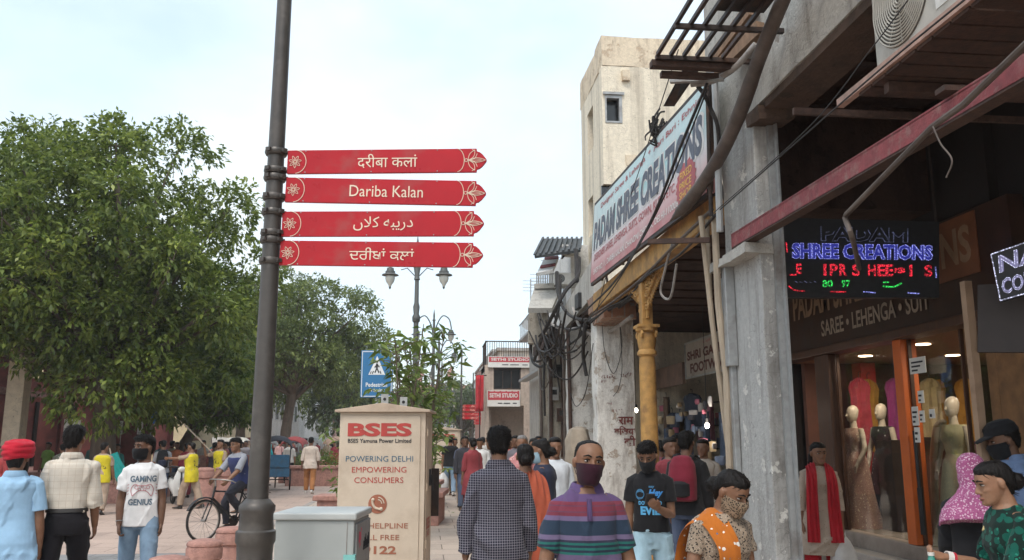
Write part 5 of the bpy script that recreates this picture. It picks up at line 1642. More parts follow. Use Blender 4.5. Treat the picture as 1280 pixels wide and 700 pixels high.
def tree(name, label, loc, lean, trunk_r, fork, crown_c, crown_r, nblob, blob_r, tips, per_tip, lsize, m, seed, cat='tree', group=None, droop=0.5, stems=1, low_cut=-0.75, wid=0.45, skip=None):
 """trunk to a fork height, limbs to clumps, leaves in rosettes on the clumps' outer sides"""
 rng = np.random.default_rng(seed)
 rnd = random.Random(seed)
 t = thing(name, label, cat, loc, 0, group)
 cc, cr = np.array(crown_c, float), np.array(crown_r, float)
 blobs = []
 tries = 0
 while len(blobs) < nblob and tries < 9000:
  tries += 1
  u = rng.normal(0, 1, 3)
  u /= np.linalg.norm(u)
  if u[2] < low_cut:
   continue
  rr = rng.uniform(0.45, 0.93) if len(blobs) % 4 else rng.uniform(0.1, 0.6)
  p = cc + u * cr * rr
  br = blob_r * rng.uniform(0.7, 1.3)
  if skip and skip(p):
   continue
  if all(np.linalg.norm(p - q) > 0.56 * (br + r2) * 0.7 for q, r2 in blobs):
   blobs.append((p, br))
 V = []
 for p, br in blobs:
  k = int(tips * (br / blob_r) ** 2)
  u = rng.normal(0, 1, (k, 3))
  u /= np.linalg.norm(u, axis=1)[:, None]
  out = (p - cc) / cr
  out /= np.linalg.norm(out) + 1e-6
  u += out * 0.45 + np.array([0, 0, 0.35])
  u /= np.linalg.norm(u, axis=1)[:, None]
  pos = p + u * br * rng.uniform(0.55, 1.05, (k, 1)) * np.array([1, 1, 0.82])
  pos = np.repeat(pos, per_tip, 0) + rng.normal(0, lsize * 0.35, (k * per_tip, 3))
  dr = np.repeat(u, per_tip, 0) + rng.normal(0, 0.7, (k * per_tip, 3))
  V.append(leaves(pos, dr, lsize, rng, droop, wid))
 leaf_object('crown', np.concatenate(V), m, t)
 b = MB()
 for s in range(stems):
  ox, oy = (0, 0) if stems == 1 else (0.35 * trunk_r * 3 * math.cos(2.1 * s), 0.35 * trunk_r * 3 * math.sin(2.1 * s))
  top = Vector((lean[0] + ox * 2, lean[1] + oy * 2, fork))
  pts = spline([(ox, oy, -0.05), (ox + lean[0] * 0.3, oy + lean[1] * 0.3, fork * 0.35), (ox + lean[0] * 0.6, oy + lean[1] * 0.6, fork * 0.7), top], 5)
  n = len(pts)
  rs = [trunk_r * (1.45 - 0.55 * min(1, i / 4) - 0.2 * i / n) * rnd.uniform(0.93, 1.07) for i in range(n)]
  b.tube(pts, rs, 10)
  for i, (p, br) in enumerate(blobs):
   if stems > 1 and i % stems != s:
    continue
   if rnd.random() < 0.25:
    continue
   e = Vector(p)
   mid = top.lerp(e, 0.5) + Vector((rnd.uniform(-.3, .3), rnd.uniform(-.3, .3), rnd.uniform(0.0, 0.5))) * blob_r
   pp = spline([top - Vector((0, 0, rnd.uniform(0, fork * 0.15))), mid, e], 5)
   r0 = trunk_r * rnd.uniform(0.2, 0.42)
   b.tube(pp, [r0 * (1 - 0.85 * k / (len(pp) - 1)) for k in range(len(pp))], 6)
   for q in range(3):
    w = e + Vector(rng.normal(0, 0.32, 3)) * br
    b.tube([e, e.lerp(w, 0.5) + Vector((0, 0, .05)), w], [r0 * 0.15, r0 * 0.1, r0 * 0.05], 4)
 b.build('trunk', M['bark'], t)
 return t
g0 = ground(132, 25, ROAD_Z)
tree('shade_tree', 'huge dense broadleaf tree filling the upper left of the street', g0, (-0.15, 0.1, 0), 0.42, 3.0, (-1.7, 0.3, 6.35), (6.3, 4.7, 4.95), 158, 1.12, 80, 8, 0.20, M['leaf_main'], 4, low_cut=-0.80, skip=lambda p: p[2] < 3.7 and p[0] < -1.0 or p[2] < 5.2 and p[0] < -3.2)
g0 = ground(212, 31, ROAD_Z)
tree('street_tree', 'smaller green tree with leaning dark trunk right of the huge tree', g0, (0.9, 0.1, 0), 0.26, 2.3, (0.75, 0.2, 3.9), (2.5, 2.4, 2.1), 44, 0.75, 66, 8, 0.19, M['leaf_mid'], 5, low_cut=-0.75)
g0 = ground(352, 46, ROAD_Z)
tree('street_tree', 'tall loose greyish tree behind the signpost pole', g0, (0.5, 0, 0), 0.35, 4.5, (0.6, 0, 6.7), (4.7, 3.8, 4.3), 85, 1.05, 60, 7, 0.22, M['leaf_grey'], 7, low_cut=-0.7)
g0 = ground(300, 52, ROAD_Z)
tree('street_tree', 'greyish tree partly hidden between the huge tree and the signpost pole', g0, (0, 0, 0), 0.35, 4.5, (0, 0, 6.2), (3.8, 3.4, 4.2), 60, 1.05, 40, 7, 0.27, M['leaf_grey'], 9)
g0 = ground(425, 62, ROAD_Z)
tree('street_tree', 'pale distant tree just left of the blue crossing sign', g0, (0, 0, 0), 0.3, 3.5, (0, 0, 5.4), (3.9, 3.4, 4.0), 50, 1.1, 36, 6, 0.34, M['leaf_far'], 11)
for k, (px, d, h, w) in enumerate([(577, 100, 8.5, 4.5), (588, 120, 9, 5), (470, 95, 8, 4.5), (600, 140, 9, 5), (505, 110, 8, 5), (440, 120, 10, 6)]):
 g0 = ground(px, d, -0.13)
 tree('distant_tree', ['hazy green tree at the end of the street right of the lamp row', 'hazy tree behind the first one at the end of the street', 'faint far tree behind the blue crossing sign', 'faint far tree beside the red banner', 'faint far tree behind the leafy saplings', 'tallest faint far tree on the left side of the street end'][k], g0, (0, 0, 0), 0.3, 3, (0, 0, h * 0.6), (w, w, h * 0.4), 26, 1.6, 24, 6, 0.55, M['leaf_far'], 30 + k)
def sapling(label, px, d, h, spread, n, lsize, m, seed, z0=0.0, low=0.35, px_top=None):
 rng = np.random.default_rng(seed)
 rnd = random.Random(seed)
 g0 = ground(px, d, z0)
 t = thing('sapling', label, 'sapling', g0, 0, 'saplings in the planted strip')
 b = MB()
 V = []
 for s in range(3):
  a0 = 2.1 * s + rnd.uniform(-.4, .4)
  tip = Vector((spread * 0.5 * math.cos(a0), spread * 0.5 * math.sin(a0), h * rnd.uniform(0.85, 1.0)))
  pts = spline([(0.04 * s, 0, -.02), (tip.x * 0.25, tip.y * 0.25, h * 0.4), (tip.x * 0.7, tip.y * 0.7, h * 0.75), tip], 6)
  b.tube(pts, [0.022 * (1 - 0.7 * i / (len(pts) - 1)) for i in range(len(pts))], 6)
  for i in range(n):
   u = low + (1 - low) * (i + rnd.random()) / n
   p = pts[min(len(pts) - 1, int(u * (len(pts) - 1)))]
   an = rnd.uniform(0, 6.28)
   tipb = p + Vector((math.cos(an), math.sin(an), rnd.uniform(0.1, 0.7))) * spread * rnd.uniform(0.25, 0.6)
   b.tube([p, p.lerp(tipb, 0.5) + Vector((0, 0, 0.03)), tipb], [0.009, 0.007, 0.004], 4)
   k = 7
   cpos = np.array([list(tipb)] * k) + rng.normal(0, lsize * 0.18, (k, 3))
   ang = np.linspace(0, 6.28, k, endpoint=False) + rng.uniform(0, 1)
   dr = np.stack([np.cos(ang), np.sin(ang), rng.uniform(-.2, .5, k)], 1)
   V.append(leaves(cpos, dr, lsize, rng, 0.45, 0.34))
 leaf_object('foliage', np.concatenate(V), m, t)
 b.build('stem', M['bark'], t)
 return t
sapling('tall sapling with drooping pale leaves at the right edge of the blue sign', 503, 13.5, 3.5, 0.62, 8, 0.21, M['leaf_fresh'], 1, 0, 0.45)
sapling('bushy sapling with big fresh leaves right of the blue sign', 526, 14.5, 3.5, 0.8, 18, 0.21, M['leaf_fresh'], 2, 0, 0.35)
sapling('sapling spreading under the first twin street lamp', 530, 17, 3.2, 0.6, 9, 0.2, M['leaf_fresh'], 3, 0, 0.3)
sapling('darker sapling behind the electricity cabinet roof', 503, 16.5, 2.9, 1.0, 14, 0.18, M['leaf_mid'], 4, 0, 0.2)
sapling('slim sapling in line with the second twin street lamp', 541, 23, 3.3, 0.65, 12, 0.2, M['leaf_mid'], 5, 0, 0.15)
sapling('slim sapling nearest the far red fingerpost', 548, 28, 3.1, 0.65, 12, 0.2, M['leaf_mid'], 6, 0, 0.15)
sapling('low sapling left of the blue sign', 443, 16, 1.8, 0.8, 8, 0.17, M['leaf_mid'], 7, 0, 0.25)
sapling('low bright sapling behind the electricity cabinet', 462, 15, 2.2, 0.7, 8, 0.17, M['leaf_fresh'], 8, 0, 0.3)
sapling('leafy sapling between the second and third lamps', 528, 20, 3.0, 0.7, 12, 0.2, M['leaf_mid'], 9, 0, 0.15)
def shrub(label, px, d, w, h, seed):
 rng = np.random.default_rng(seed)
 g0 = ground(px, d, -.12)
 t = thing('shrub', label, 'shrub', g0, 0, 'shrubs in the roadside planters')
 n = 1300
 u = rng.normal(0, 1, (n, 3))
 u /= np.linalg.norm(u, axis=1)[:, None]
 u[:, 2] = np.abs(u[:, 2])
 pos = u * np.array([w, 0.6, h]) * rng.uniform(0.5, 1.0, (n, 1)) + np.array([0, 0, 0.45])
 leaf_object('foliage', leaves(pos, u, 0.14, rng, 0.2), M['leaf_mid'], t)
 MB().tube([(0, 0, 0), (0, 0, .5)], 0.04, 6).build('stem', M['bark'], t)
 MB().box(-w - .1, w + .1, -.6, .6, 0, 0.48).build('planter', M['sandstone_pink'], t, bevel=0.02)
shrub('clipped green shrub in a red stone planter by the rickshaws', 396, 36, 1.3, 0.9, 3)
shrub('shrub in a long planter under the big tree', 160, 27, 1.3, 0.5, 4)
# ================================================================ STREET FURNITURE
M['post_paint'] = mat('post_paint', (0.080, 0.073, 0.067), 0.42, 0.15, 10, 0.08, metal=0.25, dirt=(0.17, 0.155, 0.14), dirt_amt=0.35)
M['board_red'] = mat('board_red', (0.42, 0.010, 0.018), 0.3, 0.12, 3, spec=0.28, dirt=(0.34, 0.07, 0.065), dirt_amt=0.35, dscale=4)
M['board_edge'] = mat('board_edge', (0.30, 0.02, 0.03), 0.4, 0.1, 5)
M['cream_paint'] = mat('cream_letter', (0.78, 0.66, 0.52), 0.5, 0.05, 8)
fp_loc = W(326, 550, 5.32)
fp = thing('fingerpost', 'tall dark signpost carrying four red boards naming a street in four scripts', 'signpost', (fp_loc.x, fp_loc.y, 0), -PS + RAD(-1))
def pz(py):
 return W(345, py, 5.32).z
zb1, zb2 = pz(632), pz(668)
b = MB().lathe([(0.16, 0), (0.16, 0.06), (0.13, 0.10), (0.12, 0.3), (0.105, zb2 - 0.12), (0.108, zb2 - 0.06), (0.118, zb2 - 0.04), (0.118, zb2 + 0.02), (0.104, zb2 + 0.03), (0.098, zb1 - 0.05), (0.108, zb1 - 0.03), (0.108, zb1 + 0.0), (0.09, zb1 + 0.02), (0.072, zb1 + 0.04)], 28)
b.build('base', M['post_paint'], fp)
b = MB().lathe([(0.064, zb1 + 0.03), (0.0555, 2.8), (0.048, 4.6), (0.043, 6.4), (0.03, 6.42)], 24)
b.build('pole', M['post_paint'], fp)
def collar(z):
 b = MB().lathe([(0.052, z - 0.024), (0.066, z - 0.02), (0.073, z - 0.006), (0.073, z + 0.006), (0.066, z + 0.02), (0.052, z + 0.024)], 24)
 for an in (0.3, 2.8, 4.1):
  b.box(-0.016, 0.016, 0.074, 0.094, z - 0.012, z + 0.012, 0, Matrix.Rotation(an, 4, 'Z'))
 b.tube([(0.05, 0, z), (0.085, 0, z)], 0.012, 8)
 b.build('clamp', M['post_paint'], fp)
def petal(p0, p1, bulge, n=8):
 p0, p1 = Vector(p0), Vector(p1)
 d = p1 - p0
 nrm = Vector((-d.y, d.x))
 return [p0 + d * t + nrm * bulge * math.sin(math.pi * t) for t in np.linspace(0, 1, n)]
def finger_board(y_tl, y_bl, y_tr, y_br, word, x_l, yaw, bold=0.0, wfrac=0.31, hfrac=0.42, cx=0.53):
 z0, z1 = pz(y_bl), pz(y_tl)
 H = z1 - z0
 Lb = 1.235
 tilt = math.atan2((y_tr - y_tl) * 5.32 / FPX, Lb)
 e = bpy.data.objects.new('board', None)
 mb = MB()
 hx = Lb
 ol = [(0.0, 0.0), (hx, 0.0)]
 ol += [(hx + 0.002, H * 0.12), (hx + 0.02, H * 0.15), (hx + 0.04, H * 0.26), (hx + 0.062, H * 0.44), (hx + 0.066, H * 0.5), (hx + 0.062, H * 0.56), (hx + 0.04, H * 0.74), (hx + 0.02, H * 0.85), (hx + 0.002, H * 0.88)]
 ol += [(hx, H), (0.0, H)]
 mb.prism(ol, -0.012, 0.012)
 me = mb.mesh('board', [M['board_red']])
 o = bpy.data.objects.new('board', me)
 COL.objects.link(o)
 o.parent = fp
 KIDS.setdefault(fp.name, []).append(o)
 o.location = (x_l, -0.02, z0)
 o.rotation_euler = (0, tilt, yaw)
 bv = o.modifiers.new('bevel', 'BEVEL')
 bv.width = 0.002
 bv.segments = 1
 k = MB()
 yf = -0.0145
 def line(pts, r=0.0028):
  k.tube([(p[0], yf, p[1]) for p in pts], r, 5)
 cxl, czl = 0.052, H * 0.5
 for a in range(7):
  an = 2 * math.pi * a / 7 + 0.2
  d = Vector((math.cos(an), math.sin(an)))
  p0 = Vector((cxl, czl)) + d * 0.010
  p1 = Vector((cxl, czl)) + d * 0.042
  line(petal(p0, p1, 0.22), 0.0018)
  line(petal(p0, p1, -0.22), 0.0018)
 line([(cxl + 0.009 * math.cos(t), czl + 0.009 * math.sin(t)) for t in np.linspace(0, 6.28, 10)], 0.0018)
 line([(0.052 + 0.072 * math.cos(t), czl + H * 0.5 * math.sin(t)) for t in np.linspace(-1.5, 1.5, 14)], 0.0026)
 line([(hx - 0.13 + 0.05 * math.cos(t), czl + H * 0.5 * math.sin(t)) for t in np.linspace(-1.45, 1.45, 14)], 0.0026)
 b0 = Vector((hx - 0.055, czl))
 line([b0 + Vector((-0.012 + 0.010 * math.cos(t), 0.010 * math.sin(t))) for t in np.linspace(0, 6.28, 12)], 0.002)
 for s in (-1, 1):
  line(petal(b0, (hx + 0.058, czl), 0.13 * s, 10), 0.0024)
  line(petal(b0, (hx + 0.035, czl), 0.07 * s, 10), 0.0016)
  line(petal(b0, (hx + 0.004, czl + s * H * 0.28), -0.22 * s), 0.0022)
  line(petal(b0, (hx - 0.012, czl + s * H * 0.43), 0.16 * s), 0.0022)
  line(petal(b0, (hx - 0.012, czl + s * H * 0.43), -0.22 * s), 0.0022)
  line(petal((hx - 0.012, czl + s * H * 0.43), (hx - 0.03, czl + s * H * 0.47), 0.2 * s), 0.002)
 v, f = text_geom(word, 0.1, bold, 0.0)
 x0, x1 = min(p[0] for p in v), max(p[0] for p in v)
 y0_, y1_ = min(p[1] for p in v), max(p[1] for p in v)
 wv, hv = wfrac * Lb, hfrac * H
 vv = [(Lb * cx + (p[0] - (x0 + x1) / 2) / (x1 - x0) * wv, yf - 0.0005, H * 0.5 + (p[1] - (y0_ + y1_) / 2) / (y1_ - y0_) * hv) for p in v]
 k.add(vv, f, 0)
 le = k.build('lettering', M['cream_paint'], o)
 k = MB()
 for x in (0.12, 0.55, 0.98):
  for z in (0.008, H - 0.008):
   k.tube([(x, -0.0118, z), (x, -0.016, z)], 0.004, 6)
 k.build('rivet', M['steel'], o)
URDU = '\uFB9E\uFEFC\uFB90 \uFEEA\uFE92\uFBFE\uFEAD\uFEA9'
finger_board(190, 219, 189, 218, '\u0926\u0930\u0940\u092c\u093e \u0915\u0932\u093e\u0902', 0.085, RAD(0.0), 0.0, 0.315, 0.60)
finger_board(223.5, 254, 229, 258.5, 'Dariba Kalan', 0.08, RAD(0.5), 0.0, 0.385, 0.46)
finger_board(266, 297, 267, 297, URDU, 0.07, RAD(-0.6), 0.0, 0.31, 0.56)
finger_board(302, 332.5, 306.5, 336.5, '\u0a26\u0a30\u0a40\u0a2c\u0a3e\u0a02 \u0a15\u0a32\u0a3e\u0a02', 0.065, RAD(-0.6), 0.0, 0.335, 0.50)
for y in (191, 214, 223, 247, 266, 292, 301, 327):
 collar(pz(y))
q = ground(576, 46)
t = copy_tree(fp)
t.location = q
t['label'] = 'small distant signpost with red boards past the second electricity cabinet'
q = ground(591, 62)
t2 = copy_tree(fp)
t2.location = q
t2['label'] = 'tiny farthest signpost with red boards near the street end'
gc = thing('telecom_cabinet', 'pale grey steel street cabinet with red sticker at the foot of the signpost', 'cabinet', W(392, 600, 6.1).xy.to_3d(), -PS + RAD(-1))
gc.location.z = 0
zt = pz(632)
p0 = W(341, 650, 5.85)
p1 = W(445, 650, 5.85)
wid = (p1 - p0).xy.length
mid = (p0 + p1) / 2
gc.location = (mid.x, mid.y, 0)
zlid = W(392, 641, 5.85).z
D_ = 0.56
MB().box(-wid / 2 + 0.012, wid / 2 - 0.012, 0.012, D_ - 0.012, 0, zlid - 0.052).build('body', mat('cabinet_grey', (0.37, 0.395, 0.385), 0.5, 0.05, 5, 0.05, dirt=(0.26, 0.27, 0.26), dirt_amt=0.3, dscale=1.2), gc, bevel=0.008)
MB().box(-wid / 2 - 0.006, wid / 2 + 0.006, -0.008, D_ + 0.006, zlid - 0.05, zlid).build('lid', mat('lid_grey', (0.46, 0.485, 0.475), 0.45, 0.05, 5, 0.05, dirt=(0.33, 0.34, 0.33), dirt_amt=0.3), gc, bevel=0.014, seg=3)
MB().box(wid / 2 - 0.0125, wid / 2 + 0.003, 0.045, D_ - 0.03, 0.06, zlid - 0.075).build('door', mat('cabinet_door', (0.25, 0.26, 0.26), 0.5, 0.08, 5, 0.05, dirt=(0.15, 0.15, 0.15), dirt_amt=0.5), gc, bevel=0.004)
MB().box(wid / 2 - 0.060, wid / 2 - 0.056, 0.008, 0.013, 0.02, zlid - 0.06).build('seam', M['pipe_grey'], gc)
b = MB()
for c_, (y0, y1, z0, z1) in enumerate(((0.10, 0.19, zlid - 0.21, zlid - 0.14), (0.13, 0.17, zlid - 0.245, zlid - 0.20), (0.16, 0.20, zlid - 0.145, zlid - 0.115))):
 b.add([(wid / 2 + 0.0045 + 0.0003 * c_, y0, z0), (wid / 2 + 0.0045 + 0.0003 * c_, y1, z0 + 0.02), (wid / 2 + 0.0045 + 0.0003 * c_, y1 - 0.01, z1), (wid / 2 + 0.0045 + 0.0003 * c_, y0 + 0.01, z1 + 0.01)], [(0, 1, 2, 3)])
b.build('sticker', mat('sticker_red', (0.62, 0.03, 0.10), 0.5, 0.15, 20), gc)
b = MB()
for k in range(6):
 y = 0.27 + 0.035 * k
 b.tube([(wid / 2 + 0.005, y, zlid - 0.27), (wid / 2 + 0.005, y + 0.012, zlid - 0.21 + 0.02 * (k % 3)), (wid / 2 + 0.005, y + 0.03, zlid - 0.25)], 0.003, 4)
b.build('scribble', M['ink'], gc)
MB().box(wid / 2 - 0.075, wid / 2 + 0.0015, -0.0015, 0.10, zlid - 0.34, zlid - 0.27).build('tape', mat('tape_teal', (0.22, 0.55, 0.52), 0.5, 0.1, 9), gc)
MB().box(-wid / 2 - 0.02, wid / 2 + 0.02, -0.02, D_ + 0.02, -0.02, 0.05).build('footing', M['kerb'], gc)
def electric_cabinet(loc, rz, label):
 t = thing('electricity_cabinet', label, 'cabinet', loc, rz, 'beige electricity cabinets')
 w, dp, h = 0.94, 0.62, 1.90
 MB().box(-w / 2, w / 2, 0, dp, 0.12, h).build('body', M['bses_beige'], t, bevel=0.006)
 b = MB().prism([(-w / 2 - 0.05, 0), (w / 2 + 0.05, 0), (w / 2 + 0.05, 0.025), (0, 0.10), (-w / 2 - 0.05, 0.025)], -0.06, dp + 0.05, 0, Matrix.Translation((0, 0, h)))
 b.build('roof', M['bses_roof'], t, bevel=0.004)
 for x in (-0.0, 0.21):
  b = MB()
  z0 = h + (0.10 - abs(x) * 0.15)
  b.box(x - 0.04, x + 0.04, 0.08, 0.094, z0 - 0.04, z0 + 0.10)
  b.lathe([(0.001, 0), (0.017, 0), (0.017, 0.003)], 12, 1, Matrix.Translation((x, 0.0785, z0 + 0.045)) @ Matrix.Rotation(RAD(90), 4, 'X'))
  b.build('lifting_lug', [M['steel'], M['black']], t)
 MB().box(-w / 2 - 0.03, w / 2 + 0.03, -0.03, dp + 0.03, 0, 0.118).build('footing', M['kerb'], t)
 MB().box(-w / 2 + 0.03, w / 2 - 0.055, -0.014, -0.002, 0.2, h - 0.04).build('front_door', M['bses_beige'], t, bevel=0.004)
 b = MB().box(w / 2 + 0.002, w / 2 + 0.014, 0.04, dp - 0.04, 0.2, h - 0.04)
 sd = b.build('side_door', M['bses_side'], t, bevel=0.004)
 for z in (0.5, 1.1, 1.68):
  MB().tube([(w / 2 + 0.016, 0.05, z - 0.04), (w / 2 + 0.016, 0.05, z + 0.04)], 0.012, 8).build('hinge', M['bses_side'], sd)
 b = MB().box(w / 2 + 0.014, w / 2 + 0.035, 0.30, 0.36, 1.10, 1.28).tube([(w / 2 + 0.04, 0.33, 1.22), (w / 2 + 0.055, 0.33, 1.05)], 0.012, 6)
 b.build('handle', M['black'], sd)
 b = MB().box(w / 2 + 0.015, w / 2 + 0.10, dp - 0.05, dp - 0.02, 0.75, 1.28)
 b.build('open_flap', M['iron'], t)
 k = MB()
 QQ = ((-w / 2, -0.0145, 0.12), (w / 2, -0.0145, 0.12), (w / 2, -0.0145, h), (-w / 2, -0.0145, h))
 H_ = h - 0.12
 def T(word, zc, wd_, hh, mi, bold=0.0, cx=0.5, d=0.004):
  text_on_quad(k, mi, word, QQ, cx, (zc - 0.12) / H_, wd_ / w, hh / H_, d, bold)
 T('BSES', 1.71, 0.70, 0.145, 0, 0.045, 0.47)
 T('BSES Yamuna Power Limited', 1.592, 0.69, 0.045, 3, 0.02, 0.47)
 T('POWERING DELHI', 1.40, 0.73, 0.060, 1, 0.0, 0.475)
 T('EMPOWERING', 1.285, 0.59, 0.060, 0, 0.0, 0.475)
 T('CONSUMERS', 1.175, 0.53, 0.060, 0, 0.0, 0.475)
 T('24x7 HELPLINE', 0.70, 0.66, 0.055, 2, 0.006, 0.47)
 T('TOLL FREE', 0.58, 0.48, 0.055, 2, 0.006, 0.47)
 T('19122', 0.45, 0.42, 0.085, 2, 0.03, 0.47)
 T('www.bsesdelhi.com', 0.285, 0.68, 0.06, 3, 0.0, 0.47)
 cz, cx, r = 0.925, -0.03, 0.10
 n = 28
 k.add([(cx + r * math.cos(2 * math.pi * i / n), -0.019, cz + r * math.sin(2 * math.pi * i / n)) for i in range(n)], [tuple(range(n))], 2)
 for rr, a0, a1 in ((0.045, 0.1, 1.5), (0.07, 0.1, 1.5)):
  k.tube([(cx + rr * math.cos(a), -0.0215, cz + rr * math.sin(a)) for a in np.linspace(a0, a1, 8)], 0.006, 5, 4)
 k.tube(spline([(cx - 0.055, -0.0215, cz + 0.05), (cx - 0.05, -0.0215, cz), (cx - 0.02, -0.0215, cz - 0.04), (cx + 0.04, -0.0215, cz - 0.055)], 5), 0.013, 6, 4)
 k.sphere((cx - 0.05, -0.0215, cz + 0.045), 0.02, 5, 4)
 k.sphere((cx + 0.04, -0.0215, cz - 0.05), 0.02, 5, 4)
 k.build('lettering', [M['bses_red'], M['bses_blue'], M['bses_brown'], M['ink'], M['bses_beige']], t)
 k = MB()
 QS = ((w / 2 + 0.0145, 0.04, 0.12), (w / 2 + 0.0145, dp - 0.04, 0.12), (w / 2 + 0.0145, dp - 0.04, h), (w / 2 + 0.0145, 0.04, h))
 text_on_quad(k, 0, 'BSES', QS, 0.4, 0.33, 0.6, 0.07, 0.003, 0.03)
 text_on_quad(k, 0, 'DANGER', QS, 0.4, 0.27, 0.55, 0.035, 0.003, 0.02)
 k.build('lettering', mat('faded_red', (0.42, 0.13, 0.10), 0.7, 0.2, 20), t)
 return t
M['bses_beige'] = mat('cabinet_beige', (0.58, 0.49, 0.385), 0.55, 0.05, 4, 0.05, dirt=(0.44, 0.35, 0.26), dirt_amt=0.55, dscale=1.6)
M['bses_side'] = mat('cabinet_beige_side', (0.50, 0.40, 0.30), 0.55, 0.06, 4, 0.05, dirt=(0.36, 0.26, 0.19), dirt_amt=0.5, dscale=1.6)
M['bses_roof'] = mat('cabinet_roof', (0.48, 0.38, 0.29), 0.6, 0.1, 6, 0.1, dirt=(0.3, 0.22, 0.17), dirt_amt=0.5)
M['bses_red'] = mat('bses_red', (0.44, 0.06, 0.05), 0.6, 0.1, 8)
M['bses_blue'] = mat('bses_blue', (0.055, 0.14, 0.21), 0.6, 0.1, 8)
M['bses_brown'] = mat('bses_brown', (0.33, 0.12, 0.07), 0.6, 0.1, 8)
q = ground(478, 9.4)
electric_cabinet((q.x, q.y, 0), -PS + RAD(-0.5), 'tall beige electricity cabinet with red and blue lettering beside the grey cabinet')
q = ground(556, 27)
t = electric_cabinet((q.x, q.y, 0), -PS, 'smaller looking beige cabinet farther up the footpath beside the saplings')
def bollard(x, y, z, label, s=1.0):
 t = thing('bollard', label, 'bollard', (x, y, z), 0, 'red stone bollards along the footpath edge', s)
 b = MB().lathe([(0.165, 0), (0.165, 0.10), (0.155, 0.115), (0.152, 0.44), (0.145, 0.455), (0.145, 0.475)], 24)
 b.build('shaft', M['sandstone_pink'], t)
 b = MB().lathe([(0.158, 0.475), (0.168, 0.485), (0.170, 0.575), (0.160, 0.592), (0.160, 0.60), (0.166, 0.606), (0.166, 0.625), (0.150, 0.645), (0.09, 0.66), (0.01, 0.664)], 24)
 b.build('cap', M['sandstone_pink'], t)
q1, q2 = W(212, 690, 7.3), W(290, 655, 9.7)
dirv = (q2 - q1)
labs = ['nearest red stone bollard left of the signpost base', 'middle red stone bollard left of the signpost base', 'third red stone bollard half behind the signpost base']
for k in range(3):
 p = q1 + dirv * (k / 2.0) if k < 3 else q1 + dirv * (k / 2.0)
 bollard(p.x, p.y, 0.0, labs[k] if k < 3 else 'red stone bollard hidden low behind the signpost and grey cabinet')
for k, (px, d) in enumerate(((283, 24.5), (289, 26), (259, 23.5))):
 q = ground(px, d, ROAD_Z)
 bollard(q.x, q.y, ROAD_Z, ['squat red stone bollard behind the cyclist', 'second squat bollard behind the cyclist', 'squat red stone bollard behind the walking yellow vest'][k], 1.5)
def bench(px, d, w, dp, h, label, z=0.0):
 q = ground(px, d, z)
 t = thing('stone_bench', label, 'bench', q, -PS, 'red stone benches along the street')
 MB().box(-w / 2, w / 2, 0, dp, h - 0.1, h).build('seat', M['sandstone_pink'], t, bevel=0.015)
 MB().box(-w / 2 + 0.08, w / 2 - 0.08, 0.06, dp - 0.06, 0, h - 0.102).build('plinth', M['sandstone_pink'], t, bevel=0.01)
bench(541, 16.6, 0.42, 1.6, 0.62, 'red stone bench block just right of the tall beige cabinet')
bench(537, 21, 0.5, 1.6, 0.6, 'red stone bench farther back right of the tall beige cabinet')
bench(412, 17.5, 0.6, 0.8, 0.5, 'red stone bench peeping out left of the tall beige cabinet')
bench(392, 14.8, 0.85, 0.6, 0.34, 'low red stone bench above the grey cabinet lid')
bench(374, 16.6, 0.5, 0.6, 0.3, 'low red stone block by the walking man in brown trousers')
bench(165, 24, 1.7, 0.6, 0.62, 'dark red stone bench beside the yellow vest holding the banner', ROAD_Z)
bench(405, 40, 2.0, 0.8, 0.8, 'red stone bench by the shrub planter', ROAD_Z)
bench(398, 33, 2.6, 0.8, 0.75, 'red stone bench past the man in brown trousers', ROAD_Z)
bench(284, 30, 2.0, 0.8, 1.2, 'tall red stone block behind the cyclist and vest workers', ROAD_Z)
M['lamp_glass'] = mat('lamp_glass', (0.62, 0.62, 0.56), 0.2, 0.05, 4, spec=0.6)
M['lamp_paint'] = mat('lamp_paint', (0.11, 0.115, 0.11), 0.5, 0.1, 8, metal=0.2)
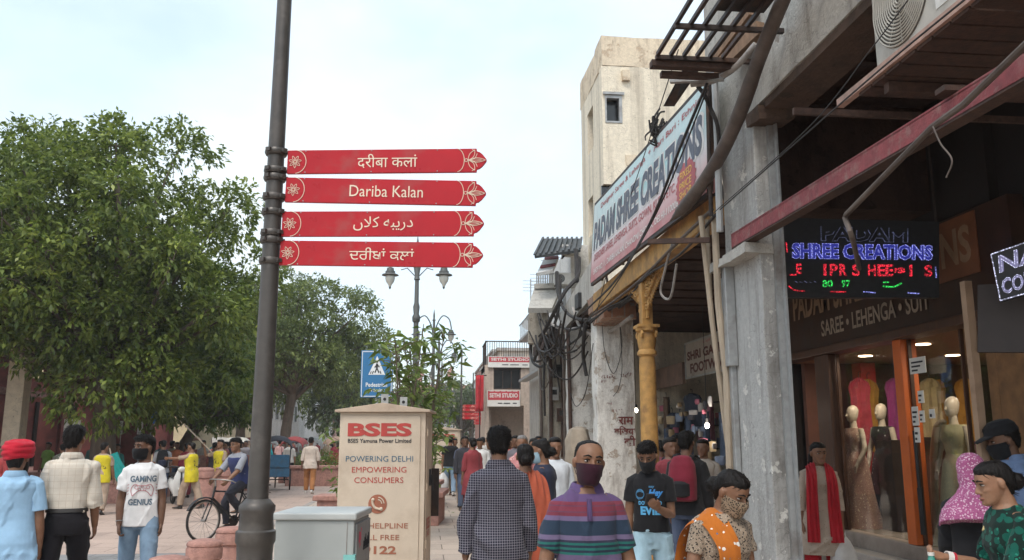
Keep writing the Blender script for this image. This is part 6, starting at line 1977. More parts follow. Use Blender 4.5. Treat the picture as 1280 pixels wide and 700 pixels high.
def street_lamp(px, d, h, rz, label, z=0.0):
 q = ground(px, d, z)
 t = thing('street_lamp', label, 'street lamp', q, rz, 'twin arm street lamps in the planted strip')
 b = MB().lathe([(0.17, 0), (0.17, 0.3), (0.12, 0.36), (0.10, 0.9), (0.12, 0.95), (0.07, 1.02), (0.06, 2.5), (0.056, h - 1.85), (0.085, h - 1.82), (0.09, h - 1.72), (0.06, h - 1.66), (0.075, h - 1.5), (0.05, h - 1.4), (0.045, h - 0.9), (0.07, h - 0.88), (0.05, h - 0.8), (0.04, h - .3), (0.06, h - 0.28), (0.03, h - 0.2), (0.035, h - 0.1), (0.005, h + 0.12)], 16)
 b.build('post', M['lamp_paint'], t)
 for s in (-1, 1):
  b = MB()
  pts = spline([(0, 0, h - 0.95), (s * 0.10, 0, h - 0.45), (s * 0.30, 0, h - 0.12), (s * 0.52, 0, h - 0.22), (s * 0.60, 0, h - 0.50), (s * 0.60, 0, h - 0.62)], 6)
  b.tube(pts, 0.022, 8)
  b.tube([(0, 0, h - 0.85), (s * 0.22, 0, h - 0.62), (s * 0.36, 0, h - 0.66)], 0.012, 6)
  ar = b.build('arm', M['lamp_paint'], t)
  Mx = Matrix.Translation((s * 0.60, 0, h - 0.62))
  b = MB().lathe([(0.03, 0.02), (0.075, 0.0), (0.085, -0.05), (0.09, -0.07), (0.11, -0.075), (0.11, -0.12), (0.185, -0.15), (0.19, -0.165), (0.10, -0.18)], 18, 0, Mx)
  b.build('hood', M['lamp_paint'], ar)
  b = MB().lathe([(0.10, -0.175), (0.11, -0.23), (0.09, -0.31), (0.045, -0.37), (0.02, -0.43)], 16, 0, Mx)
  b.build('globe', M['lamp_glass'], ar)
  MB().lathe([(0.03, -0.425), (0.02, -0.46), (0.004, -0.48)], 10, 0, Mx).build('tip', M['lamp_paint'], ar)
 return t
street_lamp(517, 18.6, 6.0, -PS, 'nearest twin arm street lamp rising behind the red signboards')
street_lamp(540, 29.5, 6.0, -PS, 'second twin arm street lamp with hanging lanterns')
street_lamp(547, 33.5, 5.6, -PS, 'shorter twin arm street lamp close behind the second one')
street_lamp(551, 48, 6.0, -PS, 'fourth twin arm street lamp half as tall in the picture')
street_lamp(556, 66, 6.0, -PS, 'fifth twin arm street lamp near the distant gateway')
street_lamp(560, 90, 6.0, -PS, 'farthest tiny twin arm street lamp')
bs = thing('crossing_sign', 'blue pedestrian crossing sign with white triangle half hidden by sapling leaves', 'road sign', (0, 0, 0), -PS)
a, c = W(450, 497, 17.5), W(492, 438, 17.5)
bs.location = ((a.x + c.x) / 2, (a.y + c.y) / 2, 0)
w2 = (c - a).xy.length / 2
MB().box(-w2, w2, -0.015, 0.015, a.z, c.z).build('board', mat('crossing_blue', (0.03, 0.16, 0.34), 0.4, 0.06, 4), bs, bevel=0.01)
k = MB()
QQ = ((-w2, -0.0155, a.z), (w2, -0.0155, a.z), (w2, -0.0155, c.z), (-w2, -0.0155, c.z))
hh = c.z - a.z
for (u0, v0_, u1, v1_) in ((0.03, 0.02, 0.97, 0.035), (0.03, 0.965, 0.97, 0.98), (0.03, 0.035, 0.05, 0.965), (0.95, 0.035, 0.97, 0.965)):
 k.add(quad_map([(u0, v0_, 0.003), (u1, v0_, 0.003), (u1, v1_, 0.003), (u0, v1_, 0.003)], *QQ), [(0, 1, 2, 3)], 0)
k.add(quad_map([(0.24, 0.48, 0.003), (0.76, 0.48, 0.003), (0.5, 0.88, 0.003)], *QQ), [(0, 1, 2)], 0)
def stroke(p0, p1, wd_, mi, dd=0.007):
 p0, p1 = Vector(p0), Vector(p1)
 n = (p1 - p0)
 n = Vector((-n.y, n.x)).normalized() * wd_
 k.add(quad_map([(*(p0 + n), dd), (*(p0 - n), dd), (*(p1 - n), dd), (*(p1 + n), dd)], *QQ), [(0, 1, 2, 3)], mi)
for p0, p1, wd_ in (((0.50, 0.72), (0.50, 0.62), 0.03), ((0.50, 0.62), (0.44, 0.52), 0.018), ((0.50, 0.62), (0.57, 0.52), 0.018), ((0.5, 0.70), (0.43, 0.63), 0.014), ((0.5, 0.70), (0.58, 0.64), 0.014), ((0.36, 0.50), (0.40, 0.56), 0.014), ((0.63, 0.50), (0.60, 0.56), 0.014), ((0.30, 0.50), (0.33, 0.55), 0.012)):
 stroke(p0, p1, wd_, 1)
n = 12
k.add(quad_map([(0.5 + 0.035 * math.cos(6.283 * i / n), 0.755 + 0.025 * math.sin(6.283 * i / n), 0.007) for i in range(n)], *QQ), [tuple(range(n))], 1)
text_on_quad(k, 0, 'Pedestrian', QQ, 0.5, 0.27, 0.66, 0.09, 0.004, 0.02)
text_on_quad(k, 0, 'Crossing', QQ, 0.5, 0.15, 0.52, 0.09, 0.004, 0.02)
k.build('lettering', [mat('sign_white', (0.72, 0.74, 0.75), 0.5, 0.05, 5), M['ink']], bs)
MB().tube([(0, 0.05, 0), (0, 0.05, c.z + 0.03)], 0.035, 10).build('post', M['steel'], bs)
MB().box(-w2 * .7, w2 * .7, 0.016, 0.05, a.z + .2, a.z + .25).box(-w2 * .7, w2 * .7, 0.016, 0.05, c.z - .25, c.z - .2).build('bracket', M['steel'], bs)
q = W(436, 470, 40)
q = W(190, 505, 34)
s2 = thing('parking_sign', 'blue roadside sign on a post between the big tree and the leaning trunk', 'road sign', (q.x, q.y, ROAD_Z))
MB().box(-0.42, 0.42, -0.02, 0.02, 2.35, 3.6).build('board', mat('parking_blue', (0.04, 0.14, 0.36), 0.4, 0.1, 4), s2, bevel=0.01)
k = MB()
v, f = text_geom('P', 0.6, 0.02)
k.add(v, f, 0, facing((0, -1, 0), (0, -0.025, 3.1)))
k.build('lettering', M['paper'], s2)
MB().tube([(0, 0.04, 0), (0, 0.04, 3.6)], 0.04, 8).build('post', M['steel'], s2)
# ================================================================ VEHICLES
M['tyre'] = mat('tyre_rubber', (0.03, 0.028, 0.027), 0.9, 0.2, 20)
M['rim'] = mat('rim_steel', (0.30, 0.28, 0.26), 0.45, 0.15, 15, metal=0.6)
def wheel(t, c, r, name='wheel', spokes=18, tw=0.018, dir_x=True):
 b = MB()
 b.tube([(c[0], c[1] + r * math.cos(a), c[2] + r * math.sin(a)) for a in np.linspace(0, 2 * math.pi, 33)], tw, 6, 0, False)
 b.tube([(c[0], c[1] + (r - tw * 1.4) * math.cos(a), c[2] + (r - tw * 1.4) * math.sin(a)) for a in np.linspace(0, 2 * math.pi, 33)], tw * 0.55, 5, 1, False)
 for k in range(spokes):
  a = 2 * math.pi * k / spokes
  s = 0.02 if k % 2 else -0.02
  b.tube([(c[0] + s, c[1], c[2]), (c[0], c[1] + (r - tw) * math.cos(a), c[2] + (r - tw) * math.sin(a))], 0.0028, 4, 1, False)
 b.tube([(c[0] - 0.05, c[1], c[2]), (c[0] + 0.05, c[1], c[2])], 0.022, 8, 1)
 return b.build(name, [M['tyre'], M['rim']], t)
bike_q = ground(293, 15.6, ROAD_Z)
bike_rz = RAD(148) - PS
bk = thing('bicycle', 'old black roadster bicycle ridden along the road behind the bollards', 'bicycle', bike_q, bike_rz)
wheel(bk, (0, 0.56, 0.355), 0.34)
wheel(bk, (0, -0.56, 0.355), 0.34)
b = MB()
for a, c, r in (((0, -0.12, 0.30), (0, -0.26, 0.82), 0.017), ((0, -0.25, 0.79), (0, 0.36, 0.84), 0.016), ((0, -0.12, 0.30), (0, 0.39, 0.72), 0.017), ((0, 0.35, 0.92), (0, 0.43, 0.62), 0.018)):
 b.tube([a, c], r, 8)
for s in (-0.05, 0.05):
 b.tube([(s, -0.56, 0.355), (s * .5, -0.12, 0.30)], 0.011, 6).tube([(s, -0.56, 0.355), (s * .5, -0.25, 0.78)], 0.010, 6)
 b.tube([(s, 0.43, 0.66), (s, 0.50, 0.5), (s, 0.56, 0.355)], 0.012, 6)
b.build('frame', M['black'], bk)
b = MB()
b.tube(spline([(-0.29, 0.16, 0.98), (-0.27, 0.26, 1.02), (-0.1, 0.37, 1.04), (0.1, 0.37, 1.04), (0.27, 0.26, 1.02), (0.29, 0.16, 0.98)], 5), 0.012, 8)
b.tube([(0, 0.35, 0.9), (0, 0.36, 1.04)], 0.014, 8)
b.build('handlebar', M['rim'], bk)
b = MB().loft([[(w * math.cos(a), y, 0.90 + 0.035 * math.sin(a)) for a in np.linspace(0, 2 * math.pi, 12, endpoint=False)] for y, w in ((-0.42, 0.05), (-0.38, 0.10), (-0.28, 0.09), (-0.16, 0.035), (-0.12, 0.02))])
b.tube([(0, -0.26, 0.80), (0, -0.28, 0.88)], 0.013, 6)
b.build('saddle', M['iron'], bk)
b = MB()
b.lathe([(0.1, -0.004), (0.1, 0.004)], 20, 0, Matrix.Translation((0.03, -0.12, 0.30)) @ Matrix.Rotation(RAD(90), 4, 'Y'))
b.tube([(0.05, -0.12, 0.30), (0.06, -0.06, 0.14)], 0.010, 6).tube([(-0.05, -0.12, 0.30), (-0.06, -0.18, 0.46)], 0.010, 6)
b.box(0.06, 0.15, -0.10, -0.02, 0.125, 0.145).box(-0.15, -0.06, -0.22, -0.14, 0.455, 0.475)
b.build('pedal', M['iron'], bk)
for yc in (0.56, -0.56):
 b = MB()
 for s in (-0.02, 0.0, 0.02):
  b.tube([(s, yc + 0.385 * math.cos(a), 0.355 + 0.385 * math.sin(a)) for a in (np.linspace(0.5, 2.9, 14) if yc > 0 else np.linspace(0.3, 2.9, 14))], 0.012, 5)
 b.build('mudguard', M['black'], bk)
b = MB()
for s in (-0.08, 0, 0.08):
 b.tube([(s, -0.3, 0.75), (s, -0.85, 0.76)], 0.008, 5)
b.tube([(-0.09, -0.84, 0.76), (0.09, -0.84, 0.76)], 0.008, 5).tube([(0.06, -0.8, 0.76), (0.05, -0.56, 0.36)], 0.007, 5).tube([(-0.06, -0.8, 0.76), (-0.05, -0.56, 0.36)], 0.007, 5)
b.build('carrier', M['iron'], bk)
def scooter(px, d, rz, label, col):
 q = ground(px, d, ROAD_Z)
 t = thing('scooter', label, 'scooter', q, rz)
 body = mat('scooter_paint', col, 0.35, 0.06, 4, spec=0.6)
 for y in (0.62, -0.58):
  w_ = MB()
  w_.tube([(0, y + 0.19 * math.cos(a), 0.24 + 0.19 * math.sin(a)) for a in np.linspace(0, 2 * math.pi, 25)], 0.05, 8, 0, False)
  w_.lathe([(0.02, -0.04), (0.15, -0.035), (0.15, 0.035), (0.02, 0.04)], 16, 1, Matrix.Translation((0, y, 0.24)) @ Matrix.Rotation(RAD(90), 4, 'Y'))
  w_.build('wheel', [M['tyre'], M['rim']], t)
 def ell(pts):
  return [[(w * math.cos(a), y, z + h * math.sin(a)) for a in np.linspace(0, 2 * math.pi, 18, endpoint=False)] for y, w, z, h in pts]
 MB().loft(ell([(-0.92, 0.03, 0.66, 0.03), (-0.8, 0.12, 0.62, 0.11), (-0.5, 0.18, 0.55, 0.19), (-0.2, 0.17, 0.48, 0.2), (0.0, 0.13, 0.36, 0.12), (0.02, 0.02, 0.34, 0.02)])).build('rear_body', body, t)
 MB().box(-0.15, 0.15, -0.05, 0.36, 0.24, 0.29).build('footboard', M['black'], t, bevel=0.01)
 b = MB()
 b.loft([[(w * math.cos(a), y + 0.05 * math.sin(a), z) for a in np.linspace(0, 2 * math.pi, 16, endpoint=False)] for z, w, y in ((0.26, 0.16, 0.36), (0.5, 0.20, 0.42), (0.75, 0.18, 0.44), (0.92, 0.10, 0.40))])
 b.build('front_shield', body, t)
 b = MB().loft([[(w * math.cos(a), y, 0.42 + h * math.sin(a)) for a in np.linspace(0.2, math.pi - 0.2, 10)] + [(w * 0.7 * math.cos(a), y, 0.40 + h * 0.7 * math.sin(a)) for a in np.linspace(math.pi - 0.2, 0.2, 10)] for y, w, h in ((0.42, 0.06, 0.03), (0.55, 0.08, 0.07), (0.7, 0.08, 0.06), (0.82, 0.05, 0.0))])
 b.build('mudguard', body, t)
 MB().loft(ell([(-0.82, 0.05, 0.80, 0.02), (-0.7, 0.14, 0.80, 0.045), (-0.3, 0.15, 0.77, 0.05), (0.0, 0.08, 0.75, 0.03)])).build('seat', M['black'], t)
 b = MB().tube([(0, 0.60, 0.3), (0, 0.42, 0.95)], 0.03, 8).tube(spline([(-0.33, 0.28, 1.0), (-0.2, 0.38, 1.03), (0, 0.42, 1.0), (0.2, 0.38, 1.03), (0.33, 0.28, 1.0)], 4), 0.018, 8)
 b.build('handlebar', M['black'], t)
 MB().sphere((0, 0.46, 0.95), 0.085, 8, 0, (1.2, 0.7, 0.9)).build('headlight', M['lamp_glass'], t)
 for s in (-1, 1):
  MB().tube([(s * .22, .38, 1.03), (s * .28, .40, 1.17)], .006, 5).sphere((s * .29, .40, 1.2), .05, 6, 0, (1.2, .3, .8)).build('mirror', M['black'], t)
scooter(226, 23.5, RAD(205), 'white and black parked scooter behind the man in the printed shirt', (0.62, 0.62, 0.60))
scooter(352, 52, RAD(170), 'dark scooter among the far rickshaws', (0.05, 0.05, 0.06))
def rickshaw(px, d, rz, label, col, hood):
 q = ground(px, d, ROAD_Z)
 t = thing('cycle_rickshaw', label, 'rickshaw', q, rz, 'cycle rickshaws waiting on the road')
 pm = mat('rickshaw_paint', col, 0.5, 0.15, 8, dirt=(0.12, 0.1, 0.08), dirt_amt=0.4)
 wheel(t, (-0.48, -0.6, 0.36), 0.34, spokes=14, tw=0.022)
 wheel(t, (0.48, -0.6, 0.36), 0.34, spokes=14, tw=0.022)
 wheel(t, (0, 0.95, 0.36), 0.34, spokes=14, tw=0.022)
 b = MB()
 for s in (-1, 1):
  b.tube([(s * 0.36, -0.95, 0.42), (s * 0.36, -0.1, 0.42), (0, 0.3, 0.45)], 0.018, 6)
  b.tube([(s * 0.05, 0.95, 0.36), (0, 0.82, 0.85)], 0.014, 6)
 b.tube([(-0.5, -0.6, 0.36), (0.5, -0.6, 0.36)], 0.02, 6).tube([(0, 0.3, 0.45), (0, 0.8, 0.85)], 0.018, 6).tube([(0, 0.25, 0.42), (0, 0.15, 0.9)], 0.018, 6).tube([(0, 0.15, 0.86), (0, 0.8, 0.88)], 0.016, 6)
 b.tube(spline([(-0.28, 0.6, 1.02), (-0.2, 0.74, 1.05), (0, 0.8, 1.02), (0.2, 0.74, 1.05), (0.28, 0.6, 1.02)], 4), 0.014, 6)
 b.tube([(0, 0.8, 0.85), (0, 0.8, 1.02)], 0.014, 6)
 b.build('frame', M['black'], t)
 MB().box(-0.44, 0.44, -0.95, -0.38, 0.46, 0.76).box(-0.42, 0.42, -0.38, 0.0, 0.44, 0.50).build('body', pm, t, bevel=0.02)
 MB().box(-0.42, 0.42, -0.88, -0.40, 0.765, 0.86).build('seat', mat('rickshaw_seat', (0.25, 0.05, 0.05), 0.6, 0.15, 8), t, bevel=0.03)
 MB().box(-0.42, 0.42, -0.98, -0.90, 0.77, 1.22).build('backrest', pm, t, bevel=0.03)
 MB().sphere((0, 0.12, 0.93), 0.1, 6, 0, (0.9, 1.2, 0.4)).build('saddle', M['black'], t)
 b = MB()
 for s in (-1, 1):
  b.tube([(s * 0.44, -0.9, 0.8), (s * 0.46, -0.9, 1.55)], 0.012, 5).tube([(s * 0.44, -0.3, 0.75), (s * 0.46, -0.25, 1.55)], 0.012, 5)
 b.loft([[(0.50 * math.cos(a), y, zc + 0.32 * math.sin(a)) for a in np.linspace(0, math.pi, 12)] + [(0.47 * math.cos(a), y, zc + 0.29 * math.sin(a)) for a in np.linspace(math.pi, 0, 12)] for y, zc in ((-1.1, 1.40), (-0.9, 1.52), (-0.5, 1.56), (-0.1, 1.53))])
 b.build('hood', cloth_m('hood_cloth', hood), t)
 return t
rickshaw(347, 31, RAD(10), 'blue cycle rickshaw just right of the signpost pole', (0.04, 0.14, 0.25), (0.05, 0.05, 0.06))
rickshaw(372, 38, RAD(-5), 'dark cycle rickshaw with white load behind the man in brown trousers', (0.08, 0.08, 0.09), (0.25, 0.05, 0.05))
rickshaw(417, 38, RAD(20), 'red cycle rickshaw half hidden by the beige cabinet edge', (0.25, 0.05, 0.04), (0.3, 0.2, 0.15))
for k, (px, d, hc) in enumerate([(286, 44, (0.62, 0.60, 0.55)), (262, 45, (0.55, 0.52, 0.48)), (322, 47, (0.6, 0.6, 0.58)), (240, 46, (0.3, 0.2, 0.16)), (345, 58, (0.3, 0.06, 0.05)), (385, 60, (0.08, 0.08, 0.1)), (366, 66, (0.5, 0.45, 0.4)), (400, 72, (0.3, 0.1, 0.08)), (302, 52, (0.3, 0.07, 0.06)), (425, 58, (0.1, 0.1, 0.12))]):
 rickshaw(px, d, RAD(70 + 37 * k), ['cycle rickshaw with pale hood behind the raised arm worker', 'cycle rickshaw with off white hood under the small tree', 'cycle rickshaw with white hood left of the signpost pole', 'cycle rickshaw with brown hood under the leaning trunk', 'far cycle rickshaw with red hood', 'far cycle rickshaw with black hood', 'far cycle rickshaw with beige hood in the traffic', 'farthest rickshaw with dull red hood', 'rickshaw with red hood in the jam behind the cyclist', 'black hooded rickshaw beside the beige cabinet far back'][k], (0.18, 0.05, 0.05), hc)
# ================================================================ PEOPLE
from mathutils.bvhtree import BVHTree
def remesh(mb, vox, smooth=3, name='body'):
 me = mb.mesh(name, [])
 o = bpy.data.objects.new('tmp', me)
 COL.objects.link(o)
 r = o.modifiers.new('r', 'REMESH')
 r.mode = 'VOXEL'
 r.voxel_size = vox
 r.use_smooth_shade = True
 s = o.modifiers.new('s', 'SMOOTH')
 s.factor = 0.5
 s.iterations = smooth
 dg = bpy.context.evaluated_depsgraph_get()
 me2 = bpy.data.meshes.new_from_object(o.evaluated_get(dg))
 bpy.data.objects.remove(o)
 bpy.data.meshes.remove(me)
 me2.name = name
 return me2
def me_link(name, me, m, parent):
 me.materials.clear()
 me.materials.append(m)
 o = bpy.data.objects.new(name, me)
 COL.objects.link(o)
 o.parent = parent
 KIDS.setdefault(parent.name, []).append(o)
 return o
def join_meshes(ms, name):
 v, f = [], []
 for m in ms:
  b = len(v)
  v += [tuple(q.co) for q in m.vertices]
  f += [tuple(i + b for i in p.vertices) for p in m.polygons]
  bpy.data.meshes.remove(m)
 me = bpy.data.meshes.new(name)
 me.from_pydata(v, [], f)
 me.polygons.foreach_set('use_smooth', [True] * len(f))
 me.update()
 return me
def coords(me):
 a = np.empty(len(me.vertices) * 3, np.float32)
 me.vertices.foreach_get('co', a)
 n = np.empty(len(me.vertices) * 3, np.float32)
 me.vertices.foreach_get('normal', n)
 return a.reshape(-1, 3), n.reshape(-1, 3)
def folds(me, amp, seed, freq=9.0, zs=0.55):
 rng = np.random.default_rng(seed)
 p, n = coords(me)
 d = np.zeros(len(p))
 for i in range(7):
  k = rng.normal(0, 1, 3)
  k[2] *= zs
  k *= freq * (0.7 + 0.45 * i) / (np.linalg.norm(k) + 1e-6)
  w = rng.normal(0, 1, 3) * freq * 0.6
  ph = p @ k + 1.6 * np.sin(p @ w + rng.uniform(0, 6)) + rng.uniform(0, 6)
  d += (1 - 2 * np.abs(np.sin(ph))) / (1 + 0.5 * i)
 p = p + n * np.clip(d * amp / 2.2, -0.2 * amp, 1.0 * amp)[:, None]
 me.vertices.foreach_set('co', p.astype(np.float32).ravel())
 me.update()
def rough(me, amp, seed, freq=60.0, stretch=(1, 1, 1)):
 rng = np.random.default_rng(seed)
 p, n = coords(me)
 d = np.zeros(len(p))
 q = p * np.array(stretch)
 for i in range(6):
  k = rng.normal(0, 1, 3)
  k *= freq * (0.5 + 0.4 * i) / np.linalg.norm(k)
  d += np.sin(q @ k + rng.uniform(0, 6) + np.sin(q @ rng.normal(0, freq * .5, 3)))
 p = p + n * (d * amp / 3)[:, None]
 me.vertices.foreach_set('co', p.astype(np.float32).ravel())
 me.update()
SKIN = [skin('skin_tan', (0.30, 0.165, 0.10)), skin('skin_brown', (0.22, 0.115, 0.068)), skin('skin_dark', (0.15, 0.078, 0.048)), skin('skin_fair', (0.40, 0.24, 0.155))]
def hair_mat(name, col):
 m, N, L, B = nodes_of(name)
 n = _noise(N, L, _coord(N, L, (90, 90, 14)), 1.0, 4)
 L.new(_ramp(N, L, n, [(0.3, [c * 0.5 for c in col]), (0.7, [c * 1.8 for c in col])]), B.inputs['Base Color'])
 B.inputs['Roughness'].default_value = 0.55
 B.inputs['Specular IOR Level'].default_value = 0.22
 _bump(N, L, B, n, 0.8, 0.01)
 return m
HAIR = hair_mat('hair_black', (0.007, 0.0055, 0.005))
HAIR_GREY = hair_mat('hair_grey', (0.16, 0.155, 0.15))
EYE_W, EYE_D = mat('eye_white', (0.42, 0.38, 0.35), 0.25, 0.03, 9), mat('eye_dark', (0.018, 0.011, 0.008), 0.15, 0.1, 9)
LIPS = mat('lips', (0.26, 0.095, 0.075), 0.45, 0.08, 30)
SHOE = mat('shoe_dark', (0.03, 0.027, 0.025), 0.5, 0.3, 9)
SHOE_L = mat('shoe_light', (0.45, 0.43, 0.40), 0.6, 0.2, 9)
SANDAL = mat('sandal', (0.12, 0.07, 0.045), 0.6, 0.2, 9)
_Z = [0.76, 0.82, 0.88, 0.97, 1.06, 1.15, 1.25, 1.33, 1.375, 1.41, 1.435, 1.46, 1.50]
_HW = [0.15, 0.168, 0.172, 0.160, 0.150, 0.153, 0.166, 0.174, 0.160, 0.122, 0.084, 0.064, 0.058]
_HF = [0.09, 0.102, 0.108, 0.104, 0.100, 0.105, 0.115, 0.112, 0.100, 0.086, 0.070, 0.060, 0.057]
_HB = [0.11, 0.128, 0.132, 0.112, 0.096, 0.098, 0.108, 0.112, 0.104, 0.090, 0.074, 0.064, 0.060]
def sring(z, hw, hf, hb, n=32, e=2.35, cx=0.0, cy=0.0):
 out = []
 for k in range(n):
  a = 2 * math.pi * k / n
  c, s = math.cos(a), math.sin(a)
  q = (abs(c) ** e + abs(s) ** e) ** (-1.0 / e)
  out.append((cx + hw * q * c, cy + (hf if s > 0 else hb) * q * s, z))
 return out
def ribbon(mb, pts, sides, w, t=0.008, mi=0):
 n = len(pts)
 ws = w if hasattr(w, '__len__') else [w] * n
 rings = []
 for i in range(n):
  p = Vector(pts[i])
  tg = (Vector(pts[min(n - 1, i + 1)]) - Vector(pts[max(0, i - 1)])).normalized()
  s = Vector(sides[i] if hasattr(sides[0], '__len__') or isinstance(sides[0], Vector) else sides)
  s = (s - tg * s.dot(tg)).normalized()
  u = tg.cross(s)
  r = []
  for k in range(20):
   a = 2 * math.pi * k / 20
   x = math.cos(a)
   fold = 0.35 * t * math.sin(x * 9 + i * 0.25)
   r.append(p + s * ws[i] * x + u * (t * math.sin(a) + fold * 2))
  rings.append(r)
 mb.loft(rings, mi)
WALK_L = dict(legL=((0.04, 0.34, -1), (0.02, -0.02, -1)), legR=((0.04, -0.10, -1), (0.02, -0.50, -1)))
WALK_R = dict(legR=((0.04, 0.34, -1), (0.02, -0.02, -1)), legL=((0.04, -0.10, -1), (0.02, -0.50, -1)))
STAND = dict(legL=((0.06, 0.03, -1), (0.02, -0.04, -1)), legR=((0.06, 0.03, -1), (0.02, -0.04, -1)))
ARM_DOWN = ((0.16, 0.02, -1), (0.05, 0.22, -1))
def strands(me, seed, n, L_, HM, kind):
 """loose locks lying over the hair so its outline and surface break up"""
 import bmesh
 rng = np.random.default_rng(seed + 99)
 p, nr = coords(me)
 inv = HM.inverted()
 Rm = HM.to_3x3()
 bm = bmesh.new()
 bm.from_mesh(me)
 for i in rng.integers(0, len(p), n):
  c, q = Vector(p[i]), Vector(nr[i])
  l = inv @ c
  fl = Vector((l.x * 2.0, -0.25, -1.0)) if l.z < 0.085 or l.y < -0.02 else Vector((l.x * 3, 1.0, 0.0))
  if kind != 'short':
   fl = Vector((l.x * 1.0, -1.0, -0.7))
  fl = Rm @ (fl + Vector(rng.normal(0, 0.35, 3)))
  t = (fl - q * fl.dot(q)).normalized()
  w = q.cross(t) * rng.uniform(0.0012, 0.0028)
  l_ = L_ * rng.uniform(0.5, 1.2)
  lift = rng.uniform(0.001, 0.009) if kind == 'short' else rng.uniform(0.0002, 0.0015)
  a, b, e = c - q * 0.002, c + t * l_ * 0.5 + q * lift, c + t * l_ + q * lift * 0.6
  vs = [bm.verts.new(v) for v in (a - w, a + w, b + w, b - w, e)]
  bm.faces.new((vs[0], vs[1], vs[2], vs[3]))
  bm.faces.new((vs[3], vs[2], vs[4]))
 bm.to_mesh(me)
 bm.free()
class Person:
 def __init__(s, label, px, d, H, face, z0=0.0, pose=None, skin_i=1, female=False, belly=0.0, lod=0, group=None, hair='short', eyes=None, seed=0, at=None, hip_z=None, mouth=True, build=1.0):
  ps = dict(STAND)
  ps.update(pose or {})
  s.ps, s.lod, s.seed, s.female, s.belly = ps, lod, seed, female, belly
  loc = ground(px, d, z0) if at is None else Vector(at)
  s.rz = RAD(face) - PS
  s.sc = H / 1.70
  s.t = thing('person', label, 'person', loc, s.rz, group, s.sc)
  s.W = Matrix.Translation(loc) @ Matrix.Rotation(s.rz, 4, 'Z') @ Matrix.Scale(s.sc, 4)
  s.lean, s.twist = RAD(ps.get('lean', 2)), RAD(ps.get('twist', 0))
  fw = 0.92 if female else 1.0
  z = np.array(_Z)
  s.HWt, s.HFt, s.HBt = np.array(_HW) * build, np.array(_HF) * build, np.array(_HB) * build
  if female:
   s.HWt = s.HWt * np.interp(z, [0.8, 0.9, 1.06, 1.2, 1.38], [1.06, 1.06, 0.94, 0.95, 0.90])
   s.HFt = s.HFt + 0.030 * np.exp(-((z - 1.24) / 0.06) ** 2)
  if belly:
   g = np.exp(-((z - 1.06) / 0.14) ** 2)
   s.HWt = s.HWt + belly * 0.55 * g
   s.HFt = s.HFt + belly * g
  s.shw = 0.172 * fw * build
  s.hips = {-1: Vector((-0.09, 0, 0.88)), 1: Vector((0.09, 0, 0.88))}
  s.knee, s.ank = {}, {}
  for sd, k in ((-1, 'legL'), (1, 'legR')):
   a, b = ps[k]
   A = Vector((a[0] * sd, a[1], a[2])).normalized()
   Bv = Vector((b[0] * sd, b[1], b[2])).normalized()
   s.knee[sd] = s.hips[sd] + A * 0.415
   s.ank[sd] = s.knee[sd] + Bv * 0.395
  if hip_z is None:
   s.dz = 0.075 - min(s.ank[-1].z, s.ank[1].z)
  else:
   s.dz = hip_z - 0.88
  s.arms = {}
  for sd, k in ((-1, 'armL'), (1, 'armR')):
   a, b = ps.get(k, ARM_DOWN)[:2]
   S = s.bend((sd * s.shw * 0.97, -0.005, 1.346))
   E = S + Vector((a[0] * sd, a[1], a[2])).normalized() * 0.285
   Wv = E + Vector((b[0] * sd, b[1], b[2])).normalized() * 0.25
   s.arms[sd] = (S, E, Wv)
  Rb = Matrix.Rotation(-s.lean, 4, 'X') @ Matrix.Rotation(s.twist, 4, 'Z')
  nb = s.bend((0, -0.012, 1.435))
  hp, hy, ht = RAD(ps.get('head_pitch', 0)), RAD(ps.get('head_yaw', 0)), RAD(ps.get('head_tilt', 0))
  Rh = Matrix.Rotation(hy, 4, 'Z') @ Matrix.Rotation(-hp, 4, 'X') @ Matrix.Rotation(ht, 4, 'Y')
  keep = Matrix.Rotation(s.lean * 0.6, 4, 'X')
  s.HM = Matrix.Translation(nb) @ Rb @ keep @ Rh @ Matrix.Translation((0, 0.022, 0.150))
  s.skin = SKIN[skin_i]
  s.build_body()
  if hair:
   s.hair(hair)
  if eyes is None:
   eyes = lod == 0
  if eyes:
   s.eyes(mouth)
 # ---- helpers
 def bend(s, p):
  p = Vector(p)
  w = min(1, max(0, (p.z - 0.86) / 0.34))
  w = w * w * (3 - 2 * w)
  a = -s.lean * w
  y, z = p.y, p.z - 0.90
  p = Vector((p.x, y * math.cos(a) - z * math.sin(a), 0.90 + y * math.sin(a) + z * math.cos(a)))
  tw = s.twist * w
  p = Vector((p.x * math.cos(tw) - p.y * math.sin(tw), p.x * math.sin(tw) + p.y * math.cos(tw), p.z))
  return p + Vector((0, 0, s.dz))
 def prof(s, z):
  return (float(np.interp(z, _Z, s.HWt)), float(np.interp(z, _Z, s.HFt)), float(np.interp(z, _Z, s.HBt)))
 def up(s, p):
  return Vector(p) + Vector((0, 0, s.dz))
 def world(s, p):
  return s.W @ Vector(p)
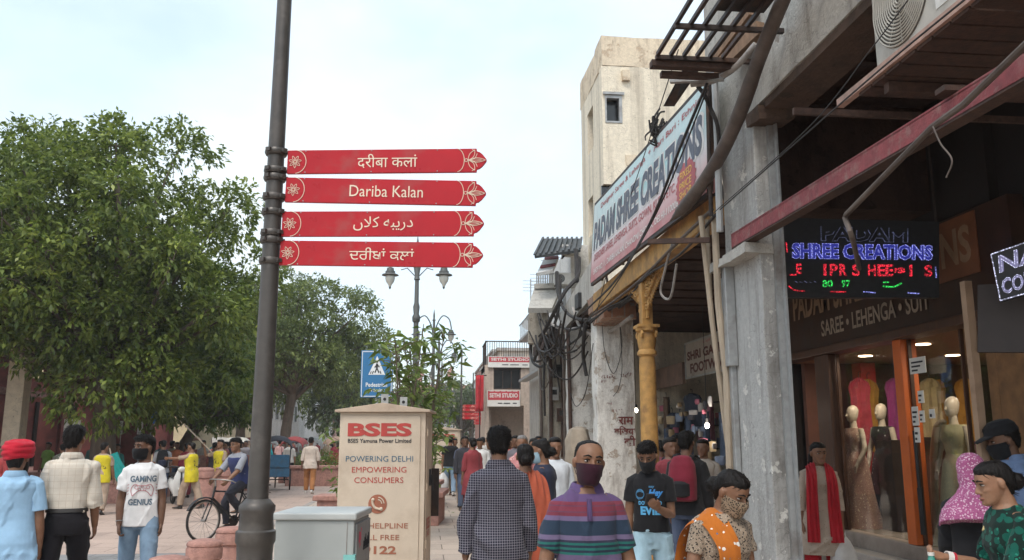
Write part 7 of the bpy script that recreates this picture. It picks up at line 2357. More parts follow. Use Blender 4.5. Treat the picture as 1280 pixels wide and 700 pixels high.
 def hands(s, mb):
  for sd in (-1, 1):
   S, E, Wr = s.arms[sd]
   key = 'handL' if sd < 0 else 'handR'
   spec = s.ps.get(key, {})
   d = (Wr - E).normalized()
   if 'dir' in spec:
    q = spec['dir']
    d = Vector((q[0] * sd, q[1], q[2])).normalized()
   n = Vector(spec['palm']) if 'palm' in spec else Vector((-1, 0.15, 0))
   n = Vector((n.x * sd, n.y, n.z))
   n = (n - d * n.dot(d)).normalized()
   side = d.cross(n).normalized()          # across the palm
   thumb_sign = 1 if side.y > 0 else -1
   if 'thumb' in spec:
    thumb_sign = spec['thumb']
   side = side * thumb_sign
   curl = spec.get('curl', 0.55)
   P = lambda a, b, c: Wr + d * a + side * b + n * c
   rings = []
   for a, hw, ht in ((-0.025, 0.024, 0.021), (0.0, 0.026, 0.020), (0.03, 0.036, 0.018), (0.065, 0.040, 0.015), (0.088, 0.037, 0.012)):
    rings.append([P(a, hw * math.cos(t), ht * math.sin(t)) for t in np.linspace(0, 2 * math.pi, 14, endpoint=False)])
   mb.loft(rings)
   for i, (off, ln) in enumerate(((0.030, 0.068), (0.0105, 0.077), (-0.010, 0.071), (-0.029, 0.056))):
    p0 = P(0.070, off, 0.0)
    pts = [p0, P(0.088, off * 1.05, 0.001)]
    ang = 0.0
    cur = pts[-1]
    for seg, fr in enumerate((0.45, 0.32, 0.23)):
     ang += curl * (0.7 + 0.25 * seg + 0.08 * i)
     cur = cur + (d * math.cos(ang) + n * math.sin(ang)) * ln * fr
     pts.append(cur)
    mb.tube(pts, [0.0095, 0.0095, 0.009, 0.008, 0.0065], 8)
   tc = 0.5 + 0.4 * curl
   t0 = P(0.018, 0.022, 0.004)
   t1 = t0 + (d * 0.75 + side * 0.62 + n * 0.2).normalized() * 0.036
   t2 = t1 + (d * 0.95 + side * (0.35 - 0.3 * curl) + n * 0.3 * tc).normalized() * 0.03
   t3 = t2 + (d * 0.95 - side * 0.15 * curl + n * 0.45 * tc).normalized() * 0.022
   mb.tube([t0, t1, t2, t3], [0.014, 0.0115, 0.0098, 0.0075], 8)
   s.arms[sd] = (S, E, Wr)
   s.hand_c = getattr(s, 'hand_c', {})
   s.hand_c[sd] = P(0.09, 0.0, 0.03)
 def head_mb(s, mb):
  rs = [(-0.118, 0.020, 0.082, 0.050), (-0.108, 0.036, 0.094, 0.015), (-0.09, 0.049, 0.097, -0.03), (-0.065, 0.058, 0.095, -0.058), (-0.035, 0.066, 0.092, -0.077), (-0.01, 0.0705, 0.088, -0.087), (0.008, 0.072, 0.087, -0.091), (0.028, 0.0735, 0.093, -0.095), (0.055, 0.0735, 0.090, -0.096), (0.082, 0.066, 0.075, -0.086), (0.10, 0.049, 0.052, -0.064), (0.111, 0.024, 0.02, -0.03)]
  R = [[s.HM @ Vector(q) for q in sring(z, hw, (yf - yb) / 2, (yf - yb) / 2, 28, 2.25, 0, (yf + yb) / 2)] for z, hw, yf, yb in rs]
  mb.loft(R)
  T = lambda *p: s.HM @ Vector(p)
  mb.tube([T(0, 0.085, 0.018), T(0, 0.098, -0.005), T(0, 0.110, -0.030), T(0, 0.104, -0.040)], [0.008, 0.0095, 0.013, 0.010], 10)
  for sd in (-1, 1):
   mb.tube([T(sd * 0.010, 0.096, -0.036), T(sd * 0.013, 0.090, -0.036)], [0.009, 0.006], 8)
   mb.tube([T(sd * 0.012, 0.088, 0.026), T(sd * 0.033, 0.086, 0.028), T(sd * 0.054, 0.066, 0.022)], [0.008, 0.0095, 0.007], 8)
   mb.tube([T(sd * 0.030, 0.074, -0.030), T(sd * 0.052, 0.052, -0.022)], [0.016, 0.014], 8)
   ear = [(-0.034, 0.004, 0.010), (-0.018, 0.010, 0.016), (0.0, 0.014, 0.021), (0.016, 0.014, 0.020), (0.026, 0.008, 0.013)]
   mb.loft([[T(sd * (0.077 + w * 0.5 + w * math.cos(t) * 0.7), -0.012 + h * math.sin(t), z - 0.005) for t in np.linspace(0, 2 * math.pi, 12, endpoint=False)] for z, w, h in ear])
  mb.tube([T(-0.022, 0.088, -0.069), T(0, 0.099, -0.067), T(0.022, 0.088, -0.069)], [0.005, 0.0085, 0.005], 8)
  mb.tube([T(-0.015, 0.089, -0.100), T(0.015, 0.089, -0.100)], 0.014, 8)
  a, b = s.bend((0, -0.018, 1.37)), s.HM @ Vector((0, -0.022, -0.035))
  mb.tube([a, a.lerp(b, 0.4), a.lerp(b, 0.7), b], [0.066, 0.058, 0.056, 0.058], 18)
 def build_body(s):
  mb = MB()
  zz = [0.84, 0.88, 0.92, 1.0, 1.06, 1.15, 1.25, 1.33, 1.375, 1.41, 1.435, 1.455]
  mb.loft([[s.bend(q) for q in sring(z, *[0.90 * v for v in s.prof(z)])] for z in zz])
  for sd in (-1, 1):
   S, E, Wr = s.arms[sd]
   inn = s.bend((sd * s.shw * 0.55, -0.005, 1.375))
   pts = [inn, S, S.lerp(E, 0.3), S.lerp(E, 0.65), E, E.lerp(Wr, 0.3), E.lerp(Wr, 0.7), Wr, Wr + (Wr - E).normalized() * 0.01]
   k = 0.9 if s.female else 1.0
   mb.tube(pts, [0.05, 0.056 * k, 0.050 * k, 0.045 * k, 0.040 * k, 0.042 * k, 0.034 * k, 0.026 * k, 0.025 * k], 14)
   h, kn, an = s.up(s.hips[sd]), s.up(s.knee[sd]), s.up(s.ank[sd])
   mb.tube([h, h.lerp(kn, 0.35), h.lerp(kn, 0.75), kn, kn.lerp(an, 0.3), kn.lerp(an, 0.7), an, an - Vector((0, 0, 0.02))], [0.078, 0.073, 0.057, 0.050, 0.052, 0.041, 0.034, 0.034], 14)
   f = s.foot_dir(sd)
   mb.loft([[an + f * y + Vector((w * math.cos(t), 0, -0.045 + hgt * math.sin(t))) for t in np.linspace(0, 2 * math.pi, 12, endpoint=False)] for y, w, hgt in ((-0.05, 0.025, 0.025), (0.0, 0.034, 0.035), (0.08, 0.038, 0.027), (0.14, 0.042, 0.018), (0.18, 0.03, 0.012))])
  s.hands(mb)
  s.head_mb(mb)
  me = remesh(mb, 0.0065 if s.lod == 0 else 0.013, 2, 'body')
  s.body = me_link('body', me, s.skin, s.t)
 def foot_dir(s, sd):
  kn, an = s.knee[sd], s.ank[sd]
  sh = (an - kn).normalized()
  f = Vector((0.12 * sd, 1, 0)).normalized()
  pitch = s.ps.get('foot', {}).get(sd)
  if pitch is None:
   pitch = max(0.0, -sh.y - 0.12) * -0.9 + max(0, sh.y) * 0.5
  return Vector((f.x, f.y, pitch)).normalized()
 def eyes(s, mouth=True):
  mb = MB()
  T = lambda *p: s.HM @ Vector(p)
  for sd in (-1, 1):
   c = Vector((sd * 0.032, 0.0745, 0.006))
   b = MB()
   b.sphere((0, 0, 0), 0.0130, 8, 0, (1.15, 1.0, 0.44))
   mb.add([s.HM @ (c + Vector(v)) for v in b.v], b.f, 0, None, True)
   b = MB()
   b.sphere((0, 0.0075, 0.0005), 0.0074, 6, 1, (1, 1, 0.78))
   mb.add([s.HM @ (c + Vector(v)) for v in b.v], b.f, 1, None, True)
  mb.build('eyes', [EYE_W, EYE_D], s.t)
  b = MB()
  for sd in (-1, 1):
   b.tube([T(sd * 0.012, 0.097, 0.030), T(sd * 0.032, 0.096, 0.037), T(sd * 0.054, 0.077, 0.030)], [0.0042, 0.005, 0.0025], 6)
   b.tube([T(sd * 0.017, 0.086, 0.013), T(sd * 0.032, 0.0895, 0.0165), T(sd * 0.047, 0.078, 0.011)], [0.002, 0.003, 0.002], 5)
  b.build('eyebrows', HAIR, s.t)
  if mouth:
   b = MB()
   b.tube([T(-0.023, 0.091, -0.070), T(-0.010, 0.104, -0.066), T(0, 0.104, -0.068), T(0.010, 0.104, -0.066), T(0.023, 0.091, -0.070)], [0.002, 0.004, 0.0045, 0.004, 0.002], 8)
   b.tube([T(-0.020, 0.092, -0.073), T(0, 0.104, -0.077), T(0.020, 0.092, -0.073)], [0.002, 0.0055, 0.002], 8)
   b.build('lips', LIPS, s.t)
 def hair(s, kind, m=None):
  T = lambda p: s.HM @ Vector(p)
  R = lambda z, hw, yf, yb: [T(q) for q in sring(z, hw, (yf - yb) / 2, (yf - yb) / 2, 28, 2.2, 0, (yf + yb) / 2)]
  mb = MB()
  if kind == 'bald':
   mb.loft([R(-0.055, 0.045, -0.05, -0.083), R(-0.03, 0.064, -0.035, -0.099), R(0.0, 0.072, -0.02, -0.105), R(0.03, 0.0765, 0.018, -0.107), R(0.055, 0.0785, 0.052, -0.107), R(0.078, 0.0745, 0.056, -0.10), R(0.098, 0.064, 0.046, -0.084), R(0.112, 0.047, 0.032, -0.062), R(0.121, 0.022, 0.005, -0.035)])
  elif kind == 'short':
   mb.loft([R(-0.060, 0.044, -0.058, -0.084), R(-0.04, 0.055, -0.045, -0.098), R(-0.02, 0.065, -0.034, -0.106), R(0.01, 0.0735, -0.010, -0.112), R(0.032, 0.078, 0.024, -0.115), R(0.055, 0.0815, 0.062, -0.117), R(0.075, 0.081, 0.095, -0.115), R(0.097, 0.074, 0.098, -0.102), R(0.117, 0.056, 0.078, -0.080), R(0.130, 0.027, 0.042, -0.045)])
  elif kind in ('bun', 'long', 'tail'):
   mb.loft([R(-0.085, 0.05, -0.045, -0.080), R(-0.04, 0.070, -0.03, -0.104), R(-0.01, 0.078, -0.015, -0.112), R(0.02, 0.081, 0.015, -0.116), R(0.045, 0.082, 0.055, -0.116), R(0.07, 0.080, 0.086, -0.112), R(0.095, 0.070, 0.082, -0.098), R(0.115, 0.05, 0.058, -0.072), R(0.124, 0.02, 0.025, -0.03)])
   if kind == 'bun':
    mb.loft([R(-0.07, 0.02, -0.10, -0.14), R(-0.05, 0.045, -0.08, -0.168), R(-0.02, 0.052, -0.08, -0.175), R(0.01, 0.042, -0.09, -0.165), R(0.025, 0.015, -0.10, -0.14)])
   if kind == 'tail':
    mb.tube(spline([T((0, -0.10, 0.0)), T((0, -0.135, -0.05)), T((0, -0.13, -0.16)), T((0.01, -0.12, -0.30)), T((0.015, -0.13, -0.42))], 5), [0.04, 0.042, 0.04, 0.038, 0.036, 0.034, 0.032, 0.03, 0.03, 0.03, 0.03, 0.028, 0.028, 0.026, 0.026, 0.024, 0.022, 0.02, 0.016, 0.012, 0.008], 12)
   if kind == 'long':
    mb.loft([R(-0.34, 0.06, -0.10, -0.14), R(-0.28, 0.085, -0.06, -0.145), R(-0.18, 0.092, -0.045, -0.135), R(-0.09, 0.09, -0.03, -0.125), R(-0.02, 0.086, -0.02, -0.118), R(0.03, 0.06, -0.03, -0.10)])
  me = remesh(mb, 0.006 if s.lod == 0 else 0.012, 2, 'hair')
  if s.lod == 0:
   rough(me, 0.0045 if kind == 'short' else 0.0022, s.seed, 95, (1, 1, 0.4))
   strands(me, s.seed, {'short': 2600, 'bald': 500}.get(kind, 320), {'short': 0.030, 'bald': 0.012}.get(kind, 0.05), s.HM, kind)
  return me_link('hair', me, m or HAIR, s.t)
 def mask(s, m):
  def arc(z, hw, yf, yb, off):
   return [s.HM @ Vector(((hw + off) * math.cos(a) * (1.0 if abs(math.cos(a)) < 0.92 else 1.0), yb + (yf + off - yb) * max(0.0, math.sin(a)) ** 0.82, z)) for a in np.linspace(0, math.pi, 25)]
  st = [(-0.124, 0.040, 0.080, 0.02), (-0.112, 0.052, 0.106, 0.0), (-0.085, 0.062, 0.117, 0.0), (-0.055, 0.068, 0.124, 0.0), (-0.03, 0.0725, 0.128, 0.0), (-0.008, 0.0735, 0.113, 0.012)]
  rings = [arc(*q, 0.0) + arc(*q, -0.007)[::-1] for q in st]
  mb = MB()
  mb.loft(rings)
  for sd in (-1, 1):
   for z in (-0.02, -0.07):
    mb.tube([s.HM @ Vector((sd * 0.072, 0.02, z)), s.HM @ Vector((sd * 0.082, -0.01, z * 0.5 + 0.01))], 0.0022, 5)
  return mb.build('mask', m, s.t)
 def top(s, m, hem=0.82, ease=0.018, sleeve=0.55, sl_ease=0.018, tuck=False, flare=0.012, amp=0.007, name='shirt', collar=None, cuff=None, neck_z=1.445, sleeve_m=None):
  """shirt, t-shirt or kurta top. sleeve: 0 none, 1 to the elbow, 2 to the wrist"""
  mb = MB()
  zs = [z for z in (0.50, 0.58, 0.66, 0.74, 0.82, 0.88, 0.94, 1.0, 1.06, 1.15, 1.25, 1.33, 1.375, 1.41, 1.432, neck_z) if z > hem + 0.02]
  zs = [hem] + zs
  rings = []
  for z in zs:
   hw, hf, hb = s.prof(max(z, 0.85))
   if z < 1.2:
    h2 = s.prof(1.20)
    k = 0.93 if s.female else 0.97
    hw, hf, hb = max(hw, h2[0] * k), max(hf, h2[1] * (0.86 if s.female else 0.95)), max(hb, h2[2] * 0.95)
   e = ease + flare * max(0, (1.1 - z)) / 0.3
   if tuck and z < 1.02:
    e = ease * 0.6
   if z > 1.40:
    e = ease * 0.55
   ring = sring(z, hw + e, hf + e, hb + e, 36)
   if z < 0.86:                       # below the hips the cloth hangs round the legs
    kx = 1 + 0.03 * (0.86 - z) / 0.3
    ring = [(x * kx * (1 + 0.03 * math.sin(7 * math.atan2(y, x) + s.seed) * (0.86 - z) / 0.3), y * (1 + 0.04 * math.sin(5 * math.atan2(y, x)) * (0.86 - z) / .3), zz) for x, y, zz in ring]
   rings.append([s.bend(q) for q in ring])
  vox = 0.0085 if s.lod == 0 else 0.016
  mb.loft(rings)
  parts_ = [remesh(mb, vox, 2, name)]
  for sd in (-1, 1):
   mb = MB()
   if sleeve <= 0:
    continue
   S, E, Wr = s.arms[sd]
   inn = s.bend((sd * s.shw * 0.55, -0.005, 1.372))
   path = [inn, S, S.lerp(E, 0.5), E, E.lerp(Wr, 0.5), Wr]
   rr = [0.046, 0.053, 0.051, 0.047, 0.043, 0.034]
   k = 0.92 if s.female else 1.0
   pos = [-1, 0, 0.5, 1, 1.5, 2]
   out, rad = [], []
   tt = [-1, -0.5] + list(np.arange(0, sleeve, 0.22)) + [sleeve]
   for t in tt:
    i = max(j for j in range(6) if pos[j] <= t)
    i = min(i, 4)
    f = (t - pos[i]) / (pos[i + 1] - pos[i])
    out.append(path[i].lerp(path[i + 1], f))
    rad.append((rr[i] * (1 - f) + rr[i + 1] * f) * k + sl_ease * (0.55 + 0.45 * min(1, max(0, t))))
   mb.tube(out, rad, 16)
   if cuff:
    mb.tube([out[-1].lerp(out[-2], 0.22), out[-1] + (out[-1] - out[-2]).normalized() * 0.006], [rad[-1] + 0.006] * 2, 16)
   parts_.append(remesh(mb, vox, 2, name))
  for q, m_ in enumerate(parts_):
   folds(m_, amp * 3.0, s.seed + 1 + q, 9.0)
  me = join_meshes(parts_, name)
  s.topo = me_link(name, me, m, s.t)
  if collar is not None:
   b = MB()
   rings = []
   for z, hw, hf, hb, cy in ((1.432, 0.088, 0.080, 0.082, -0.004), (1.452, 0.074, 0.072, 0.074, -0.008), (1.480, 0.071, 0.062, 0.072, -0.014), (1.490, 0.073, 0.050, 0.075, -0.016), (1.478, 0.084, 0.066, 0.084, -0.014), (1.445, 0.100, 0.088, 0.094, -0.004), (1.436, 0.098, 0.086, 0.092, -0.004)):
    ring = sring(z, hw, hf, hb, 28, 2.1, 0, cy)
    ring = [(x, y, zz - 0.012 - 0.06 * max(0, y / 0.09) ** 1.5) for x, y, zz in ring]
    rings.append([s.bend(q) for q in ring])
   b.loft(rings, caps=False)
   b.build('collar', collar, s.t)
  return s.topo
 def trousers(s, m, wide=0.012, waist=1.02, ankle=0.95, shoe=SHOE, amp=0.006, name='trousers', flare=0.0):
  mb = MB()
  zs = [0.775, 0.83, 0.88, 0.94, 1.0, waist]
  mb.loft([[s.bend(q) for q in sring(z, s.prof(z)[0] + 0.010, s.prof(z)[1] + 0.010, s.prof(z)[2] + 0.012, 32)] for z in zs])
  for sd in (-1, 1):
   h, kn, an = s.up(s.hips[sd]), s.up(s.knee[sd]), s.up(s.ank[sd])
   e = kn.lerp(an, ankle)
   mb.tube([h + Vector((0, 0, 0.02)), h.lerp(kn, 0.3), h.lerp(kn, 0.7), kn, kn.lerp(e, 0.35), kn.lerp(e, 0.75), e], [0.094, 0.090 + wide * .5, 0.074 + wide, 0.064 + wide, 0.063 + wide, 0.054 + wide + flare * .6, 0.050 + wide + flare], 18)
  me = remesh(mb, 0.009 if s.lod == 0 else 0.017, 2, name)
  folds(me, amp * 2.6, s.seed + 5, 11, 0.9)
  o = me_link(name, me, m, s.t)
  if shoe is not None:
   s.shoes(shoe)
  return o
 def shoes(s, m):
  b = MB()
  for sd in (-1, 1):
   an = s.up(s.ank[sd])
   f = s.foot_dir(sd)
   side = Vector((f.y, -f.x, 0)).normalized()
   upv = side.cross(f)
   rings = []
   for y, w, z0, z1 in ((-0.075, 0.018, -0.066, -0.02), (-0.06, 0.034, -0.072, 0.012), (0.0, 0.040, -0.072, 0.02), (0.05, 0.043, -0.072, -0.012), (0.11, 0.050, -0.072, -0.03), (0.16, 0.046, -0.070, -0.038), (0.195, 0.024, -0.064, -0.046)):
    rings.append([an + f * y + side * (w * math.cos(t)) + upv * ((z0 + z1) / 2 + (z1 - z0) / 2 * max(-0.95, min(1, 1.3 * math.sin(t)))) for t in np.linspace(0, 2 * math.pi, 16, endpoint=False)])
   b.loft(rings)
  return b.build('shoes', m, s.t)
 def skirt(s, m, z_top, hem, w_top, w_hem, name='skirt', ripple=0.05, nf=11, dratio=0.78, amp=0.006, yoff=0.0):
  mb = MB()
  rings = []
  for k in range(8):
   t = k / 7
   z = z_top + (hem - z_top) * t
   w = w_top + (w_hem - w_top) * (t ** 0.8)
   r = ripple * t
   rings.append([s.up((w * math.cos(a) * (1 + r * math.sin(nf * a + s.seed)), yoff * t + w * dratio * math.sin(a) * (1 + r * math.sin(nf * a + 1.3 + s.seed)), z)) for a in np.linspace(0, 2 * math.pi, 64, endpoint=False)])
  mb.loft(rings)
  me = remesh(mb, 0.010 if s.lod == 0 else 0.02, 1, name)
  folds(me, amp, s.seed + 9, 9, 0.4)
  return me_link(name, me, m, s.t)
 def cloth_strip(s, pts, sides, w, m, name='dupatta', t=0.008, n=6, vox=0.009, amp=0.004):
  P = spline(pts, n)
  S = spline(sides, n)
  if hasattr(w, '__len__'):
   w = list(np.interp(np.linspace(0, 1, len(P)), np.linspace(0, 1, len(w)), w))
  mb = MB()
  ribbon(mb, P, [Vector(q) for q in S], w, t)
  me = mb.mesh(name, [])
  folds(me, amp, s.seed + 13, 12, 0.5)
  return me_link(name, me, m, s.t)
 def decal(s, items, mats, name='print', zc=1.24, front=1, d=0.004):
  """items: (vertices, faces, mat) laid flat in x,z about the chest, dropped onto the shirt"""
  me = s.topo.data
  bv = BVHTree.FromPolygons([v.co[:] for v in me.vertices], [p.vertices[:] for p in me.polygons])
  mb = MB()
  for v, f, mi in items:
   out = []
   for p in v:
    q = s.bend((-p[0] * front, 0, zc + p[1]))
    hit = bv.ray_cast(Vector((q.x, q.y + front * 0.6, q.z)), Vector((0, -front, 0)))
    if hit[0] is None:
     out.append(Vector((q.x, q.y, q.z)))
    else:
     out.append(hit[0] + Vector((0, front * (d + p[2]), 0)))
   mb.add(out, f, mi)
  return mb.build(name, mats, s.t)
def fine(v, f, cell=0.03):
 """split long text triangles so that print follows the cloth"""
 import bmesh
 bm = bmesh.new()
 vs = [bm.verts.new(p) for p in v]
 for q in f:
  try:
   bm.faces.new([vs[i] for i in q])
  except ValueError:
   pass
 for _ in range(3):
  es = [e for e in bm.edges if e.calc_length() > cell]
  if not es:
   break
  bmesh.ops.subdivide_edges(bm, edges=es, cuts=1)
 bmesh.ops.triangulate(bm, faces=bm.faces[:])
 bm.verts.index_update()
 out = [tuple(p.co) for p in bm.verts], [tuple(x.index for x in q.verts) for q in bm.faces]
 bm.free()
 return out
def chest_text(word, w, h, cx, cy, bold=0.02, shear=0.0):
 v, f = text_geom(word, 1.0, bold, 0.0, None, 'CENTER', 0.0, shear)
 x0, x1 = min(p[0] for p in v), max(p[0] for p in v)
 y0, y1 = min(p[1] for p in v), max(p[1] for p in v)
 v = [(cx + (p[0] - (x0 + x1) / 2) / (x1 - x0) * w, cy + (p[1] - (y0 + y1) / 2) / (y1 - y0) * h, 0) for p in v]
 return fine(v, f)
def chest_stroke(pts, r, n=6):
 b = MB()
 b.tube([(p[0], p[1], 0) for p in spline([(q[0], q[1], 0) for q in pts], n)], r, 4)
 return [(v[0], v[1], max(0, v[2]) * 0.5) for v in b.v], b.f
# ---------------------------------------------------------------- cloth colours
CL = {}
def C_(k, col, **kw):
 if k not in CL:
  CL[k] = cloth_m('cloth_' + k, col, **kw)
 return CL[k]
BLK = lambda: C_('black', (0.016, 0.016, 0.018))
NAVY = lambda: C_('navy', (0.028, 0.034, 0.06))
KHAKI = lambda: C_('khaki', (0.36, 0.27, 0.20))
WHITE = lambda: C_('white', (0.70, 0.70, 0.69))
def jeans(name, col):
 m, N, L, B, c, v = cloth(name, col, var=0.25, weave=260, fold=5)
 n = _noise(N, L, _coord(N, L, (2.2, 2.2, 0.8)), 2.6, 4)
 L.new(_mix(N, L, _ramp(N, L, n, [(0.42, 0.0), (0.66, 0.55)]), c, [min(1, x * 1.55 + 0.05) for x in col]), B.inputs['Base Color'])
 return m
JEAN_L = jeans('jeans_light', (0.30, 0.44, 0.52))
JEAN_M = jeans('jeans_mid', (0.17, 0.25, 0.34))
JEAN_D = jeans('jeans_dark', (0.05, 0.07, 0.12))
VEST = cloth_m('vest_yellow', (0.60, 0.50, 0.03))
# ================= nearest right-hand group
pol = [(0.0, (0.025, 0.028, 0.056)), (0.905, (0.035, 0.038, 0.07)), (0.925, (0.112, 0.084, 0.154)), (0.95, (0.032, 0.035, 0.063)), (1.045, (0.112, 0.084, 0.154)), (1.082, (0.021, 0.119, 0.108)), (1.098, (0.021, 0.032, 0.052)), (1.108, (0.021, 0.119, 0.108)), (1.124, (0.021, 0.032, 0.052)), (1.134, (0.021, 0.119, 0.108)), (1.15, (0.032, 0.035, 0.063)), (1.158, (0.14, 0.112, 0.196)), (1.182, (0.025, 0.042, 0.07)), (1.262, (0.14, 0.105, 0.196)), (1.285, (0.161, 0.038, 0.059)), (1.305, (0.119, 0.049, 0.084)), (1.312, (0.175, 0.038, 0.059)), (1.335, (0.119, 0.049, 0.084)), (1.342, (0.175, 0.038, 0.059)), (1.362, (0.105, 0.066, 0.154))]
polo_m = band_cloth('polo_stripes', 0.0, 1.6, pol, weave=220)
pA = Person('broad man in a striped purple and green polo shirt and maroon mask walking forward', 731, 4.58, 1.61, 183, 0, dict(WALK_L, lean=3, head_yaw=6, head_tilt=-6, head_pitch=-2, armL=((0.27, 0.02, -1), (0.14, 0.20, -1)), armR=((0.27, 0.04, -1), (0.14, 0.22, -1))), 1, belly=0.03, hair='bald', seed=3, build=0.91)
pA.top(polo_m, hem=0.80, ease=0.018, sleeve=0.82, sl_ease=0.020, amp=0.008, name='polo_shirt', neck_z=1.428, collar=cloth_m('polo_collar', (0.10, 0.066, 0.155)))
pA.trousers(C_('grey_trouser', (0.10, 0.10, 0.11)), 0.02)
pA.mask(cloth_m('mask_maroon', (0.032, 0.010, 0.018), weave=300, fold=25))
pl_ = [pA.bend((0.0, pA.prof(z)[1] + 0.026, z)) for z in (1.29, 1.33, 1.37, 1.40)]
b = MB()
ribbon(b, pl_, (1, 0, 0), 0.014, 0.004)
b.build('placket', cloth_m('placket', (0.085, 0.055, 0.13)), pA.t)
chk_dark = check_cloth('check_dark', (0.022, 0.022, 0.040), (0.42, 0.40, 0.44), 0.017, 0.017, 0.17, 0.17, 0.6, weave=300)
pB = Person('man in a dark finely checked shirt seen from behind walking up the footpath', 624, 6.2, 1.70, 3, 0, dict(WALK_R, lean=2, head_yaw=-4, armL=((0.21, -0.06, -1), (0.08, 0.02, -1)), armR=((0.21, 0.06, -1), (0.02, 0.24, -1)), handL=dict(curl=0.35)), 1, hair='short', eyes=True, seed=8, build=0.93)
pB.top(chk_dark, hem=0.80, ease=0.024, sleeve=1.88, sl_ease=0.022, amp=0.010, collar=chk_dark, cuff=True)
pB.trousers(C_('charcoal', (0.035, 0.035, 0.038)), 0.016)
pC = Person('young man in a black printed t-shirt and light jeans looking at his phone', 811, 7.3, 1.61, 169, 0, dict(WALK_R, lean=3, head_pitch=22, head_yaw=-10, armL=((0.10, 0.05, -1), (-0.42, 0.85, 0.28)), armR=((0.16, -0.04, -1), (0.06, 0.12, -1)), handL=dict(dir=(-0.35, 0.75, 0.35), palm=(-0.5, -0.1, 1), curl=0.75)), 1, hair='short', seed=12, build=0.88)
pC.top(BLK(), hem=0.92, ease=0.016, sleeve=0.62, sl_ease=0.026, amp=0.007, name='t_shirt')
pC.trousers(JEAN_L, 0.012)
pC.mask(BLK())
items = []
it = [('Hey', 0.13, 0.075, 0.05, 0.045, 0, 0.3), ("DON'T BE SO", 0.20, 0.035, 0.0, -0.035, 1, 0), ('EVIL!', 0.19, 0.075, 0.01, -0.10, 1, 0)]
for w, ww, hh, cx, cy, mi, sh in it:
 v, f = chest_text(w, ww, hh, cx, cy, 0.05, sh)
 items.append((v, f, mi))
for k in range(3):
 v, f = chest_stroke([(-0.085 + 0.035 * math.cos(t), 0.035 + 0.045 * math.sin(t) * (1 - 0.2 * k)) for t in np.linspace(0.4 * k, 4.5 + k, 8)], 0.003)
 items.append((v, f, 2))
v, f = chest_text('say', 0.05, 0.022, 0.015, 0.10, 0.03)
items.append((v, f, 2))
pC.decal(items, [mat('print_blue', (0.05, 0.24, 0.58), 0.7, 0.1, 20), mat('print_sky', (0.10, 0.38, 0.66), 0.7, 0.15, 20), mat('print_teal', (0.06, 0.20, 0.36), 0.7, 0.15, 20)], zc=1.205)
hc = pC.hand_c[-1]
ph = thing('phone', 'mobile phone held by the young man in the black printed t-shirt', 'phone', pC.world(hc + Vector((0.02, 0.01, 0.02))), pC.rz)
b = MB().box(-0.036, 0.036, -0.004, 0.004, -0.075, 0.075)
o = b.build('body', M['black'], ph, bevel=0.003)
o.rotation_euler = (RAD(-50), 0, 0.2)
b = MB().box(-0.033, 0.033, -0.0055, -0.0042, -0.068, 0.068)
o = b.build('screen', emit('phone_screen', (0.6, 0.7, 0.9), 0.5), ph)
o.rotation_euler = (RAD(-50), 0, 0.2)
leop = print_cloth('leopard_print', (0.30, 0.235, 0.175), [((0.03, 0.024, 0.022), 0.37), ((0.55, 0.48, 0.40), 0.17)], 75)
org = print_cloth('orange_dupatta', (0.45, 0.135, 0.02), [((0.75, 0.72, 0.66), 0.17), ((0.10, 0.14, 0.24), 0.09)], 22)
pD = Person('woman with an orange dupatta and leopard print mask looking down at her hands', 886, 4.55, 1.465, 207, 0, dict(STAND, lean=10, head_pitch=24, head_yaw=12, armL=((0.14, 0.06, -1), (-0.25, 0.8, -0.35)), armR=((0.26, -0.02, -1), (-0.20, 0.75, -0.55)), handL=dict(curl=0.8), handR=dict(curl=0.8)), 1, female=True, belly=0.02, hair='bun', seed=15, build=1.06)
pD.top(leop, hem=0.46, ease=0.016, sleeve=0.50, sl_ease=0.016, amp=0.006, name='kurta', flare=0.02)
pD.trousers(BLK(), 0.02)
pD.mask(print_cloth('leopard_mask', (0.30, 0.22, 0.15), [((0.03, 0.025, 0.022), 0.40)], 95))
B_ = pD.bend
for sd, xs in ((1, (0.155, 0.165, 0.13, 0.10)),):
 pts = [B_((0.085, -0.16, 0.72)), B_((0.09, -0.165, 1.0)), B_((0.105, -0.15, 1.25)), B_((0.115, -0.09, 1.385)), B_((0.108, 0.0, 1.425)), B_((0.100, 0.10, 1.375)), B_((0.088, 0.19, 1.25)), B_((0.085, 0.185, 1.0)), B_((0.085, 0.18, 0.68))]
 pD.cloth_strip(pts, [(1, 0, -.2), (1, 0, -.2), (1, 0, -0.35), (1, 0, -0.55), (1, 0, -0.6), (1, 0, -0.5), (1, 0, -.15), (1, 0, 0), (1, 0, 0)], [0.10, 0.10, 0.095, 0.085, 0.075, 0.075, 0.08, 0.085, 0.09], org, t=0.006)
for sd in (-1, 1):
 S, E, Wr = pD.arms[sd]
 b = MB()
 d = (Wr - E).normalized()
 for k in range(7):
  c = E.lerp(Wr, 0.82 + 0.025 * k)
  u = d.orthogonal().normalized()
  v2 = d.cross(u)
  b.tube([c + (u * math.cos(a) + v2 * math.sin(a)) * 0.034 for a in np.linspace(0, 2 * math.pi, 17)], 0.0028, 5, k % 2, False)
 b.build('bangles', [mat('bangle_red', (0.55, 0.03, 0.03), 0.3, 0.1, 9), mat('bangle_gold', (0.6, 0.4, 0.12), 0.3, 0.1, 9, metal=0.6)], pD.t)
tie = print_cloth('green_tie_dye', (0.008, 0.022, 0.018), [((0.008, 0.085, 0.062), 0.46), ((0.02, 0.19, 0.13), 0.2)], 19, weave=220)
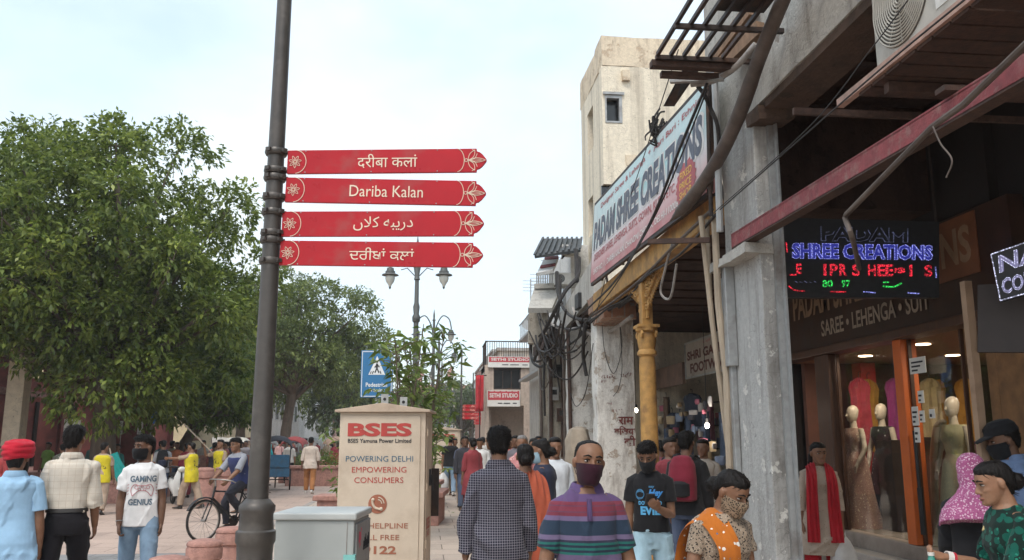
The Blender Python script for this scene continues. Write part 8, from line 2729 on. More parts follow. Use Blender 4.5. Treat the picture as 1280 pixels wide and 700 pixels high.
pE = Person('woman in a green and black printed kurta leaning in from the right edge', 1274, 4.5, 1.50, 84, 0, dict(STAND, lean=13, head_pitch=10, armL=((0.12, 0.40, -1), (-0.1, 1, 0.06)), armR=((0.15, 0.30, -1), (-0.15, 1, 0.22)), handL=dict(curl=0.7, palm=(-1, 0.0, 0.2)), handR=dict(curl=0.85, palm=(-0.6, 0, 0.8))), 0, female=True, belly=0.03, hair='bun', seed=18, build=1.08)
pE.top(tie, hem=0.45, ease=0.018, sleeve=0.85, sl_ease=0.024, amp=0.007, name='kurta', flare=0.02)
pE.trousers(BLK(), 0.02)
b = MB()
for sd in (-1, 1):
 S, E, Wr = pE.arms[sd]
 d = (Wr - E).normalized()
 for k in range(6):
  c = E.lerp(Wr, 0.78 + 0.035 * k)
  u = d.orthogonal().normalized()
  v2 = d.cross(u)
  b.tube([c + (u * math.cos(a) + v2 * math.sin(a)) * 0.036 for a in np.linspace(0, 2 * math.pi, 17)], 0.004, 5, 0 if k < 2 else 1, False)
b.build('bangles', [CL.get('bg') or mat('bangle_crimson', (0.5, 0.03, 0.05), 0.3, 0.1, 9), mat('bangle_white', (0.75, 0.70, 0.66), 0.3, 0.05, 9)], pE.t)
pE.cloth_strip([pE.bend((0.07, -0.10, 1.40)), pE.bend((0.09, -0.02, 1.44)), pE.bend((0.085, 0.07, 1.40)), pE.bend((0.05, 0.14, 1.33))], [(1, 0, -.5)] * 4, 0.012, mat('kurta_trim', (0.45, 0.36, 0.16), 0.6, 0.2, 30), 'neck_trim', 0.004)
hc = pE.hand_c[1]
bt = thing('drink_bottle', 'clear bottle of green drink held by the woman in green', 'bottle', pE.world(hc + Vector((-0.03, 0.02, -0.24))))
b = MB().lathe([(0.03, 0), (0.036, 0.01), (0.036, 0.10), (0.034, 0.14), (0.018, 0.17), (0.014, 0.19)], 16)
b.build('body', mat('bottle_green', (0.05, 0.26, 0.20), 0.2, 0.3, 15, spec=0.6), bt)
MB().lathe([(0.017, 0.188), (0.017, 0.205)], 12).build('cap', M['white_plastic'], bt)
pur = print_cloth('purple_scarf', (0.36, 0.10, 0.22), [((0.66, 0.48, 0.56), 0.33), ((0.13, 0.025, 0.08), 0.2)], 70)
pF = Person('woman wrapped in a pale purple printed head scarf and black gown', 1211, 5.25, 1.515, -25, 0, dict(STAND, lean=4, head_pitch=14, armL=((0.12, 0.12, -1), (-0.2, 0.9, -0.3)), armR=((0.12, 0.12, -1), (-0.2, 0.9, -0.3))), 1, female=True, hair=None, seed=21)
pF.top(BLK(), hem=0.60, ease=0.022, sleeve=1.9, sl_ease=0.026, amp=0.007, name='gown_top', flare=0.02)
pF.skirt(BLK(), 0.95, 0.06, 0.19, 0.30, 'gown_skirt')
T = lambda p: pF.HM @ Vector(p)
R_ = lambda z, hw, yf, yb: [T(q) for q in sring(z, hw, (yf - yb) / 2, (yf - yb) / 2, 36, 2.1, 0, (yf + yb) / 2)]
mb = MB()
mb.loft([R_(-0.36, 0.235, 0.17, -0.20), R_(-0.30, 0.225, 0.165, -0.19), R_(-0.22, 0.185, 0.15, -0.16), R_(-0.15, 0.115, 0.11, -0.115), R_(-0.10, 0.082, 0.07, -0.105), R_(-0.05, 0.086, 0.05, -0.118), R_(0.0, 0.091, 0.06, -0.124), R_(0.05, 0.093, 0.09, -0.125), R_(0.09, 0.082, 0.098, -0.11), R_(0.12, 0.055, 0.07, -0.08), R_(0.132, 0.02, 0.03, -0.03)])
me = remesh(mb, 0.008, 2, 'head_scarf')
folds(me, 0.014, 5, 15, 0.8)
me_link('head_scarf', me, pur, pF.t)
pG = Person('man in a dark cap, black mask and blue shirt at the right edge', 1266, 6.3, 1.72, 80, 0, dict(STAND, head_pitch=14), 2, hair='short', seed=24)
pG.top(C_('blue_shirt', (0.14, 0.20, 0.33)), hem=0.80, sleeve=0.9, sl_ease=0.026, amp=0.008, collar=C_('blue_shirt', (0.14, 0.20, 0.33)))
pG.trousers(NAVY())
pG.mask(BLK())
T = lambda p: pG.HM @ Vector(p)
R_ = lambda z, hw, yf, yb: [T(q) for q in sring(z, hw, (yf - yb) / 2, (yf - yb) / 2, 30, 2.2, 0, (yf + yb) / 2)]
mb = MB()
mb.loft([R_(0.045, 0.090, 0.108, -0.125), R_(0.07, 0.091, 0.108, -0.126), R_(0.11, 0.085, 0.095, -0.115), R_(0.14, 0.06, 0.06, -0.085), R_(0.15, 0.02, 0.01, -0.03)])
mb.loft([[T((w * math.cos(a), y + 0.0 * math.sin(a), z + 0.006 * math.sin(a) - 0.012 * (math.cos(a)) ** 2)) for a in np.linspace(0, 2 * math.pi, 18, endpoint=False)] for y, w, z in ((0.08, 0.085, 0.055), (0.13, 0.08, 0.048), (0.17, 0.06, 0.036), (0.19, 0.03, 0.028))])
me_link('cap', remesh(mb, 0.006, 2, 'cap'), BLK(), pG.t)
cream_k = print_cloth('cream_kurta', (0.44, 0.36, 0.29), [((0.25, 0.17, 0.13), 0.14)], 40)
pH = Person('woman in a cream kurta and long red dupatta standing in the dim bay', 1020, 9.1, 1.57, 172, 0, dict(STAND, head_pitch=6, head_yaw=12, armL=((0.16, 0.0, -1), (0.05, 0.15, -1)), armR=((0.18, 0.0, -1), (0.04, 0.1, -1))), 1, female=True, hair='long', seed=27, build=0.98)
pH.top(cream_k, hem=0.48, ease=0.018, sleeve=1.5, sl_ease=0.02, amp=0.007, name='kurta', flare=0.03)
redm = cloth_m('red_cotton', (0.42, 0.02, 0.03))
pH.trousers(redm, 0.03, shoe=SANDAL)
for sd in (-1, 1):
 b_ = pH.bend
 pts = [b_((sd * 0.07, -0.09, 1.41)), b_((sd * 0.09, 0.0, 1.455)), b_((sd * 0.10, 0.115, 1.39)), b_((sd * 0.11, 0.165, 1.25)), b_((sd * 0.115, 0.16, 1.0)), b_((sd * 0.125, 0.17, 0.62))]
 pH.cloth_strip(pts, [(1, 0, -.5 * sd)] * 2 + [(1, 0, -.3 * sd)] + [(1, 0, 0)] * 3, [0.05, 0.05, 0.055, 0.06, 0.065, 0.07], redm, t=0.013)
hc = pH.hand_c[-1]
def carrier(label, loc, s, m, name='carrier_bag'):
 t = thing(name, label, 'bag', loc, 0.3)
 b = MB()
 b.loft([[(s * w * math.cos(a), s * 0.55 * w * math.sin(a) * (1 + 0.1 * math.sin(5 * a)), s * z) for a in np.linspace(0, 2 * math.pi, 20, endpoint=False)] for z, w in ((-1.9, 0.3), (-1.85, 0.55), (-1.4, 0.72), (-0.9, 0.62), (-0.45, 0.36), (-0.25, 0.16))])
 b.build('sack', m, t)
 b = MB().tube(spline([(-0.14 * s, 0, -0.3 * s), (-0.1 * s, 0, -0.05 * s), (0, 0, 0.03 * s), (0.1 * s, 0, -0.05 * s), (0.14 * s, 0, -0.3 * s)], 4), 0.012 * s / 0.25, 5)
 b.build('handle', m, t)
 return t
poly = cloth_m('poly_bag', (0.62, 0.62, 0.62), rough=0.4)
carrier('white plastic carrier bag held by the woman with the red dupatta', pH.world(hc + Vector((-0.02, 0, 0.02))), 0.24, poly)
pI = Person('man in dark clothes with a maroon backpack facing the dim stalls', 857, 9.4, 1.68, -30, 0, dict(STAND), 2, hair='short', seed=31, eyes=False)
pI.top(C_('dim_black', (0.02, 0.02, 0.022)), sleeve=1.9)
pI.trousers(JEAN_D)
def backpack(P_, label, m, m2, s=1.0, z=1.20):
 c = P_.world(P_.bend((0, -0.14, z)))
 t = thing('backpack', label, 'backpack', c, P_.rz, None, P_.sc)
 b = MB()
 b.loft([sring(zz * s, w * s, 0.03, d * s, 24, 3.0) for zz, w, d in ((-0.24, 0.10, 0.06), (-0.22, 0.15, 0.13), (0.0, 0.155, 0.15), (0.15, 0.14, 0.12), (0.23, 0.10, 0.07), (0.25, 0.04, 0.03))])
 me = remesh(b, 0.012, 2, 'bag')
 folds(me, 0.006, 4, 12)
 me_link('bag', me, m, t)
 b = MB()
 b.loft([sring(zz * s, w * s, -0.10 * s, d * s, 20, 3.0) for zz, w, d in ((-0.19, 0.10, 0.14), (-0.17, 0.12, 0.185), (-0.05, 0.12, 0.19), (-0.02, 0.09, 0.15))])
 b.build('pocket', m2, t)
 for sd in (-1, 1):
  b = MB()
  ribbon(b, spline([(sd * 0.09, -0.02, 0.20), (sd * 0.10, 0.06, 0.25), (sd * 0.115, 0.20, 0.20), (sd * 0.13, 0.27, 0.06), (sd * 0.14, 0.20, -0.12), (sd * 0.13, 0.0, -0.20)], 4), (1, 0, 0), 0.024, 0.006)
  b.build('strap', m2, t)
 return t
MAROON = cloth_m('maroon_bag', (0.17, 0.02, 0.035))
backpack(pI, 'maroon backpack on the man facing the dim stalls', MAROON, BLK())
for k, (px, d, face, col, H, lab) in enumerate([(836, 10.4, 200, (0.20, 0.04, 0.05), 1.62, 'dim figure in dark red beside the yellow column'), (879, 11.4, 150, (0.36, 0.32, 0.28), 1.60, 'stall keeper in a pale shirt behind the shoe stall'), (845, 12.5, 170, (0.04, 0.04, 0.05), 1.66, 'shadowy figure in black deep inside the arcade'), (826, 13.4, 20, (0.30, 0.10, 0.12), 1.58, 'shadowy figure in dull pink deep inside the arcade')]):
 p_ = Person(lab, px, d, H, face, 0, dict(STAND), 2, hair='short', seed=40 + k, lod=1)
 p_.top(cloth_m('dim_cloth', col), sleeve=1.2)
 p_.trousers(JEAN_D)
# ================= footpath behind the checked shirt
sari = print_cloth('rust_sari', (0.30, 0.07, 0.035), [((0.45, 0.22, 0.10), 0.12)], 30)
pJ = Person('woman in a rust orange sari walking ahead of the checked shirt man', 657, 7.7, 1.575, 20, 0, dict(WALK_L, head_yaw=-15, armL=((0.2, 0, -1), (0.05, 0.3, -1)), armR=((0.18, 0.02, -1), (-0.1, 0.7, -0.6))), 1, female=True, hair='bun', seed=33)
pJ.top(sari, hem=0.98, ease=0.012, sleeve=0.6, sl_ease=0.014, name='blouse')
pJ.skirt(sari, 1.04, 0.04, 0.17, 0.27, 'sari_skirt')
b_ = pJ.bend
pJ.cloth_strip([b_((0.10, 0.13, 1.30)), b_((0.085, 0.07, 1.41)), b_((0.08, 0.0, 1.45)), b_((0.085, -0.10, 1.38)), b_((0.09, -0.145, 1.2)), b_((0.08, -0.15, 1.0)), b_((0.07, -0.18, 0.62))], [(1, 0, -.3)] * 7, [0.08, 0.075, 0.075, 0.09, 0.11, 0.12, 0.13], cloth_m('sari_end', (0.42, 0.10, 0.055)), t=0.015)
pK = Person('woman in a dark kurta and pale blue mask at the side of the grey pillar', 681, 8.7, 1.60, 75, 0, dict(STAND, head_pitch=8, armL=((0.12, 0.1, -1), (-0.2, 0.9, 0.1)), armR=((0.12, 0.1, -1), (-0.2, 0.9, 0.1))), 1, female=True, hair='bun', seed=34)
pK.top(NAVY(), hem=0.5, sleeve=1.6, name='kurta', flare=0.02)
pK.trousers(JEAN_D, 0.02)
pK.mask(C_('mask_blue', (0.30, 0.44, 0.52)))
pL = Person('man in a white shirt partly hidden beside the bundle of sacking', 693, 10.2, 1.62, 190, 0, dict(STAND), 1, hair='short', seed=35, lod=1)
pL.top(C_('pale_blue_white', (0.58, 0.62, 0.66)), sleeve=1.9)
pL.trousers(KHAKI())
pM = Person('person in a pink patterned top with grey head cover behind the checked shirt', 653, 12.6, 1.66, 170, 0, dict(STAND), 1, hair=None, seed=36, lod=1, female=True)
pM.hair('long', HAIR_GREY)
pM.top(print_cloth('pink_print', (0.50, 0.22, 0.22), [((0.7, 0.6, 0.55), 0.2)], 25), sleeve=0.9, hem=0.5, name='kurta')
pM.trousers(JEAN_D)
pN = Person('man in a black t-shirt and jeans walking away with a white bag', 563, 25.5, 1.72, 0, 0, dict(WALK_L, armL=((0.14, -0.05, -1), (0.03, 0.05, -1))), 1, hair='short', seed=37, lod=1, build=1.05)
pN.top(BLK(), sleeve=0.6, sl_ease=0.024, hem=0.84, name='t_shirt')
pN.trousers(JEAN_M, shoe=SHOE_L)
carrier('small white bag carried by the man in the black t-shirt far up the footpath', pN.world(pN.hand_c[-1]), 0.26, poly)
pO = Person('person in a red top with a red backpack farther along the footpath', 583, 24.0, 1.66, 15, 0, dict(WALK_R), 1, hair='short', seed=38, lod=1)
pO.top(cloth_m('red_top', (0.40, 0.035, 0.04)), sleeve=1.4, hem=0.78)
pO.trousers(C_('dark_short', (0.05, 0.035, 0.05)), ankle=0.12, shoe=SHOE)
backpack(pO, 'red backpack on the person in red farther along the footpath', cloth_m('red_bag', (0.33, 0.03, 0.04)), cloth_m('red_bag_dark', (0.16, 0.02, 0.03)))
pP = Person('man in a white shirt raising a hand to his face on the footpath', 600, 20.5, 1.66, 180, 0, dict(WALK_L, armR=((0.3, 0.3, -1), (-0.5, 0.55, 0.9)), head_pitch=10), 1, hair='short', seed=39, lod=1, build=1.05)
pP.top(WHITE(), sleeve=1.0, hem=0.8)
pP.trousers(JEAN_D)
pQ = Person('person in a turquoise head scarf far along the footpath', 574, 30, 1.62, 0, 0, dict(WALK_L), 1, hair=None, seed=41, lod=1, female=True)
turq = C_('turq', (0.05, 0.42, 0.45))
mb = MB()
T = lambda p: pQ.HM @ Vector(p)
R_ = lambda z, hw, yf, yb: [T(q) for q in sring(z, hw, (yf - yb) / 2, (yf - yb) / 2, 24, 2.1, 0, (yf + yb) / 2)]
mb.loft([R_(-0.30, 0.20, 0.12, -0.17), R_(-0.15, 0.13, 0.10, -0.14), R_(-0.05, 0.10, 0.05, -0.13), R_(0.03, 0.10, 0.07, -0.13), R_(0.10, 0.08, 0.08, -0.11), R_(0.14, 0.03, 0.03, -0.04)])
me_link('head_scarf', remesh(mb, 0.014, 1, 'head_scarf'), turq, pQ.t)
pQ.top(turq, sleeve=1.9, hem=0.5, name='kurta')
pQ.trousers(BLK())
# ================= left-hand group
blue_k = cloth_m('kurta_blue', (0.30, 0.48, 0.66))
pR = Person('stout man in a red turban and light blue kurta walking away at the left edge', 24, 7.55, 1.70, 17, ROAD_Z + 0.12 - 0.12, dict(WALK_L, lean=1, head_yaw=-10, armR=((0.17, -0.04, -1), (0.05, 0.14, -1)), armL=((0.2, 0, -1), (0.06, 0.2, -1)), handR=dict(curl=0.5)), 1, belly=0.03, hair=None, seed=51, build=1.04, eyes=False)
pR.top(blue_k, hem=0.50, ease=0.028, sleeve=0.78, sl_ease=0.032, amp=0.010, name='kurta', flare=0.022, collar=blue_k)
pR.trousers(cloth_m('salwar_blue', (0.27, 0.43, 0.60)), 0.035, shoe=SANDAL)
T = lambda p: pR.HM @ Vector(p)
mb = MB()
for k in range(6):
 z = 0.01 + 0.021 * k
 rr = [0.092, 0.102, 0.107, 0.106, 0.100, 0.088][k]
 tl_ = [10, -8, 12, -10, 9, -6][k]
 pts = [T((rr * math.cos(a), -0.012 + (rr + 0.016) * math.sin(a), z + 0.018 * math.sin(a) * 0 + math.tan(RAD(tl_)) * rr * math.cos(a) * 0.9 + 0.025 * max(0, math.sin(a)))) for a in np.linspace(0, 2 * math.pi, 40)]
 mb.tube(pts, [0.024] * 40, 8)
mb.loft([[T(q) for q in sring(z, w, w * 1.15, w * 1.15, 24, 2.0, 0, -0.012)] for z, w in ((-0.01, 0.08), (0.05, 0.095), (0.10, 0.092), (0.135, 0.07), (0.155, 0.03))])
me = remesh(mb, 0.006, 2, 'turban')
rough(me, 0.002, 3, 60)
me_link('turban', me, cloth_m('turban_red', (0.46, 0.018, 0.035), weave=300, fold=14), pR.t)
R_ = lambda z, hw, yf, yb: [T(q) for q in sring(z, hw, (yf - yb) / 2, (yf - yb) / 2, 24, 2.2, 0, (yf + yb) / 2)]
mb = MB()
mb.loft([R_(-0.085, 0.05, -0.05, -0.078), R_(-0.04, 0.068, -0.03, -0.102), R_(0.02, 0.078, -0.01, -0.11)])
mb.loft([R_(-0.17, 0.03, 0.10, 0.05), R_(-0.13, 0.06, 0.115, 0.0), R_(-0.08, 0.072, 0.105, -0.0), R_(-0.03, 0.077, 0.06, -0.01)])
me_link('hair', remesh(mb, 0.007, 2, 'hair'), HAIR, pR.t)
chk_w = check_cloth('check_white', (0.62, 0.57, 0.49), (0.42, 0.33, 0.24), 0.055, 0.055, 0.07, 0.07, 0.5, weave=260)
pS = Person('man in a pale checked shirt and black trousers walking away on the left', 92, 7.85, 1.735, 18, 0, dict(WALK_R, lean=1, head_yaw=-6, armL=((0.24, -0.05, -1), (0.04, 0.05, -1)), armR=((0.2, 0.05, -1), (0.02, 0.4, -1)), handL=dict(curl=0.5)), 1, hair='short', eyes=False, seed=54, build=0.94)
pS.top(chk_w, hem=0.965, ease=0.026, sleeve=1.18, sl_ease=0.026, tuck=True, amp=0.010, collar=chk_w, cuff=True)
pS.trousers(C_('black_trouser', (0.014, 0.013, 0.016)), 0.014, waist=1.0)
b = MB()
b.loft([[pS.bend(q) for q in sring(z, pS.prof(z)[0] + e, pS.prof(z)[1] + e, pS.prof(z)[2] + e, 32)] for z, e in ((0.965, 0.012), (0.968, 0.02), (0.998, 0.02), (1.0, 0.012))])
b.build('belt', SHOE, pS.t)
white_t = cloth_m('white_tee', (0.72, 0.72, 0.72))
pT = Person('young man in a white printed t-shirt, jeans and black mask crossing toward the camera', 183, 8.7, 1.655, 201, 0, dict(WALK_L, lean=1, twist=0, head_yaw=-50, head_pitch=0, armL=((0.18, 0.0, -1), (0.02, 0.16, -1)), armR=((0.2, -0.02, -1), (-0.04, 0.28, -1)), handR=dict(curl=0.9), handL=dict(curl=0.8)), 2, hair='short', seed=57, build=0.86)
pT.top(white_t, hem=0.80, ease=0.022, sleeve=0.66, sl_ease=0.027, amp=0.008, name='t_shirt', neck_z=1.438)
pT.trousers(JEAN_M, 0.014)
pT.mask(BLK())
items = []
v, f = chest_text('GAMING', 0.245, 0.062, 0.005, 0.085, 0.03)
items.append((v, f, 0))
v, f = chest_text('GENIUS', 0.225, 0.062, -0.01, -0.145, 0.03)
items.append((v, f, 0))
for k in range(3):
 x = -0.06 + 0.03 * k
pad = [(-0.09, -0.085), (-0.105, -0.02), (-0.075, 0.028), (-0.03, 0.018), (0.03, 0.018), (0.075, 0.028), (0.105, -0.02), (0.09, -0.085), (0.06, -0.055), (0.03, -0.035), (-0.03, -0.035), (-0.06, -0.055), (-0.09, -0.085)]
items.append((*chest_stroke(pad, 0.0035, 5), 1))
for cx, cy, r in ((-0.055, 0.0, 0.016), (0.055, 0.0, 0.016), (-0.025, -0.02, 0.012), (0.025, -0.02, 0.012), (0.0, 0.005, 0.01)):
 items.append((*chest_stroke([(cx + r * math.cos(t), cy + r * math.sin(t)) for t in np.linspace(0, 6.28, 9)], 0.0028, 3), 1))
for sx in (-1, 1):
 for j in range(4):
  items.append((*chest_stroke([(sx * 0.125, 0.03 - 0.03 * j), (sx * 0.14, 0.02 - 0.03 * j)], 0.0028, 2), 1))
pT.decal(items, [mat('print_navy', (0.10, 0.15, 0.20), 0.7, 0.2, 30), mat('print_pink', (0.50, 0.22, 0.24), 0.7, 0.1, 30)], zc=1.19)
b = MB()
S, E, Wr = pT.arms[1]
d_ = (Wr - E).normalized()
u = d_.orthogonal().normalized()
v2 = d_.cross(u)
c = E.lerp(Wr, 0.85)
b.tube([c + (u * math.cos(a) + v2 * math.sin(a)) * 0.032 for a in np.linspace(0, 2 * math.pi, 17)], 0.004, 5, 0, False)
b.build('bracelet', M['steel'], pT.t)
# ================= cyclist
hipw = Vector((0, -0.27, 0))
bq = bk.matrix_basis if False else None
cyc_loc = Matrix.Translation(bike_q) @ Matrix.Rotation(bike_rz, 4, 'Z') @ Vector((0, -0.20, 0))
def bend_leg(hip, ankle, pole):
 """knee for a two-bone leg of 0.415 + 0.395"""
 a, b = Vector(hip), Vector(ankle)
 d = (b - a)
 L_ = min(d.length, 0.808)
 dn = d.normalized()
 x = (0.415 ** 2 - 0.395 ** 2 + L_ ** 2) / (2 * L_)
 h = math.sqrt(max(0, 0.415 ** 2 - x ** 2))
 pv = Vector(pole)
 pv = (pv - dn * pv.dot(dn)).normalized()
 return a + dn * x + pv * h
hip_h = 0.97
pose = dict(lean=14, armL=((0.22, 0.72, -1), (-0.05, 0.62, -0.52)), armR=((0.22, 0.72, -1), (-0.05, 0.62, -0.52)), head_pitch=4)
for sd, k, an in ((-1, 'legL', (-0.10, 0.10, 0.52)), (1, 'legR', (0.10, 0.18, 0.24))):
 hip = Vector((sd * 0.09, 0, hip_h))
 kn = bend_leg(hip, an, (0.12 * sd, 1, 0.35))
 a = (kn - hip).normalized()
 b_ = (Vector(an) - kn).normalized()
 pose[k] = ((a.x * sd, a.y, a.z), (b_.x * sd, b_.y, b_.z))
pose['foot'] = {-1: 0.0, 1: 0.0}
pU = Person('man in a navy top with grey sleeves riding the old bicycle', 0, 0, 1.68, math.degrees(bike_rz + PS), 0, pose, 1, hair='short', seed=60, at=cyc_loc, hip_z=hip_h)
m_n = C_('cyc_navy', (0.035, 0.045, 0.12))
pU.top(cloth_m('grey_sleeve', (0.26, 0.27, 0.30)), sleeve=1.0, sl_ease=0.024, hem=0.9, ease=0.014, name='under_shirt')
mb = MB()
mb.loft([[pU.bend(q) for q in sring(z, pU.prof(z)[0] + 0.030 - max(0, z - 1.33) * 0.35, pU.prof(z)[1] + 0.032, pU.prof(z)[2] + 0.032, 32)] for z in (0.86, 0.94, 1.06, 1.15, 1.25, 1.33, 1.375)])
me = remesh(mb, 0.009, 2, 'vest')
folds(me, 0.006, 4)
me_link('vest', me, m_n, pU.t)
pU.trousers(C_('cyc_trouser', (0.03, 0.03, 0.04)), 0.014)
# ================= workers in yellow vests and others on the road
def vest(P_, hem=0.76):
 mb = MB()
 zs = [z for z in (0.70, 0.76, 0.85, 0.95, 1.06, 1.15, 1.25, 1.33, 1.375, 1.405) if z >= hem]
 mb.loft([[P_.bend(q) for q in sring(z, max(P_.prof(max(z, .85))[0], 0.155) + 0.034 - max(0, z - 1.33) * 0.5, P_.prof(max(z, .85))[1] + 0.034, P_.prof(max(z, .85))[2] + 0.034, 32)] for z in zs])
 me = remesh(mb, 0.012, 2, 'vest')
 folds(me, 0.007, P_.seed, 8)
 P_.topo = me_link('vest', me, VEST, P_.t)
 r_ = random.Random(P_.seed)
 it = []
 for k in range(9):
  x, y = r_.uniform(-.09, .09), r_.uniform(-.16, .04)
  it.append((*chest_stroke([(x + r_.uniform(-.03, .03), y + r_.uniform(-.03, .03)) for _ in range(3)], 0.006, 3), 0))
 P_.decal(it, [M['ink']], 'print', 1.2, 1)
 P_.decal(it, [M['ink']], 'print', 1.2, -1)
pV = Person('worker in a yellow vest seen from behind holding a teal cloth by the big tree', 131, 20.6, 1.67, 8, ROAD_Z, dict(WALK_L, armR=((0.2, 0.1, -1), (0.1, 0.25, -1)), head_yaw=-20), 1, hair='short', seed=61, lod=1)
pV.top(KHAKI(), sleeve=0.7, hem=0.9)
vest(pV)
pV.trousers(KHAKI(), 0.03)
def text_patch(P_, mats):
 pass
mb = MB()
tq = W(145, 590, 21.5)
tl_ = thing('teal_cloth', 'folded teal cloth banner held up beside the yellow vest worker', 'cloth', (tq.x, tq.y, 0))
pts = [W(139, 568, 21.4), W(143, 578, 21.4), W(150, 590, 21.4), W(156, 602, 21.4)]
b = MB()
ribbon(b, [p - Vector((tq.x, tq.y, 0)) for p in spline(pts, 5)], (0.9, 0.3, 0.35), 0.15, 0.02)
b.build('cloth', cloth_m('teal', (0.02, 0.26, 0.24)), tl_)
b = MB().tube([W(137, 560, 21.4) - Vector((tq.x, tq.y, 0)), W(147, 612, 21.4) - Vector((tq.x, tq.y, 0))], 0.015, 6)
b.build('stick', M['bamboo'], tl_)
pW = Person('worker in a yellow vest striding with one arm stretched out beside the scooter', 242, 22.3, 1.68, 75, ROAD_Z, dict(legL=((0.04, 0.42, -1), (0.02, 0.10, -1)), legR=((0.04, -0.34, -1), (0.02, -0.42, -1)), lean=4, armL=((0.25, 0.9, -0.15), (0.0, 1, 0.02)), armR=((0.18, -0.1, -1), (0.02, 0.1, -1))), 1, hair='short', seed=62, lod=1)
pW.top(KHAKI(), sleeve=0.8, hem=0.9)
vest(pW, 0.70)
pW.trousers(KHAKI(), 0.03, shoe=SHOE)
pX = Person('worker in a yellow vest raising an arm with a long stick behind the cyclist', 277, 24.5, 1.74, 150, ROAD_Z, dict(WALK_R, armR=((0.4, 0.5, -0.2), (0.0, 0.25, 1)), armL=((0.2, 0.2, -1), (0, 0.5, -0.8))), 1, hair='short', seed=63, lod=1)
pX.top(KHAKI(), sleeve=0.8, hem=0.9)
vest(pX)
pX.trousers(KHAKI(), 0.03)
hw = pX.world(pX.hand_c[1])
o = MB().tube([hw + Vector((0.5, 0, -0.55)) * 0.4, hw + Vector((-0.6, 0, 0.55))], 0.02, 6).build('stick', M['bamboo'])
tag(o, 'long thin stick held up by the worker behind the cyclist', 'stick')
pY = Person('man in a grey shirt with a dark backpack near the parked scooter', 205, 24.0, 1.70, 20, ROAD_Z, dict(STAND), 1, hair='short', seed=64, lod=1)
pY.top(C_('grey_shirt', (0.34, 0.34, 0.35)), sleeve=0.8)
pY.trousers(JEAN_D)
backpack(pY, 'dark backpack on the man in grey near the scooter', BLK(), NAVY())
pZ = Person('man in a cream shirt and brown trousers walking away beside the rickshaws', 389, 26.5, 1.70, 5, -0.0, dict(WALK_L, armL=((0.2, -0.1, -1), (0.05, 0.05, -1)), armR=((0.2, 0.1, -1), (0.02, 0.3, -1))), 2, hair='short', seed=65, lod=1, build=1.05)
pZ.top(C_('cream_shirt', (0.55, 0.47, 0.40)), sleeve=1.3, sl_ease=0.026, hem=0.76)
pZ.trousers(C_('brown_trouser', (0.34, 0.15, 0.06)), 0.022, shoe=SHOE_L)
far = [
 (62, 29, 180, (0.28, 0.48, 0.12), 1.66, 0, 'man in a lime green shirt by the red building steps'),
 (5, 19, 160, (0.30, 0.05, 0.05), 1.60, 1, 'woman in a dull red kurta at the far left edge'),
 (118, 29, 0, (0.10, 0.25, 0.24), 1.68, 0, 'person in dark teal walking behind the checked shirt man'),
 (148, 25.5, 190, (0.05, 0.20, 0.18), 1.62, 1, 'person in green standing behind the yellow vest by the tree'),
 (222, 30, 200, (0.60, 0.20, 0.10), 1.66, 0, 'man in an orange top beyond the scooter'),
 (255, 33, 170, (0.62, 0.60, 0.56), 1.70, 0, 'man in an off white shirt among the rickshaws'),
 (268, 38, 20, (0.35, 0.10, 0.10), 1.62, 1, 'woman in dark red among the rickshaws'),
 (308, 36, 180, (0.30, 0.28, 0.30), 1.70, 0, 'man in grey behind the cyclist'),
 (316, 41, 90, (0.45, 0.16, 0.14), 1.65, 0, 'man in a brick red shirt left of the signpost pole'),
 (236, 40, 0, (0.12, 0.14, 0.22), 1.68, 0, 'man in navy under the leaning tree'),
 (296, 48, 150, (0.55, 0.50, 0.45), 1.70, 0, 'man in a beige shirt in the rickshaw jam'),
 (350, 44, 0, (0.55, 0.35, 0.34), 1.68, 0, 'man in a pink shirt seated height among the far rickshaws'),
 (362, 40, 190, (0.04, 0.04, 0.05), 1.72, 0, 'man in black beside the dark rickshaw'),
 (379, 52, 170, (0.40, 0.38, 0.36), 1.68, 0, 'man in pale grey in the far traffic'),
 (397, 56, 10, (0.30, 0.06, 0.07), 1.64, 1, 'woman in crimson in the far traffic'),
 (410, 48, 180, (0.50, 0.42, 0.30), 1.70, 0, 'man in mustard near the beige cabinet edge'),
 (569, 36, 10, (0.05, 0.05, 0.06), 1.70, 0, 'man in black near the far red signboards'),
 (592, 34, 0, (0.35, 0.06, 0.08), 1.62, 1, 'woman in deep red in the far footpath crowd'),
 (610, 32, 180, (0.60, 0.58, 0.55), 1.70, 0, 'man in white beside the studio building'),
 (616, 28, 170, (0.10, 0.12, 0.20), 1.68, 0, 'man in navy just left of the checked shirt shoulder'),
 (640, 24, 190, (0.45, 0.12, 0.10), 1.62, 1, 'woman in brick red under the hanging cables'),
 (628, 38, 0, (0.30, 0.25, 0.2), 1.66, 0, 'man in brown outside the studio shop'),
 (645, 18, 160, (0.16, 0.15, 0.17), 1.70, 0, 'man in charcoal past the far grey pillar'),
 (586, 45, 180, (0.5, 0.48, 0.45), 1.68, 0, 'man in cream in the distant footpath crowd'),
 (578, 52, 0, (0.12, 0.10, 0.12), 1.66, 0, 'man in dark clothes in the distant footpath crowd'),
 (601, 55, 180, (0.4, 0.15, 0.2), 1.60, 1, 'woman in rose in the distant footpath crowd'),
 (667, 14, 200, (0.22, 0.05, 0.06), 1.62, 1, 'woman in maroon between the sari and the white shirt'),
]
protos = {}
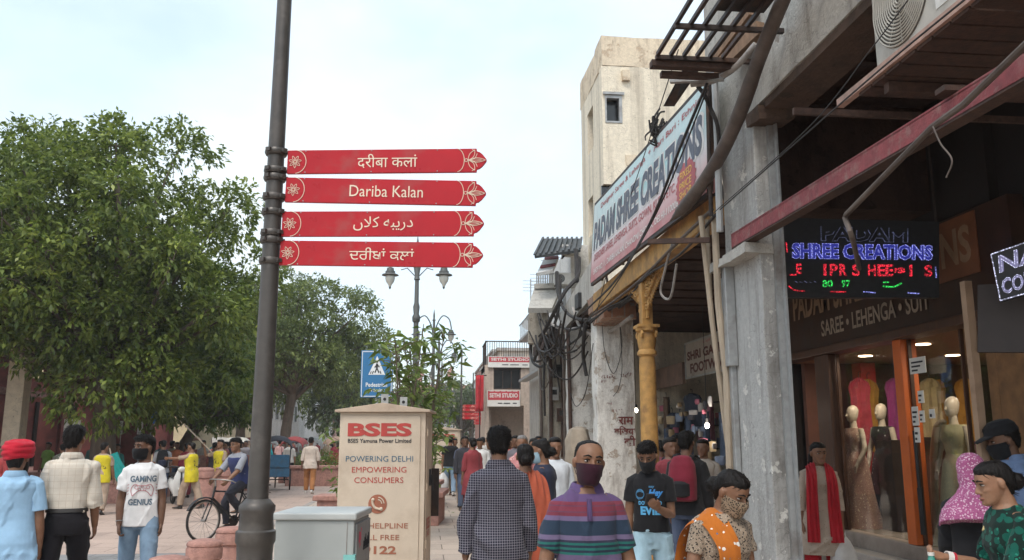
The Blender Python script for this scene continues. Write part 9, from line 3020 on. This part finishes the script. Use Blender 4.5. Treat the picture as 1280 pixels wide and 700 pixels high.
for k, (px, d, face, col, H, fem, lab) in enumerate(far):
 z0 = ROAD_Z if px < 430 else 0.0
 ps = [WALK_L, WALK_R, STAND][k % 3]
 p_ = Person(lab, px, d, H, face + (k * 7) % 20 - 10, z0, dict(ps), [1, 2, 0][k % 3], female=bool(fem), hair='bun' if fem else 'short', seed=80 + k, lod=1)
 m_ = cloth_m('crowd_cloth', col)
 if fem:
  p_.top(m_, hem=0.5, sleeve=1.3, name='kurta', flare=0.02)
  p_.trousers(cloth_m('crowd_salwar', [c * 0.6 for c in col]), 0.03)
 else:
  p_.top(m_, sleeve=[0.6, 1.9, 1.0][k % 3])
  p_.trousers([JEAN_D, KHAKI(), JEAN_M, BLK()][k % 4])
q = W(80, 565, 24)
t = Person('man in a camouflage jacket bending by the notice board', 80, 23.5, 1.62, 30, ROAD_Z, dict(STAND, lean=18), 1, hair='short', seed=120, lod=1)
t.top(print_cloth('camouflage', (0.16, 0.17, 0.13), [((0.32, 0.32, 0.30), 0.25), ((0.05, 0.06, 0.05), 0.22)], 14), sleeve=1.9)
t.trousers(JEAN_D)
walkers = [o for o in bpy.data.objects if o.get('category') == 'person' and o.name in KIDS and len(KIDS[o.name]) and (o.location.y > 27)]
rnd = random.Random(5)
for k in range(46):
 src = walkers[(k * 5 + 3) % len(walkers)]
 left = k % 3 != 2
 px, d = (rnd.uniform(196, 424), rnd.uniform(28, 70)) if left else (rnd.uniform(566, 640), rnd.uniform(33, 70))
 c = copy_tree(src)
 c.location = ground(px, d, ROAD_Z if left else 0.0)
 c.rotation_euler.z += rnd.uniform(-0.6, 0.6) + (math.pi if k % 2 else 0)
 c.scale = [v * rnd.uniform(0.96, 1.05) for v in c.scale]
 c['label'] = 'distant walker in the thick of the crowd on the left plaza' if left else 'distant walker in the thick of the crowd up the footpath'
 c['group'] = 'far crowd on the plaza' if left else 'far crowd on the footpath'
for k in range(20):
 left = k < 9
 px, d = (rnd.uniform(200, 330), rnd.uniform(25, 34)) if left else (rnd.choice((rnd.uniform(556, 606), rnd.uniform(640, 690))), rnd.uniform(15.5, 27))
 c = copy_tree(walkers[(k * 7 + 2) % len(walkers)])
 c.location = ground(px, d, ROAD_Z if left else 0.0)
 c.rotation_euler.z += rnd.uniform(-0.6, 0.6) + (math.pi if k % 2 else 0)
 c['label'] = 'half hidden walker behind the yellow vest workers on the plaza' if left else 'half hidden walker in the crush beside the far pillars and saplings'
 c['group'] = 'walkers behind the yellow vests' if left else 'walkers crowding the footpath'
ricks = [o for o in bpy.data.objects if o.get('category') == 'rickshaw']
for k in range(12):
 c = copy_tree(ricks[(k * 4 + 1) % len(ricks)])
 c.location = ground(rnd.uniform(205, 430), rnd.uniform(46, 88), ROAD_Z)
 c.rotation_euler.z = rnd.uniform(0, 6.28)
 c['label'] = 'cycle rickshaw lost in the distant jam beneath the left trees'
def G_(px, py):
 r, h = ray(px, py)
 return Vector((0, 0, CH)) + r * ((ROAD_Z - CH) / r.z)
scr = [mat('scrap', c, 0.9, 0.1, 9) for c in ((0.6, 0.58, 0.52), (0.35, 0.22, 0.1), (0.2, 0.25, 0.12), (0.5, 0.2, 0.15))]
for k in range(40):
 q = G_(rnd.uniform(0, 420), rnd.uniform(585, 690)) if k < 30 else G_(rnd.uniform(545, 650), rnd.uniform(590, 690))
 b = MB()
 r = rnd.uniform(0.02, 0.07)
 v = [(r * math.cos(a) * rnd.uniform(.6, 1.2), r * math.sin(a) * rnd.uniform(.4, 1), rnd.uniform(0.001, 0.02)) for a in np.linspace(0, 6.28, 8, endpoint=False)] + [(0, 0, rnd.uniform(0.004, 0.03))]
 b.add(v, [(i, (i + 1) % 8, 8) for i in range(8)])
 z = 0.0005 if q.x > -2.8 else ROAD_Z + 0.0045
 o = b.build('paper_scrap', rnd.choice(scr), loc=(q.x, q.y, z), rz=rnd.uniform(0, 6))
 o.modifiers.new('thick', 'SOLIDIFY').thickness = 0.002
 tag(o, 'scrap of paper or dry leaf dropped on the paving', 'scrap', 'scraps scattered on the paving')
# ================================================================ AIR
hz = MB().box(-690, 690, -190, 1390, -1.2, 30).build('haze', [])
hz['kind'] = 'stuff'
hm = bpy.data.materials.new('haze_air')
hm.use_nodes = True
hn = hm.node_tree.nodes
hn.remove(hn['Principled BSDF'])
pv = hn.new('ShaderNodeVolumePrincipled')
pv.inputs['Color'].default_value = (0.93, 0.95, 0.97, 1)
pv.inputs['Density'].default_value = 0.0008
hm.node_tree.links.new(pv.outputs[0], hn['Material Output'].inputs['Volume'])
hz.data.materials.append(hm)
